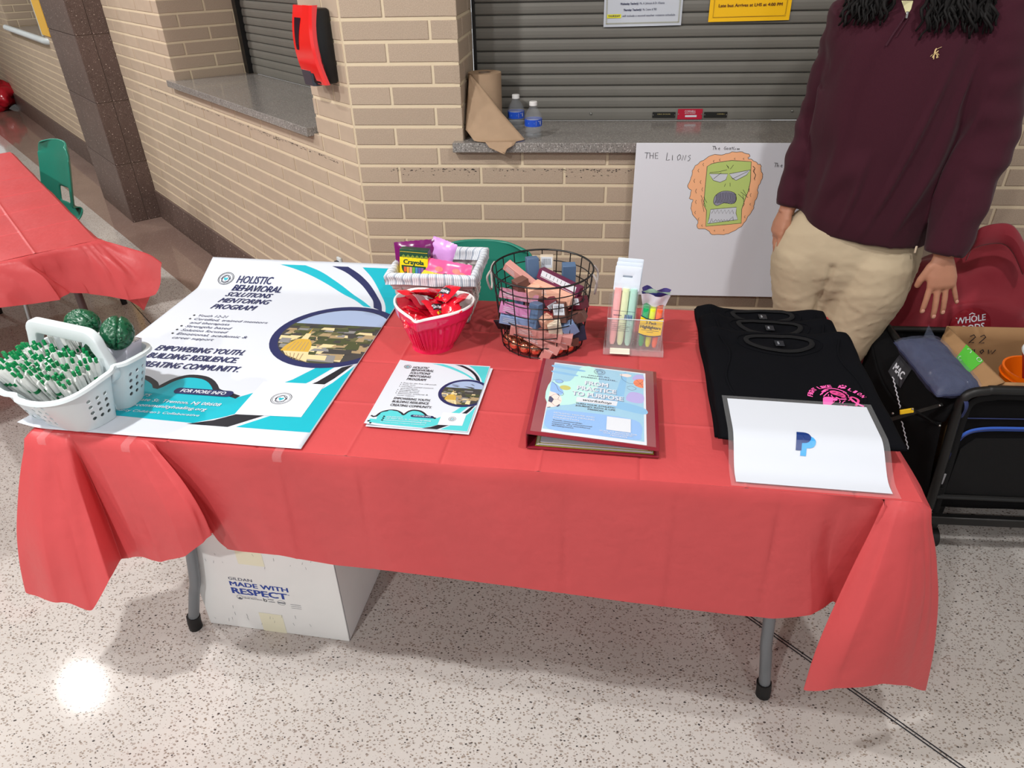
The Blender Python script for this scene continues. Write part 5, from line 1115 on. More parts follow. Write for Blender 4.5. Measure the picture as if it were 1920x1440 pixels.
# ------------------------------------------------------------------ clear organiser with highlighter packs
OR_ = TZ(1.228, .478, .003); og = thing('acrylic_organizer', 'clear two-bay acrylic organizer holding highlighter packs', 'organizer', OR_, TA+radians(0))
M_ACR = mat('clear_acrylic', (.97, .98, 1), rough=.03, trans=1, ior=1.3, spec=.5); MATS['clear_acrylic'].node_tree.nodes['Principled BSDF'].inputs['Transmission Weight'].default_value = 1
M_ACR2 = mat('clear_acrylic_wall', (.75, .78, .80), rough=.04, alpha=.10, spec=.8)
def slab(nm, c, d, m=None): rbox(d, .0008, 1).obj(nm, m or M_ACR2, og, loc=c)
slab('base_plate', (.0755, .062, .002), (.151, .124, .004)); slab('front_lip', (.0755, .0015, .010), (.151, .003, .016))
slab('front_panel', (.0755, .026, .047), (.138, .0025, .086)); slab('back_panel', (.0755, .121, .060), (.138, .0025, .112)); slab('divider', (.0755, .073, .047), (.0025, .092, .086))
for sx in (0, 1): slab('side_panel', (.0065+.138*sx, .073, .052), (.0025, .094, .096)); slab('base_rim', (.0015+.148*sx, .062, .009), (.003, .124, .014))
for z in (.090,): MB().box((.0755, .026, z), (.138, .0028, .0012)).obj('polished_edge', M_WPLA, og, smooth=False)
OM = Matrix.Translation(OR_) @ Matrix.Rotation(TA, 4, 'Z')
M_CELLO = mat('clear_cellophane', (.8, .85, .9), rough=.12, alpha=.08, spec=.9, bump=.6, bscale=50, bdist=.004)
def pack(label, M4, w_, h_, cols3, hang, band, caps=None):
    t = thing('highlighter_pack', label, 'marker pack', group='highlighter packs in the acrylic organizer'); t.matrix_world = M4
    n_ = len(cols3); pw = (w_-.006)/n_
    for i, c_ in enumerate(cols3):
        x = -w_/2+.003+pw*(i+.5); m = hexm('marker_%s' % i+band, *c_, rough=.35)
        o = MB().loft([(x, 0, .008, pw*.25, .004), (x, 0, .016, pw*.40, .0055), (x, 0, .05, pw*.46, .0065), (x, 0, h_*.72, pw*.47, .0065), (x, 0, h_*.74, pw*.42, .006)], 12).obj('highlighter', m, t)
    b = MB(); b.grid(lambda u, v: Vector(((u-.5)*w_, -.009*(1-abs(2*u-1)**4)*(1 if v < .86 else .3)-.0015, h_*.80*v)), 10, 10); b.obj('pouch', M_CELLO, t, ang=180)
    b = MB(); b.grid(lambda u, v: Vector(((.5-u)*w_, .009*(1-abs(2*u-1)**4)+.001, h_*.80*v)), 10, 10); b.obj('pouch_back', M_CELLO, t, ang=180)
    return t
pastel = [(250, 176, 176), (226, 238, 190), (176, 222, 208)]; neon = [(0, 170, 96), (224, 236, 40), (255, 104, 44)]
for k in range(3):
    M4 = OM @ Matrix.Translation((.040+.002*k, .036+.024*k, .004)) @ Matrix.Rotation(radians(-9+2*k), 4, 'X') @ Matrix.Rotation(radians(3), 4, 'Y')
    t = pack(['front pastel highlighter pack with a white hang card', 'middle pastel highlighter pack behind the front one', 'rear pastel highlighter pack with only its hang card top showing'][k], M4, .064, .212, pastel, True, 'pastel')
    hcard = rrect(-.032, .032, .150, .212+.003*k, .003); inner = rrect(-.012, .012, .184+.003*k, .189+.003*k, .0022)
    frame2d(hcard, inner, .0012, 'hang_card', hexm('pale_blue_white_card', 222, 232, 244, rough=.4), t, Matrix.Translation((0, 0, 0)))
    if k == 0:
        a = Art(lambda u, v, l: (u, -.0112-l, v)); 
        for q in range(5): a.rect('barcode', .004+.004*q, .078, .0062+.004*q, .092, M_BLUE)
        a.rect('small_print', -.024, .088, -.004, .0895, M_NAVY); a.rect('small_print', -.026, .100, .028, .1008, M_NAVY)
        for q in range(5): a.rect('small_print', -.026, .068-.005*q, .020-.004*(q % 2), .0688-.005*q, M_GREY)
        a.done(t)
for k in range(4):
    M4 = OM @ Matrix.Translation((.110+.001*k, .034+.018*k, .004)) @ Matrix.Rotation(radians(-7+1.5*k), 4, 'X') @ Matrix.Rotation(radians(4), 4, 'Y')
    t = pack(['front neon highlighter pack with a yellow name band', 'second neon highlighter pack, its crumpled top fanned out', 'third neon highlighter pack from the front', 'rearmost neon highlighter pack in the right bay'][k], M4, .056, .148, neon, False, 'neon')
    b = MB(); R2 = random.Random(k)
    b.grid(lambda u, v: Vector(((u-.5)*(.056+.016*v), -.012*(v)*(1+.5*sin(u*11+k))-.004*noise.noise(Vector((u*9, v*5, k))), .118+.030*v+.004*sin(u*9+k*2))), 12, 4)
    b.obj('crumpled_top', [hexm('white_film_print', 226, 228, 238, rough=.3), hexm('navy_film_print', 60, 56, 130, rough=.3), hexm('pale_green_film', 190, 222, 200, rough=.3), hexm('violet_film_print', 96, 84, 160, rough=.3)][k], t, ang=180)
    if k == 0:
        a = Art(lambda u, v, l: (u, -.0112-l, v)); a.poly('name_band', [(-.028, .046), (-.028, .090), (-.014, .084), (0, .082), (.014, .084), (.028, .090), (.028, .046), (.014, .042), (0, .041), (-.014, .042)], M_CY)
        a.line('name_band', [(-.028, .092), (-.014, .086), (0, .084), (.014, .086), (.028, .092)], .0022, M_NAVY); a.line('name_band', [(-.028, .044), (-.014, .040), (0, .039), (.014, .040), (.028, .044)], .0022, M_NAVY)
        a.text('lettering', '3 Pack', 0, .072, .0068, M_INK, w=.026, align='c', bold=.03, lift=.002); a.text('lettering', 'Highlighters', 0, .060, .0078, M_INK, w=.050, align='c', bold=.045, lift=.002)
        a.rect('lettering', -.022, .0545, .022, .0555, M_INK); a.rect('lettering', -.008, .050, .008, .051, M_INK); a.done(t)
rbox((.05, .03, .0012), .0004, 1).obj('paper_slip', hexm('cream_paper', 236, 232, 214, rough=.6), og, loc=(.042, .012, .006))
# ================================================================== THINGS ALONG THE WALLS
from mathutils.bvhtree import BVHTree
# notices on the shutter
def notice(label, x0, x1, z0, z1, m, rz):
    t = thing('notice', label, 'paper', ((x0+x1)/2, CY+.3375, z0)); t.rotation_euler = (0, radians(rz), 0)
    w_ = x1-x0; b = MB(); b.grid(lambda u, v: Vector(((u-.5)*w_, -.0012-.002*sin(pi*u)*(1-v), (z1-z0)*v)), 8, 6); b.obj('sheet', m, t, ang=180)
    return t, Art(lambda u, v, l: Vector((u, -.0040-l, v)))
t, a = notice('white schedule sheet with a dotted border taped to the shutter', .079, .360, 1.380, 1.597, M_PAPER, -.6)
y = .032
GLD = hexm('dull_gold_ink', 150, 146, 96); BRN = hexm('brown_print_ink', 96, 52, 26)
for i, (s1, s2) in enumerate((('Thursday: Teacher(s)', 'Ms. Cramer & TBD'), ('Wednesday: Teacher(s)', 'Ms. A. Johnson & Dr. Khanna'), ('Tuesday: Teacher (s)', 'Ms. Ingram and Ms. Quezada'))):
    a.text('lettering', s1, -.006-.012*(i == 1), .051+.020*i, .0068, M_NAVY, w=.064, align='r', bold=.03); a.text('lettering', s2, -.001-.012*(i == 1), .051+.020*i, .0068, M_NAVY, w=[.050, .088, .082][i])
a.rect('highlight', -.128, .029, -.078, .041, hexm('yellow_highlighter', 236, 232, 30)); a.text('lettering', 'THURSDAY', -.125, .032, .0068, M_NAVY, w=.044, bold=.04); a.text('lettering', 'will include a second teacher rotation schedule', -.074, .032, .0068, M_NAVY, w=.190)
for k in range(44): a.ring('border', -.128+.00595*k, .011, .0022, .0010, GLD, 6)
for sx in (-1, 1):
    for k in range(30): a.ring('border', sx*.1305, .012+.0062*k, .0022, .0010, GLD, 6)
a.done(t)
t, a = notice('yellow late bus notice taped to the shutter', .456, .741, 1.392, 1.607, hexm('amber_paper', 252, 196, 8, rough=.5), -.6)
a.text('lettering', 'Late bus Arrives at LHS at 4:00 PM', 0, .047, .0098, BRN, w=.222, align='c', bold=.025)
a.line('border', [(-.128, .2), (-.128, .014), (.127, .014), (.129, .2)], .001, BRN); a.line('border', [(-.1265, .2), (-.1265, .0155), (.120, .0155), (.1255, .021), (.1275, .2)], .0006, BRN); a.done(t)
# drawing board
db = thing('drawing_board', 'white poster board with a hand drawn orange and green lion face below the counter', 'poster', (.2, CY-.047, .482))
rbox((.72, .005, .570), .0008, 1).obj('board', hexm('white_board', 222, 224, 232, rough=.55), db, loc=(.36, 0, .285))
a = Art(lambda u, v, l: Vector((u, -.0026-l, v-.482)))
OR = hexm('orange_marker', 250, 186, 140, rough=.7); GR = hexm('green_marker', 186, 208, 120, rough=.7); MK = hexm('black_marker', 34, 30, 40, rough=.6); MKG = hexm('grey_marker', 70, 68, 90, rough=.6)
mane = [(0.326, 1.022), (0.36, 1.022), (0.388, 1.012), (0.384, 1.001), (0.399, 0.996), (0.42, 0.983), (0.431, 0.978), (0.434, 0.96), (0.443, 0.942), (0.439, 0.919), (0.433, 0.897), (0.437, 0.876), (0.43, 0.847), (0.429, 0.823), (0.415, 0.794), (0.401, 0.764), (0.38, 0.746), (0.358, 0.733), (0.339, 0.728), (0.297, 0.728), (0.278, 0.745), (0.241, 0.752), (0.24, 0.777), (0.219, 0.802), (0.21, 0.831), (0.213, 0.855), (0.201, 0.86), (0.204, 0.889), (0.19, 0.901), (0.199, 0.936), (0.202, 0.964), (0.218, 0.984), (0.239, 0.998), (0.26, 1.012), (0.301, 1.014)]
mane = spline(mane, 4, True); mane = [(x+.0012*sin(i*2.1), y+.0012*cos(i*1.7)) for i, (x, y) in enumerate(mane)]
face = [(0.249, 0.973), (0.262, .982), (0.281, 0.987), (0.33, 0.994), (0.396, 0.990), (0.404, 0.923), (0.402, 0.89), (0.393, 0.847), (0.389, 0.823), (0.395, 0.771), (0.330, .764), (0.271, 0.758), (0.266, 0.817), (0.254, 0.836), (0.251, 0.899)]
a.poly('mane', mane, OR); a.line('ink_lines', mane, .0016, MK, closed=True); a.poly('face', face, GR); a.line('ink_lines', face, .0018, MK, closed=True)
for pts in ([(0.259, 0.948), (0.323, 0.948), (0.319, 0.927), (0.3, 0.918), (0.276, 0.925)], [(0.328, 0.948), (0.398, 0.962), (0.387, 0.944), (0.354, 0.925), (0.339, 0.934)], [(0.28, 0.821), (0.37, 0.83), (0.371, 0.808), (0.381, 0.784), (0.328, 0.776), (0.276, 0.768), (.279, .79)]):
    a.poly('face_whites', pts, M_WHITE); a.line('ink_lines', pts, .0017, MK, closed=True)
nose = spline([(0.287, 0.846), (0.29, 0.87), (0.309, 0.885), (0.336, 0.887), (0.358, 0.878), (0.365, 0.854), (0.352, 0.842), (0.324, 0.845), (0.301, 0.835)], 4, True)
a.poly('nose', nose, hexm('scribble_grey', 150, 150, 172, rough=.7)); a.line('ink_lines', nose, .0016, MK, closed=True)
for k in range(15): x = .292+.0048*k; a.line('ink_lines', [(x, .843+.002*(k % 2)), (x+.004, .858), (x+.002, .884-.0004*(k-7)**2*.4)], .0019, MK)
zz = [(.285+.0065*k, (.820 if k % 2 else .806)) for k in range(13)]; a.line('ink_lines', zz, .0015, MK); zz = [(.283, .770), (.289, .788), (.293, .775)]+[(.298+.005*k, (.784 if k % 2 else .777)) for k in range(12)]+[(.362, .795), (.366, .780)]; a.line('ink_lines', zz, .0015, MK)
for pts in ([(0.314, 0.979), (0.324, 0.966), (.319, .975)], [(0.338, 0.979), (0.329, 0.964)], [(0.32, 0.914), (0.317, 0.903)], [(0.335, 0.917), (0.337, 0.904)], [(.369, .877), (.392, .858)], [(.376, .885), (.404, .865)], [(.383, .893), (.398, .872)], [(.385, .875), (.395, .84), (.39, .83)], [(.402, .905), (.405, .885)], [(.24, .872), (.262, .83)], [(.243, .858), (.258, .812)], [(.25, .866), (.264, .845)], [(.26, .952), (.290, .955), (.318, .962)], [(.276, .930), (.3, .952)], [(.34, .930), (.39, .957)]): a.line('ink_lines', pts, .0014, MK)
for x, y, d in ((.222, .965, .012), (.236, .985, .01), (.212, .93, .014), (.234, .925, .012), (.222, .895, .016), (.243, .90, .014), (.226, .855, .014), (.228, .815, .012), (.243, .79, .010), (.258, .765, .008), (.305, .745, .005), (.338, .747, .005), (.41, .965, .012), (.418, .94, .014), (.413, .88, .012), (.417, .845, .008), (.405, .80, .01), (.29, 1.0, .008), (.34, 1.003, .006), (.37, 1.003, .006), (.27, .995, .008)): a.line('ink_lines', [(x, y), (x-.003, y-d/2), (x+.001, y-d)], .0013, MK)
a.line('ink_lines', [(.404, .975), (.412, .968), (.410, .955), (.418, .945), (.416, .93)], .002, MK)
def hand(txt, x, y, h, wd, dx, lay='handwriting'):
    strokes = {'T': [[(0, 1), (.9, .95)], [(.45, 1), (.35, 0)]], 'H': [[(0, 1), (.05, 0)], [(.6, 1), (.6, 0)], [(.05, .5), (.6, .5)]], 'E': [[(.5, 1), (0, .95), (.05, 0), (.55, .05)], [(0, .5), (.45, .5)]], 'L': [[(.1, 1.3), (0, 0), (.6, .1)]], 'I': [[(.1, .9), (.15, 0)]], 'O': [[(.4, 1), (.05, .6), (.2, 0), (.6, .3), (.6, .8), (.4, 1)]], 'N': [[(0, 0), (.1, .9), (.5, 0), (.6, .9)]], 'S': [[(.5, .9), (.1, .7), (.5, .35), (.35, .0), (.1, -.1)]],
               'h': [[(0, 1), (.05, 0)], [(.05, .4), (.35, .5), (.4, 0)]], 'e': [[(.1, .3), (.5, .35), (.3, .6), (.05, .3), (.3, 0), (.5, .05)]], 'G': [[(.6, .9), (.2, .9), (0, .4), (.3, 0), (.65, .2), (.6, .45), (.3, .45)]], 'o': [[(.3, .6), (.05, .3), (.3, 0), (.5, .3), (.3, .6)]], 'a': [[(.45, .6), (.1, .5), (.1, .05), (.45, .2), (.45, .6), (.5, 0)]], 't': [[(.2, .9), (.25, 0)], [(0, .6), (.5, .6)]], 'i': [[(.1, .6), (.15, 0)]], 'n': [[(0, .6), (.05, 0)], [(.05, .4), (.3, .6), (.4, 0)]], '2': [[(0, .8), (.3, 1), (.55, .75), (.1, .05), (.6, .1)]], 'w': [[(0, .6), (.2, 0), (.4, .5), (.6, 0), (.9, .6)]], 's': [[(.4, .6), (.1, .45), (.4, .2), (.1, 0)]], 'r': [[(0, .6), (.05, 0)], [(.05, .4), (.4, .6)]]}
    for ch in txt:
        for st in strokes.get(ch, []): a.line(lay, [(x+p*h, y+q*h) for p, q in st], wd, MK)
        x += h*dx if ch != ' ' else h*.8
hand('THE', .030, 1.000, .020, .0015, .92); hand('LIONS', .106, .994, .020, .0016, .90); hand('The', .258, 1.030, .012, .0014, .85); hand('Goat', .298, 1.030, .011, .0013, .75); hand('Lion', .330, 1.030, .008, .0013, .7); hand('The', .474, .972, .014, .0014, .8)
a.done(db)
# paper towel roll
tr = thing('paper_towel_roll', 'brown paper towel roll with a sheet hanging over the counter edge', 'paper roll', (-.346, 2.728, 1.0485))
M_KR = mat('kraft_paper', srgb(166, 140, 114), rough=.8, vary=.04, vscale=30, bump=.2, bscale=60)
MB().loft([(0, 0, 0, .060, .060), (0, 0, .205, .060, .060), (0, 0, .2055, .056, .056), (0, 0, .204, .022, .022), (0, 0, .10, .021, .021)], 40).obj('roll', M_KR, tr)
MB().loft([(0, 0, .10, .0215, .0215), (0, 0, .206, .0215, .0215), (0, 0, .206, .019, .019), (0, 0, .1, .019, .019)], 24, cap=False).obj('core', hexm('grey_core', 130, 112, 96, rough=.9), tr)
Lh = [(880, 141, 2.672), (876, 190, 2.635), (873, 243, 2.59), (889, 264, 2.548), (946, 290, 2.512)]; Rh = [(882, 140, 2.67), (908, 170, 2.655), (942, 213, 2.615), (984, 261, 2.575), (951, 279, 2.512)]
def hs(u, v):
    k = min(3, int(v*4)); t = v*4-k; f = lambda A: [A[k][i]*(1-t)+A[k+1][i]*t for i in range(3)]
    l, r = f(Lh), f(Rh); q = [l[i]*(1-u)+r[i]*u for i in range(3)]; p = on_y(q[0], q[1], q[2]); p.y += -.012*sin(pi*u)*sin(pi*min(1, v*1.2))+.004*noise.noise(Vector((u*5, v*6, 2))); p.z = max(p.z, 1.0515) if p.y > 2.534 else p.z; p.y = min(p.y, 2.530) if p.z < 1.050 else p.y
    return p-Vector(tr.location)
b = MB(); b.grid(hs, 14, 32); o = modded('hanging_sheet', b.mesh('hanging_sheet', M_KR), [('SOLIDIFY', dict(thickness=.0008))], tr); smooth_all(o.data)
# bottles
M_PET = mat('clear_bottle_plastic', (.45, .48, .52), rough=.04, alpha=.17, spec=1.0, bump=.5, bscale=70, bdist=.002); M_LBL = hexm('blue_bottle_label', 30, 78, 190, rough=.35); M_WAT = mat('water', (.6, .68, .75), rough=.02, alpha=.06, spec=.8); M_CAP = hexm('white_cap', 226, 226, 226, rough=.4)
def bottle(label, loc):
    t = thing('water_bottle', label, 'bottle', loc, group='small water bottles on the back counter')
    pr = [(0, .020), (.003, .027), (.010, .030), (.016, .028), (.022, .0305), (.030, .029), (.036, .031), (.040, .031), (.064, .031), (.068, .0315), (.074, .030), (.088, .024), (.100, .0155), (.106, .012), (.112, .012)]
    MB().loft([(0, 0, z, r, r) for z, r in pr], 28, cap=False).obj('bottle_body', M_PET, t)
    MB().loft([(0, 0, z, r-.0012, r-.0012) for z, r in pr[:9]], 24).obj('water', M_WAT, t)
    o = MB().loft([(0, 0, .040, .0316, .0316), (0, 0, .064, .0316, .0316)], 32, cap=False).obj('paper_label', M_LBL, t)
    a = Art(lambda u, v, l: Vector((.0318*sin(u/.0318), -.0318*cos(u/.0318), v))*(1+0)); 
    a.rect('lettering', -.034, .0605, .034, .063, M_WHITE); a.rect('lettering', -.034, .041, .034, .0435, M_WHITE)
    for x0, x1 in ((.012, .032),): a.poly('lettering', [(x0, .045), (x0+(x1-x0)*.5, .045), (x1, .045), (x1, .059), (x0+(x1-x0)*.5, .059), (x0, .059)], M_WHITE)
    a.rect('lettering', -.016, .050, .006, .054, hexm('light_blue_label', 120, 170, 220)); a.done(o)
    MB().loft([(0, 0, .108, .0142, .0142), (0, 0, .120, .0142, .0142), (0, 0, .1215, .0125, .0125)], 28).obj('cap', M_CAP, t)
bottle('small clear water bottle in front, clear of the hanging brown sheet', (-.164, 2.634, 1.0485)); bottle('small clear water bottle behind, half hidden by the brown sheet', (-.238, 2.775, 1.0485))
# soap dispenser on the slanting wall (frame of that wall)
ds = thing('soap_dispenser', 'glossy red and black soap dispenser on the slanting brick wall', 'dispenser', C0, RL)
M_RG = hexm('glossy_red_plastic', 232, 30, 30, rough=.14, coat=.6, spec=.6); M_BP = hexm('black_plastic', 20, 21, 23, rough=.35); M_GP = hexm('slate_grey_plastic', 52, 58, 68, rough=.3)
x0, x1 = -.205, -.058
rb(MB(), ((x0+x1)/2, -.0335, 1.355), (x1-x0, .067, .238), .010, 3).obj('back_housing', M_BP, ds)
def sweep(name, m, xa0, xa1, zt, zb, yf, yb, n=16, shift=None):
    vs = []; fs = []
    for k in range(n+1):
        t = k/n; z = zt+(zb-zt)*t; f = yf(t); g = yb(t); s = shift(t) if shift else 0
        vs += [(xa0+s, g, z), (xa0+s, f+.010, z), (xa0+.012+s, f, z), (xa1-.008+s, f, z), (xa1+s, f+.008, z), (xa1+s, g, z)]
    for k in range(n):
        for i in range(5): fs.append((k*6+i, (k+1)*6+i, (k+1)*6+i+1, k*6+i+1))
    fs += [tuple(range(6)), tuple(range(n*6, n*6+6))[::-1], tuple()] ; fs = [f for f in fs if f]
    fs += [(k*6+5, (k+1)*6+5, (k+1)*6, k*6) for k in range(n)]
    return MB().add(vs, fs).obj(name, m, ds, ang=35)
sweep('front_cover', M_RG, x0, x1, 1.482, 1.272, lambda t: -.066-.020*sin(pi*min(1, t*.9)), lambda t: -.045-.015*sin(pi*t))
sweep('side_swoosh', M_RG, -.120, -.052, 1.484, 1.238, lambda t: -.072-.017*sin(pi*t)+.008*t*t, lambda t: -.045-.022*sin(pi*t), shift=lambda t: .012*t*t)
sweep('spout_cover', M_GP, x0+.006, -.115, 1.278, 1.228, lambda t: -.076+.006*t, lambda t: -.04)
wq = MB(); wq.grid(lambda u, v: Vector((x0+.030+(.048-.030*v)*u, -.0672-.020*sin(pi*min(1, (.176+v*.476)*.9)), 1.445-.100*v)), 2, 12); wq.obj('window', mat('dark_window', srgb(42, 12, 34), rough=.08, coat=.5), ds, ang=180)
# outlet peeping above the banner
p = on_y(638, 484, 2.62); n_ = Vector((.70711, .70711, 0)); d = FW + RT*((638-960)/F_PX) - UP*((484-720)/F_PX); k = (C0-Vector((0, 0, CAM_H))).dot(n_)/d.dot(n_); pw = Vector((0, 0, CAM_H))+d*k
ot = thing('wall_outlet', 'small white outlet plate low on the slanting wall, just above the banner', 'outlet', pw, RL)
rbox((.030, .010, .05), .002, 2).obj('plate', M_WPLA, ot, loc=(0, -.006, -.02)); rbox((.020, .018, .02), .002, 1).obj('plug', M_BP, ot, loc=(-.004, -.017, -.020))
# red bag at the far left
rbg = thing('plastic_bag', 'red plastic bag slumped on the floor at the far left wall', 'bag', (-7.42, 8.85, 0))
bm = bmesh.new(); bmesh.ops.create_icosphere(bm, subdivisions=4, radius=1)
for v in bm.verts:
    p = v.co.normalized(); r = 1+.35*noise.noise(p*2.4)+.22*abs(noise.noise(p*5))+.14*noise.noise(p*11); tp_ = max(0, p.z)
    v.co = Vector((p.x*r*.24*(1-.25*tp_), p.y*r*.24*(1-.25*tp_), max(.0, .19+p.z*r*.21)))
b = MB(); bm.verts.index_update(); b.add([v.co.copy() for v in bm.verts], [[v.index for v in f.verts] for f in bm.faces]); bm.free(); b.obj('bag_body', hexm('red_bag_plastic', 190, 16, 40, rough=.2, spec=.8), rbg, ang=180)
rb(MB(), (0, 0, .0), (.04, .5, .9), .01, 1).obj('x', M_BP) if False else None
# ================================================================== WAGON AND BAGS AT THE RIGHT
M_FAB = mat('black_canvas', (.0045, .0045, .005), rough=.85, bump=.4, bscale=700, bdist=.0005, spec=.1); M_FAB2 = mat('charcoal_canvas', (.009, .009, .0095), rough=.8, spec=.15, bump=.4, bscale=600, bdist=.0006)
M_BT = hexm('black_powder_coat', 15, 15, 15, rough=.45); M_BLUEZ = hexm('blue_zip_tape', 40, 84, 176, rough=.6); M_NV = hexm('navy_webbing', 38, 48, 92, rough=.8)
WY = 1.722
wg = thing('folding_wagon', 'black canvas folding wagon with blue zipped pocket at the right of the table', 'wagon')
def quadsurf(name, A, B_, C_, D_, m, th=.003, n=(10, 10), bump=.003, seed=0, parent=None):
    A, B_, C_, D_ = map(Vector, (A, B_, C_, D_)); N = (B_-A).cross(D_-A).normalized()
    b = MB(); b.grid(lambda u, v: (A*(1-u)+B_*u)*(1-v)+(D_*(1-u)+C_*u)*v+N*bump*noise.noise(Vector((u*4, v*4, seed)))*1.5, *n)
    o = modded(name, b.mesh(name, m), [('SOLIDIFY', dict(thickness=th, offset=0))], parent); smooth_all(o.data); return o
fb_l = on_y(1746, 934, WY); ft_l = on_y(1800, 748, WY); XR = 2.02
quadsurf('front_panel', (fb_l.x, WY, .165), (XR, WY, .165), (XR, WY, ft_l.z), (ft_l.x, WY, ft_l.z), M_FAB, parent=wg, n=(40, 20), bump=.004)
quadsurf('back_panel', (.98, 2.10, .165), (XR, 2.10, .165), (XR, 2.10, .56), (.96, 2.10, .56), M_FAB, parent=wg, seed=2)
quadsurf('floor_panel', (fb_l.x, WY, .165), (XR, WY, .165), (XR, 2.10, .165), (.98, 2.10, .165), M_FAB, parent=wg, seed=3)
quadsurf('end_panel', (XR, WY, .165), (XR, 2.10, .165), (XR, 2.10, .56), (XR, WY, .56), M_FAB, parent=wg, seed=4)
U0, U1, U2 = on_y(1664, 612, 2.09), on_y(1712, 676, 1.94), on_y(1800, 742, WY+.012); L0, L1, L2 = on_y(1634, 628, 2.06), on_y(1672, 742, 1.90), on_y(1765, 792, WY-.01)
def flap(u, v):
    f = lambda a_, b_, c_: a_*((1-v)*(1-2*v))+b_*(4*v*(1-v))+c_*(v*(2*v-1))
    p = f(U0, U1, U2)*(1-u)+f(L0, L1, L2)*u; N = Vector((-.6, -.6, .5)).normalized(); return p+N*(.014*sin(pi*u)+.004*noise.noise(Vector((u*3, v*7, 4))))
b = MB(); b.grid(flap, 12, 30); o = modded('rim_flap', b.mesh('rim_flap', M_FAB), [('SOLIDIFY', dict(thickness=.012, offset=-1))], wg); smooth_all(o.data)
b = MB(); b.grid(lambda u, v: flap(1, u)*(1-v)+Vector((L0.x+(fb_l.x-L0.x)*u-.012*sin(pi*v), L0.y+(WY-L0.y)*u, .165))*v+Vector((0, 0, 0)), 20, 20); o = modded('end_panel', b.mesh('end_panel', M_FAB), [('SOLIDIFY', dict(thickness=.003, offset=0))], wg); smooth_all(o.data)
def flp(u, v, l): # u along the flap downward right, v across
    p = flap(.46-v/.085, .40+u/.42); q = Vector((-.55, -.62, .56)).normalized(); return p+q*(.004+l)
pt = Art(flp, cut=.02); pt.rect('label_patch', -.02, -.020, .062, .026, M_INK, lift=.0005); pt.text('lettering', 'MAC', -.008, -.006, .0155, M_WHITE, w=.056, bold=.045, lift=.002)
pt.done(wg)
# frame tubes
fr = spline([(fb_l.x-.004, WY-.012, .17), tuple(on_y(1772, 850, WY-.012)), tuple(on_y(1795, 772, WY-.012)), tuple(on_y(1812, 742, WY-.012)), tuple(on_y(1850, 733, WY-.012)), tuple(on_y(1930, 733, WY-.012)), (XR, WY-.012, on_y(1930, 733, WY-.012).z)], 7)
MB().tube(fr, .013, 12).obj('front_frame', M_BT, wg)
fr2 = [(x+.026, y+.004, z-.024) for x, y, z in fr]; MB().tube(fr2, .010, 8, flat=.5).obj('seam_binding', M_FAB2, wg)
MB().tube([tuple(U0), tuple(U1), tuple(U2)], .011, 10).obj('side_rail', M_BT, wg); MB().tube([(.96, 2.10, .57), (XR, 2.10, .57)], .011, 10).obj('rear_rail', M_BT, wg)
gz = lambda px, py, o=.006: tuple(on_y(px, py, WY-o))
zp = spline([gz(1752, 925), gz(1768, 880), gz(1785, 842), gz(1808, 815), gz(1845, 805), gz(1925, 805), gz(1990, 806)], 6)
MB().tube(zp, .0075, 8, flat=.45).obj('zip_tape', M_BLUEZ, wg); MB().tube([(x+.001, y-.004, z) for x, y, z in zp], .0018, 6).obj('zip_teeth', M_NAVY, wg)
rbox((.010, .004, .040), .002, 1).obj('zip_pull', hexm('grey_pull', 130, 130, 134, rough=.5), wg, loc=gz(1768, 898, .014)); rbox((.011, .003, .03), .001, 1).obj('pull_tab', M_FAB2, wg, loc=gz(1762, 922, .014))
pk = [gz(1770, 925, .004), gz(1800, 842, .004), gz(1830, 822, .004), gz(1925, 822, .004), gz(1960, 940, .004)]
b = MB(); b.add([Vector(p) for p in pk], [(0, 4, 3, 2, 1)]); modded('pocket', b.mesh('pocket', M_FAB2, smooth=False), [('SOLIDIFY', dict(thickness=.004, offset=0))], wg)
MB().tube(spline([gz(1800, 768, .008), gz(1810, 752, .02), gz(1812, 765, .03), gz(1803, 782, .012)], 5), .007, 8, flat=.3).obj('strap_loop', M_NV, wg)
MB().tube([gz(1800, 784, .006), gz(1925, 786, .006)], .0016, 6).obj('piping', M_NV, wg)
MB().tube([gz(1747, 930, .012), gz(1800, 932, .012), gz(1990, 940, .012)], .008, 8).obj('bottom_hem', M_BT, wg)
bar0, bar1 = on_y(1700, 972, WY-.02), on_y(1925, 978, WY-.02)
rb(MB(), ((bar0.x+XR)/2, WY-.02, (bar0.z+bar1.z)/2), (XR-bar0.x, .022, .030), .003, 1).obj('axle_bar', M_BT, wg)
rb(MB(), ((bar0.x+XR)/2, 2.08, (bar0.z+bar1.z)/2), (XR-bar0.x, .022, .030), .003, 1).obj('axle_bar', M_BT, wg)
for x in (1.14, XR-.08):
    for yy in (WY+.01, 2.07):
        o = MB().tube([(x-.014, yy, .034), (x+.014, yy, .034)], .034, 20).obj('wheel', M_RUB, wg); MB().tube([(x-.016, yy, .034), (x+.016, yy, .034)], .012, 12).obj('hub', M_BT, o)
        rb(MB(), (x, yy+.004, .10), (.02, .02, .13), .003, 1).obj('wheel_fork', M_BT, wg)
MB().tube([tuple(on_y(1668, 787, WY+.03)), tuple(on_y(1768, 757, WY))], .0105, 4, flat=.4).obj('hinge_bar', M_BT, wg)
MB().tube([tuple(on_y(1712, 767, WY)), tuple(on_y(1763, 799, WY))], .006, 4, flat=.4).obj('hinge_bar', M_BT, wg)
stk = rb(MB(), (0, 0, 0), (.036, .004, .015), .001, 1).obj('warning_sticker', hexm('yellow_sticker', 244, 200, 20, rough=.5), wg, loc=on_y(1700, 771, WY-.006)); stk.rotation_euler = (0, radians(-14), radians(0))
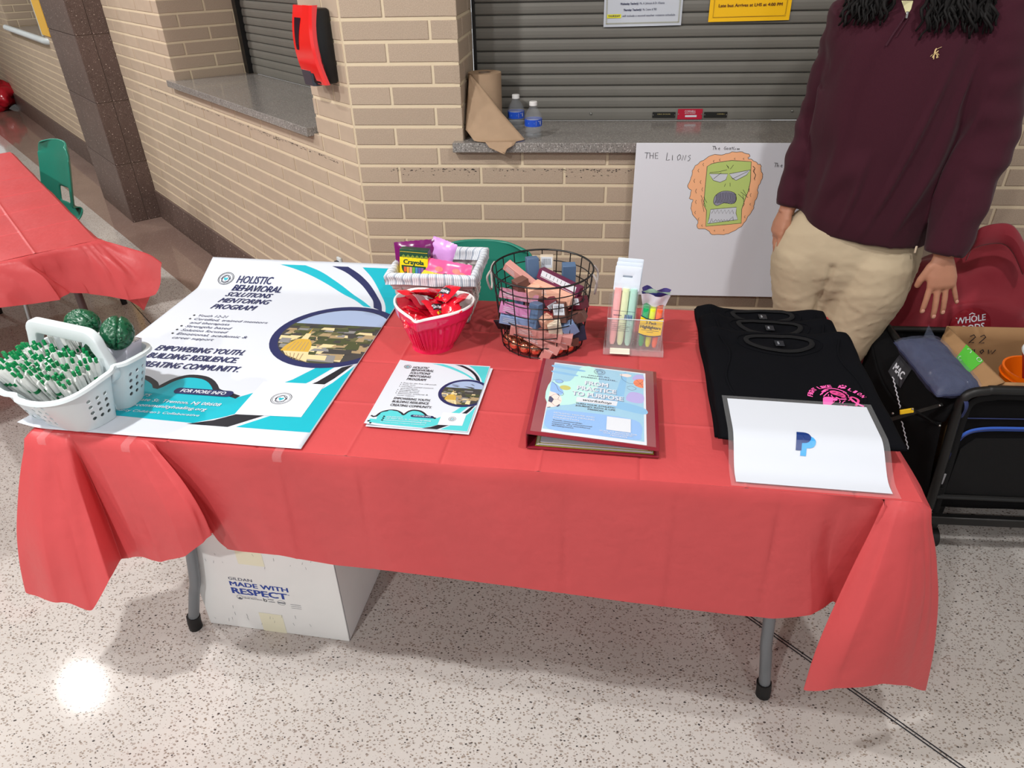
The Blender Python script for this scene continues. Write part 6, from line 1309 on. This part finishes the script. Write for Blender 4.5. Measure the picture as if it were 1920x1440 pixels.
for px, py in ((1674, 775), (1711, 767), (1762, 760), (1762, 798)): MB().ball((0, 0, 0), .0032, 8).obj('rivet', M_STEEL, wg, loc=on_y(px, py, WY-.012))
for (a0, a1), n_ in ((((1674, 707), (1688, 765)), 14), (((1691, 790), (1703, 842)), 12)):
    MB().tube([tuple(on_y(a0[0]+(a1[0]-a0[0])*k/n_+(1.0 if k % 2 else -1.0), a0[1]+(a1[1]-a0[1])*k/n_, WY+.02)) for k in range(n_+1)], .0016, 5).obj('white_piping', M_WHITE, wg)
# contents
cb2 = thing('cardboard_box', 'open brown cardboard box with green tape standing in the wagon', 'box')
M_CB = mat('brown_cardboard', srgb(158, 122, 84), rough=.85, vary=.04, vscale=12)
Aq, Bq, Cq, Dq = on_y(1777, 613, 2.03), on_y(1884, 717, 1.745), on_y(1843, 731, 1.715), on_y(1763, 640, 1.985)
quadsurf('side_flap', Dq, Cq, Bq, Aq, M_CB, .004, parent=cb2, bump=.001)
quadsurf('side_wall', (Aq.x, Aq.y, .18), (Bq.x, Bq.y, .18), Bq, Aq, M_CB, .004, parent=cb2, bump=.001, seed=1)
bwl = quadsurf('rear_wall', (Aq.x, 2.035, .18), (1.55, 2.035, .18), (1.55, 2.035, Aq.z), (Aq.x, 2.035, Aq.z), M_CB, .004, parent=cb2, bump=.001, seed=2)
quadsurf('front_wall', (Bq.x, Bq.y, .18), (1.50, Bq.y-.004, .18), (1.50, Bq.y-.004, Bq.z), Bq, M_CB, .004, parent=cb2, bump=.001, seed=3)
quadsurf('far_wall', (1.50, Bq.y, .18), (1.55, 2.035, .18), (1.55, 2.035, Aq.z), (1.50, Bq.y, Bq.z), M_CB, .004, parent=cb2, bump=.001, seed=3)
F0, F1, F2, F3 = on_y(1880, 723, 1.738), on_y(1990, 728, 1.735), on_y(1990, 738, 1.700), on_y(1876, 733, 1.700)
quadsurf('front_flap', F3, F2, F1, F0, M_CB, .004, parent=cb2, bump=.001, seed=3)
def flf(u, v, l): p = (Dq*(1-u)+Cq*u)*(1-v)+(Aq*(1-u)+Bq*u)*v; N = (Cq-Dq).cross(Aq-Dq).normalized(); return p+N*(.0035+l)
a = Art(flf, step=.0004); GT = hexm('green_tape', 82, 182, 60, rough=.4); a.poly('green_tape', [(.40, -.01), (.70, -.01), (.66, 1.01), (.36, 1.01)], GT)
L_len = (Cq-Dq).length; W_len = (Aq-Dq).length
vs, fs2 = glyphs('allscript', .01, .1, 2); mx_ = max(v[0] for v in vs); a.put('lettering', [(.46+.17*v[1], .94-.84*v[0]/mx_) for v in vs], fs2, M_WHITE, .002)
for uu, vv in ((.45, .22), (.45, .85), (.62, .9)): a.ring('lettering', uu, vv, .03, .008, M_WHITE, 14, lift=.002, ry=.11)
a.done(cb2)
a = Art(lambda u, v, l: Vector((Aq.x+.02+u, 2.030-l, Aq.z-.11+v))); hand('22', .055, .055, .030, .0032, 1.0); hand('now', .075, .020, .024, .0032, 1.0); a.done(cb2)
def pillow(name, label, cat, c, ax, wd, ln, th, m, seed, part='wrapping'):
    t = thing(name, label, cat, c); ax = Vector(ax).normalized(); side = ax.cross(Vector((0, 0, 1))).normalized(); up = side.cross(ax).normalized()
    b = MB(); fn = lambda u, v, s: ax*((v-.5)*ln)+side*((u-.5)*wd)+up*(s*th/2*(max(0, (1-abs(2*u-1)**3)*(1-abs(2*v-1)**5)))**.5+.004*noise.noise(Vector((u*8, v*9, seed)))+.003*abs(noise.noise(Vector((u*20, v*16, seed)))))
    b.grid(lambda u, v: fn(u, v, 1), 24, 30); b.grid(lambda u, v: fn(1-u, v, -1), 24, 30); b.obj(part, m, t, ang=180); return t, fn
M_NVC = mat('navy_cotton', srgb(40, 46, 76), rough=.7, bump=.3, bscale=18, bdist=.006)
pc, pa = Vector((1.045, 1.835, .585)), Vector((.035, -.24, -.035))
t, fn = pillow('wrapped_clothing', 'navy clothing folded inside a shiny clear plastic bag in the wagon', 'clothing', pc, pa, .135, .25, .06, M_NVC, 3, 'cloth')
M_WRAP = mat('shiny_clear_wrap', (.25, .3, .45), rough=.06, alpha=.16, spec=1.0, bump=1, bscale=26, bdist=.012)
b = MB(); b.grid(lambda u, v: fn(u, v, 1.22)+Vector((0, 0, .006)), 24, 30)
b.add([fn(0, 0, 1)+Vector((0, 0, .0)), fn(.35, 0, 1.2), fn(.15, 0, 1)-pa.normalized()*.03+Vector((0, 0, .035))], [(0, 1, 2)]); b.obj('clear_wrap', M_WRAP, t, ang=180)
bk = thing('bucket', 'orange plastic bucket inside the cardboard box in the wagon', 'bucket', (1.335, 1.86, .335)); MB().loft([(0, 0, 0, .055, .055), (0, 0, .19, .078, .078), (0, 0, .20, .084, .084), (0, 0, .235, .086, .086), (0, 0, .235, .080, .080), (0, 0, .02, .053, .053)], 36).obj('shell', hexm('orange_plastic', 240, 108, 10, rough=.3), bk)
MB().tube([(.086*cos(2*pi*k/36), .086*sin(2*pi*k/36), .215) for k in range(36)], .003, 6, closed=True).obj('rim_ring', MATS['orange_plastic'], bk)
tb = thing('tub_container', 'red tub with white inside holding purple foil, at the right edge', 'container', (1.372, 1.80, .485)); tb.rotation_euler = (radians(12), radians(-14), 0)
MB().loft([(0, 0, 0, .06, .06, 0, 4), (0, 0, .17, .085, .085, 0, 4), (0, 0, .19, .088, .088, 0, 4)], 40, cap=False).obj('outer_shell', hexm('crimson_plastic', 166, 18, 38, rough=.3), tb)
MB().loft([(0, 0, .191, .089, .089, 0, 4), (0, 0, .197, .087, .087, 0, 4), (0, 0, .194, .080, .080, 0, 4), (0, 0, .10, .066, .066, 0, 4)], 40, cap=False).obj('inner_liner', M_WPLA, tb)
b = MB(); b.grid(lambda u, v: Vector(((u-.5)*.13, (v-.5)*.13, .145+.02*noise.noise(Vector((u*7, v*7, 1))))), 14, 14); b.obj('purple_foil', hexm('purple_foil_wrap', 96, 24, 84, rough=.2, spec=.8), tb, ang=180)
# tote
tt = thing('tote_bag', 'large dark red fabric tote bag slumped behind the wagon', 'bag', (1.33, 2.345, 0))
bm = bmesh.new(); bmesh.ops.create_icosphere(bm, subdivisions=5, radius=1)
for v in bm.verts:
    p = v.co.normalized(); q = Vector((p.x*1.6, p.y*1.6, p.z*3)); fold = abs(noise.noise(q*1.3+Vector((2, 0, 0))))*.16+noise.noise(q*2.5)*.07+.05*abs(noise.noise(Vector((p.x*7, p.y*4, p.z*4))))+.03*abs(noise.noise(p*11))
    wz = (.76+.08*p.x)*(p.z*.5+.5); s = 1.10-.22*max(0, p.z)**2+fold
    v.co = Vector((math.copysign(abs(p.x)**.75, p.x)*.30*s, math.copysign(abs(p.y)**.8, p.y)*.165*s, max(0, wz+.05*noise.noise(q*1.4+Vector((0, 5, 0))))))
b = MB(); bm.verts.index_update(); b.add([v.co.copy() for v in bm.verts], [[v.index for v in f.verts] for f in bm.faces]); bm.free()
M_TOTE = mat('dark_red_fabric', srgb(134, 20, 38), rough=.7, bump=.3, bscale=500, bdist=.0006, sheen=.2)
tbo = b.obj('bag_body', M_TOTE, tt, ang=180)
hw_ = [on_y(1815, 474, 2.27), on_y(1830, 448, 2.19), on_y(1880, 438, 2.2), on_y(1905, 455, 2.2), on_y(1925, 500, 2.2)]
hl = [q-Vector(tt.location) for q in hw_]; pts_ = spline([tuple(q) for q in hl], 6)
b = MB(); vs = []
for i, p in enumerate(pts_):
    p = Vector(p); wv = .034; vs += [p+Vector((0, .004, wv)), p+Vector((0, -.012-.004*sin(i*.5), 0)), p-Vector((0, 0, wv))]
b.add(vs, [(3*i+j, 3*i+j+1, 3*i+j+4, 3*i+j+3) for i in range(len(pts_)-1) for j in range(2)]); o = modded('fabric_handle', b.mesh('fabric_handle', M_TOTE), [('SOLIDIFY', dict(thickness=.003, offset=0)), ('SUBSURF', dict(levels=1, render_levels=1))], tt); smooth_all(o.data)
def on_mesh(o, loc, lift=.002):
    me = o.data; bv = BVHTree.FromPolygons([v.co for v in me.vertices], [tuple(p.vertices) for p in me.polygons]); return bv
bv = on_mesh(tbo, None); lc = on_y(1817, 604, 2.19)-Vector(tt.location)
def tfn(u, v, l):
    o_ = Vector((lc.x+u, -1, lc.z+v)); h = bv.ray_cast(o_, Vector((0, 1, 0))); y = h[0].y if h[0] else lc.y; return Vector((o_.x, y-.003-l, o_.z))
a = Art(tfn, cut=.012, base=.003); DR = hexm('dark_crimson_print', 150, 16, 34, rough=.5); M_LPR = hexm('logo_disc_red', 128, 14, 30, rough=.5)
a.ell('logo_disc', 0, -.008, .062, .062, M_LPR, 36)
a.text('lettering', 'WHOLE', -.002, .006, .021, M_WHITE, w=.088, align='c', bold=.02, rot=.20, lift=.004); a.text('lettering', 'FOODS', .002, -.022, .021, M_WHITE, w=.084, align='c', bold=.02, rot=.20, lift=.004); a.text('lettering', 'MARKET', .018, -.034, .008, M_WHITE, w=.05, align='c', bold=.02, rot=.20, lift=.004)
a.line('lettering', [(-.012, .030), (-.004, .036), (.006, .032)], .003, M_WHITE, lift=.004); a.done(tt)
# ================================================================== PERSON
pr = thing('person', 'person in a maroon quarter zip sweater and khaki trousers standing behind the shirts', 'person', (.84, 2.2, 0))
PO = Vector((.84, 2.2, 0))
M_SKIN = mat('skin', srgb(166, 116, 92), rough=.5, spec=.4, bump=.25, bscale=240, bdist=.0008, vary=.05, vscale=30); M_HAIR = hexm('black_hair', 13, 11, 11, rough=.65, spec=.3)
M_SW = mat('maroon_knit', srgb(58, 22, 34), rough=.92, bump=.6, bscale=900, bdist=.0006, sheen=.08, spec=.2, vary=.08, vscale=3); M_PANT = mat('khaki_cotton', srgb(176, 160, 134), rough=.85, bump=.3, bscale=700, bdist=.0004, vary=.04, vscale=9)
def sk(px, py, y): return on_y(px, py, y)
SHL, SHR = Vector((.745, 2.25, 1.455)), Vector((1.065, 2.12, 1.465))      # shoulders at the picture's left and right
EL, ER = sk(1534, 215, 2.30), sk(1850, 262, 2.06)
WL, WR = sk(1478, 388, 2.235), sk(1768, 480, 1.985)
NB = Vector((.875, 2.19, 1.535)); HC = Vector((.862, 2.155, 1.735))
def voxel(name, mb, vox, m, parent, smooth=6, disp=None):
    me = mb.mesh(name, m); o = bpy.data.objects.new(name, me); COL.objects.link(o)
    r = o.modifiers.new('r', 'REMESH'); r.mode = 'VOXEL'; r.voxel_size = vox; s = o.modifiers.new('s', 'SMOOTH'); s.iterations = smooth; s.factor = .5
    dg = bpy.context.evaluated_depsgraph_get(); dg.update(); ev = bpy.data.meshes.new_from_object(o.evaluated_get(dg)); bpy.data.objects.remove(o)
    if not ev.materials: ev.materials.append(m)
    if disp:
        N = [v.normal.copy() for v in ev.vertices]
        for v, n in zip(ev.vertices, N): v.co = v.co+n*disp(v.co, n)
    smooth_all(ev); ev.name = name; q = link(name, ev, parent); q.matrix_parent_inverse = Matrix.Identity(4); q.location = -Vector(parent.location); return q
# ---- body: one skin mesh
B = MB()
B.ball(HC, .105, 24, sc=(.74, .90, 1.12)); B.ball(HC+Vector((0, -.02, -.055)), .075, 16, sc=(.82, .85, .95)); B.ball(HC+Vector((-.004, -.058, -.098)), .026, 10)
B.ball(HC+Vector((-.003, -.100, -.018)), .017, 10, sc=(.8, 1, 1.3)); B.ball(HC+Vector((-.003, -.090, -.058)), .020, 10, sc=(1.3, .6, .5)); B.ball(HC+Vector((-.003, -.090, -.068)), .018, 10, sc=(1.2, .6, .5))
for s in (-1, 1): B.ball(HC+Vector((s*.078, .01, -.012)), .026, 10, sc=(.4, .8, 1.3)); B.ball(HC+Vector((s*.032, -.088, .016)), .018, 10, sc=(1.2, .5, .5))
B.tube([NB+Vector((0, .02, -.06)), NB+Vector((0, .005, .03)), HC+Vector((0, .015, -.06))], [.075, .058, .056], 16)
B.loft([(.85, 2.2, .84, .14, .09, -.2), (.862, 2.2, .95, .135, .09, -.2), (.87, 2.2, 1.1, .14, .09, -.25), (.87, 2.195, 1.30, .160, .10, -.3), (.885, 2.19, 1.44, .15, .080, -.32), (.88, 2.19, 1.52, .085, .06, -.3)], 24)
for s_, e_, w_ in ((SHL, EL, WL), (SHR, ER, WR)): B.tube([s_, (s_+e_)/2, e_, (e_+w_)/2, w_], [.046, .045, .040, .038, .027], 14); B.ball(s_, .046, 12)
HPL, HPR = Vector((.755, 2.2, .86)), Vector((.935, 2.17, .86))
KL, KR = sk(1500, 600, 2.17), sk(1590, 625, 2.12)
AL_, AR_ = Vector((.735, 2.26, .08)), Vector((.885, 2.2, .08))
for h_, k_, a_ in ((HPL, KL, AL_), (HPR, KR, AR_)):
    B.tube([h_, (h_+k_)/2, k_, (k_+a_)/2+Vector((0, .02, .03)), a_], [.082, .072, .055, .050, .036], 14)
NAILS = []
def hand(wr, dirn, across, nrm, fingers, thumb, palm=(.046, .040), pl=.088):
    """wrist point, direction of the hand, across toward the little finger, palm-away normal"""
    d, c, n = Vector(dirn).normalized(), Vector(across).normalized(), Vector(nrm).normalized()
    B.tube([wr-d*.03, wr, wr+d*.02], [.025, .024, .026], 12, flat=.8)
    B.add(*(lambda q: ([wr+d*v[2]+c*v[0]+n*v[1] for v in q.v], q.f))(MB().loft([(0, 0, .0, .027, .017), (.000, .002, .03, .036, .017), (.002, .003, .06, .041, .016), (.002, .002, .085, .040, .0135), (.002, 0, .094, .034, .010)], 16)))
    for off, base, segs, r in fingers:
        p = wr+d*base+c*off; pts = [p-d*.02, p]; dd = d.copy()
        for L_, sp, curl in segs:
            dd = (dd+c*sp-n*curl).normalized(); p = p+dd*L_; pts.append(p.copy())
        B.tube(pts, [r, r*1.02, r*.96, r*.90, r*.74][:len(pts)], 10); B.ball(pts[-1], r*.74, 8); NAILS.append((pts[-1]-dd*.003+n*r*.70, dd.copy(), n.copy(), r))
    p = wr+d*thumb[0]+c*thumb[1]; pts = [wr+d*.015+c*(thumb[1]*.3), p]; dd = d.copy()
    for L_, sp, curl in thumb[2]:
        dd = (dd+c*sp-n*curl).normalized(); p = p+dd*L_; pts.append(p.copy())
    B.tube(pts, [.016, .0135, .0115, .0105, .0085][:len(pts)], 10); B.ball(pts[-1], .0085, 8)
    return d, c, n
# picture-right hand: back of the hand to the viewer, fingers pointing down and a little spread
hd = (sk(1762, 545, 1.955)-WR).normalized(); hc_ = (sk(1800, 500, 1.975)-sk(1730, 505, 1.975)).normalized(); hn = hc_.cross(hd).normalized()
if hn.y > 0: hn = -hn
fingR = [(-.027, .086, [(.036, -.16, .10), (.022, .02, .14), (.018, .0, .10)], .0088), (-.006, .091, [(.042, -.02, .06), (.026, .02, .12), (.019, .0, .12)], .0091), (.015, .088, [(.038, .05, .08), (.024, -.01, .14), (.018, -.02, .12)], .0086), (.033, .076, [(.030, .30, .10), (.019, .05, .10), (.016, .0, .08)], .0076)]
hand(WR, hd, hc_, hn, fingR, (.030, -.030, [(.020, -.60, .25), (.024, .05, .10), (.018, .25, .1)]))
# picture-left hand: seen from the thumb side, loosely curled
hdl = (sk(1456, 442, 2.215)-WL).normalized(); hcl = Vector((-.15, .98, .0)).normalized(); hnl = hcl.cross(hdl).normalized()
if hnl.x > 0: hnl = -hnl
fingL = [(-.027, .082, [(.034, 0, .2), (.022, 0, .4), (.018, 0, .35)], .0088), (-.008, .086, [(.038, 0, .15), (.024, 0, .4), (.018, 0, .35)], .0090), (.011, .083, [(.034, 0, .25), (.022, 0, .45), (.017, 0, .35)], .0086), (.028, .074, [(.028, 0, .3), (.018, 0, .5), (.015, 0, .35)], .0076)]
hand(WL, hdl, hcl, hnl, fingL, (.035, -.026, [(.022, -.10, .45), (.026, .05, .20), (.020, .05, .1)]))
M_NAIL = hexm('fingernail', 190, 142, 122, rough=.3)
for np_, nd, nn, nr_ in NAILS[:4]:
    nb = MB().ball((0, 0, 0), nr_*.62, 10, sc=(1, 1.25, .28)); zz_ = nn; yy2 = nd; xx_ = yy2.cross(zz_).normalized(); zz_ = xx_.cross(yy2)
    Mn = Matrix((( xx_.x, yy2.x, zz_.x, np_.x), (xx_.y, yy2.y, zz_.y, np_.y), (xx_.z, yy2.z, zz_.z, np_.z), (0, 0, 0, 1))); nb.xf(Matrix.Translation(-PO) @ Mn); nb.obj('fingernail', M_NAIL, pr)
body = voxel('body', B, .0036, M_SKIN, pr, smooth=3)
for s in (-1, 1):
    e = MB().ball(HC+Vector((s*.031, -.094, .010))-PO, .0115, 14).obj('eye', M_WHITE, pr); MB().ball(HC+Vector((s*.031, -.1035, .010))-PO, .0045, 10).obj('iris', M_INK, e)
bt = MB(); 
for s_ in (AL_, AR_): rb(bt, s_+Vector((0, -.06, -.035)), (.10, .28, .09), .035, 3)
for s_ in (AL_, AR_): rb(MB(), s_+Vector((0, -.06, -.036))-PO, (.10, .28, .088), .035, 3).obj('shoe', M_BP, pr)
# ---- trousers
Pn = MB()
hip = [sk(1588, 470, 2.16), sk(1582, 500, 2.16)]
Pn.loft([(.865, 2.19, .99, .14, .10, -.2), (.862, 2.19, .92, .165, .112, -.2), (.852, 2.187, .87, .200, .128, -.2), (.848, 2.185, .82, .218, .140, -.2), (.85, 2.18, .76, .215, .138, -.2), (.848, 2.18, .71, .19, .125, -.2), (.845, 2.18, .67, .12, .095, -.2), (.845, 2.18, .63, .05, .04, -.2)][::-1], 28)
lgL = [sk(1502, 492, 2.19), sk(1498, 540, 2.18), sk(1499, 590, 2.18), KL+Vector((0, 0, -.10))]; lgR = [sk(1638, 490, 2.14), sk(1624, 545, 2.12), sk(1598, 600, 2.12), sk(1572, 650, 2.12), KR+Vector((-.03, .02, -.12))]
Pn.tube([lgL[0]+Vector((0, 0, .05))]+lgL+[Vector((.745, 2.24, .20)), Vector((.74, 2.25, .06))], [.09, .094, .083, .079, .076, .075, .077], 24, flat=1.15)
Pn.tube([lgR[0]+Vector((-.0, 0, .05))]+lgR+[Vector((.885, 2.19, .20)), Vector((.885, 2.2, .06))], [.10, .122, .113, .096, .082, .076, .076, .078], 24, flat=1.1)
Pn.tube([sk(1565, 470, 2.13), sk(1556, 520, 2.13), sk(1550, 575, 2.16), sk(1548, 610, 2.2)], [.07, .068, .05, .03], 16)
XC = sk(1551, 540, 2.05).x
def pd(co, n):
    k = .55+.45*noise.noise(co*3); a = noise.noise(Vector((co.x*9+co.z*5, co.y*5, co.z*26-co.x*9))); c = noise.noise(Vector((co.x*5, co.y*5, co.z*13+co.x*14+7)))
    a2 = noise.noise(Vector((co.x*14-co.z*8, co.y*7, co.z*48+co.x*16))); return .0034*(1-abs(a)/.15 if abs(a) < .15 else 0)*k+.0022*(1-abs(a2)/.14 if abs(a2) < .14 else 0)*k+.0015*c+(-.010*math.exp(-((co.x-XC-(co.z-.68)*.04)/.008)**2) if co.y < 2.15 and co.z < .80 else 0)
pant = voxel('trousers', Pn, .008, M_PANT, pr, smooth=5, disp=pd)
# ---- sweater
Sw = MB()
def sec(px, py, y, rx, ry, ro, dz=0): p = sk(px, py, y); return (p.x, p.y+0, p.z+dz, rx, ry, ro)
tor = []
for px, py, z, rx, ry, ro in ((1611, 470, .868, .180, .148, -.2), (1613, 440, .915, .186, .150, -.2), (1628, 385, 1.0, .190, .148, -.22), (1648, 310, 1.10, .190, .140, -.25), (1668, 240, 1.20, .198, .138, -.28), (1688, 160, 1.31, .205, .130, -.30), (1702, 80, 1.40, .205, .118, -.31), (1708, 20, 1.465, .190, .10, -.32)):
    p = sk(px, py, 2.18); tor.append((p.x, p.y, z, rx, ry, ro))
tor += [(.880, 2.187, 1.515, .14, .082, -.32), (.876, 2.19, 1.55, .082, .068, -.3)]
n0 = len(Sw.v); Sw.loft(tor, 36)
for i in range(n0, len(Sw.v)):
    x, y, z = Sw.v[i]
    if z < 1.05: Sw.v[i] = (x, y, z-(1.05-z)/.2*(x-.87)*.11)
for s_, e_, w_, rr in ((SHL, EL, WL, (.066, .068, .060, .056, .050, .044, .040)), (SHR, ER, WR, (.070, .084, .078, .072, .064, .059, .053))):
    inn = s_.lerp(Vector((.88, 2.19, 1.47)), .45)
    Sw.tube([inn, s_, s_.lerp(e_, .5), e_, e_.lerp(w_, .45), e_.lerp(w_, .8), e_.lerp(w_, .99)], rr, 22)
def sd(co, n):
    hk = min(1, max(0, (co.z-.875)*7))
    arm = 1 if (co.x < .69 or co.x > 1.04) else 0
    f = noise.noise(Vector((co.x*13-co.z*4.0, co.y*8, co.z*2.2+3))); g = noise.noise(Vector((co.x*6, co.y*6, co.z*22)))
    ff = (1-abs(f)/.30) if abs(f) < .30 else 0; ff = ff*ff*(3-2*ff)
    return hk*.015*ff*(.3 if arm else 1)*min(1, max(0, 1.46-co.z)*4)+.010*g*arm+.006*noise.noise(co*5)
sw = voxel('sweater', Sw, .008, M_SW, pr, smooth=6, disp=sd)
bvs = BVHTree.FromPolygons([v.co for v in sw.data.vertices], [tuple(p.vertices) for p in sw.data.polygons])
def onsw(px, py, lift=.003):
    o_ = Vector((0, 0, CAM_H)); d = (on_y(px, py, 2)-o_).normalized(); h = bvs.ray_cast(o_, d)
    return (h[0]+h[1]*lift) if h[0] else on_y(px, py, 2.1)
rbm = hexm('maroon_rib', 58, 22, 36, rough=.95, bump=.6, bscale=500)
MB().tube([onsw(*p)-PO for p in spline([(1697, 30), (1684, 50), (1672, 68), (1661, 86)], 5)], .0035, 6, flat=.5).obj('zip_placket', rbm, pr)
MB().tube([onsw(px+7, py+1)-PO for px, py in spline([(1697, 32), (1684, 52), (1673, 69)], 5)], .0014, 6).obj('placket_seam', rbm, pr)
rbox((.006, .005, .016), .001, 1).obj('zip_pull', M_STEEL, pr, loc=onsw(1700, 30, .008)-PO)
cn = Vector((.868, 2.165, 1.548))
for k, s in enumerate((-1, 1)):
    arc_ = [cn+Vector((s*.066*sin(t), -.070*cos(t)+.012, .012+.012*(1-cos(t)))) for t in [pi*(.10+.9*i/14) for i in range(15)]]
    b = MB(); vs = []
    for p in arc_: vs += [p+Vector((0, 0, -.022)), p+Vector((0, 0, .022))]
    b.add(vs, [(2*i, 2*i+1, 2*i+3, 2*i+2) for i in range(14)]); o = modded('collar', b.mesh('collar', rbm), [('SOLIDIFY', dict(thickness=.006, offset=0)), ('SUBSURF', dict(levels=1, render_levels=1))], pr); o.location = -PO; smooth_all(o.data)
cv = [onsw(1690, 2, .002), onsw(1712, 2, .002), onsw(1708, 18, .002), onsw(1700, 30, .002)]
b = MB(); b.add([p-PO for p in cv], [(0, 1, 2, 3)]); b.obj('undershirt', hexm('cream_undershirt', 206, 200, 156, rough=.8), pr, smooth=False)
EMB = hexm('cream_embroidery', 206, 180, 130, rough=.7)
def emb(pts, wd):
    b = MB(); b.tube([onsw(px, py, .0022)-PO for px, py in pts], wd, 6, flat=.5); return b
E_m = MB()
for pts, wd in (([(1748, 108), (1751, 103), (1754, 100), (1757, 103), (1756, 109)], .0016), ([(1751, 103), (1750, 111)], .0013), ([(1750, 101), (1756, 98), (1759, 95)], .0022), ([(1752, 99), (1754, 93), (1756, 91)], .0020), ([(1755, 93), (1760, 90), (1765, 88)], .0010), ([(1744, 106), (1748, 102)], .0012), ([(1757, 99), (1760, 103)], .0014), ([(1757, 103), (1759, 108)], .0011)):
    q = emb(pts, wd); E_m.add(q.v, q.f)
E_m.obj('embroidered_emblem', EMB, pr)
# ---- hair: cap and hanging locks
Hc = MB(); Hc.ball(HC+Vector((0, .022, .025)), .112, 20, sc=(.80, .90, 1.08)); RH = random.Random(8)
cap = voxel('hair_cap', Hc, .008, M_HAIR, pr, smooth=2, disp=lambda c, n: .004*noise.noise(c*60))
Hk = MB()
def lock(p0, p1, r_=.0075):
    n_ = 26; r_ *= .62; ph = RH.uniform(0, 6); pts = []
    for i in range(n_+1):
        t = i/n_; p = p0.lerp(p1, t); p = p+Vector((.010*sin(t*9+ph)+.0045*sin(t*44+ph), -.022*sin(pi*t)+.006*cos(t*12+ph)+.004*cos(t*47+ph), .0)); pts.append(p)
    Hk.tube(pts, [r_*(1+.18*sin(i*2.2+ph))*(1 if i < n_-2 else .6) for i in range(n_+1)], 7)
for k in range(60):
    px, py = RH.uniform(1583, 1658), RH.uniform(8, 50); e = onsw(px, py, .012); lock(HC+Vector((-.075+RH.uniform(-.01, .03), -.01+RH.uniform(-.03, .04), .05-RH.uniform(0, .05))), e, RH.uniform(.006, .009))
for k in range(110):
    px, py = RH.uniform(1738, 1865), RH.uniform(8, 66); e = onsw(px, py, .012); lock(HC+Vector((.075-RH.uniform(-.01, .03), -.01+RH.uniform(-.04, .05), .05-RH.uniform(0, .05))), e, RH.uniform(.006, .009))
for px, py in ((1716, 76), (1712, 60), (1815, 74), (1808, 70), (1728, 40), (1580, 48)): lock(HC+Vector((.045, -.085, .02)) if px < 1760 and px > 1600 else HC+Vector((.07 if px > 1700 else -.07, -.04, 0)), onsw(px, py, .012), .0075)
for k in range(30): an = pi*(.0+k/29); lock(HC+Vector((.085*cos(an), .05*sin(an)+.02, .04)), HC+Vector((.12*cos(an), .06+.06*sin(an), -.27-.04*RH.random())), .0085)
Hk.obj('hair_locks', M_HAIR, pr, ang=180, loc=-PO)
# belt loop tab
rbox((.006, .004, .022), .0015, 1).obj('drawcord_tip', hexm('cream_cord', 214, 196, 172, rough=.6), pr, loc=sk(1717, 468, 2.04)-PO)
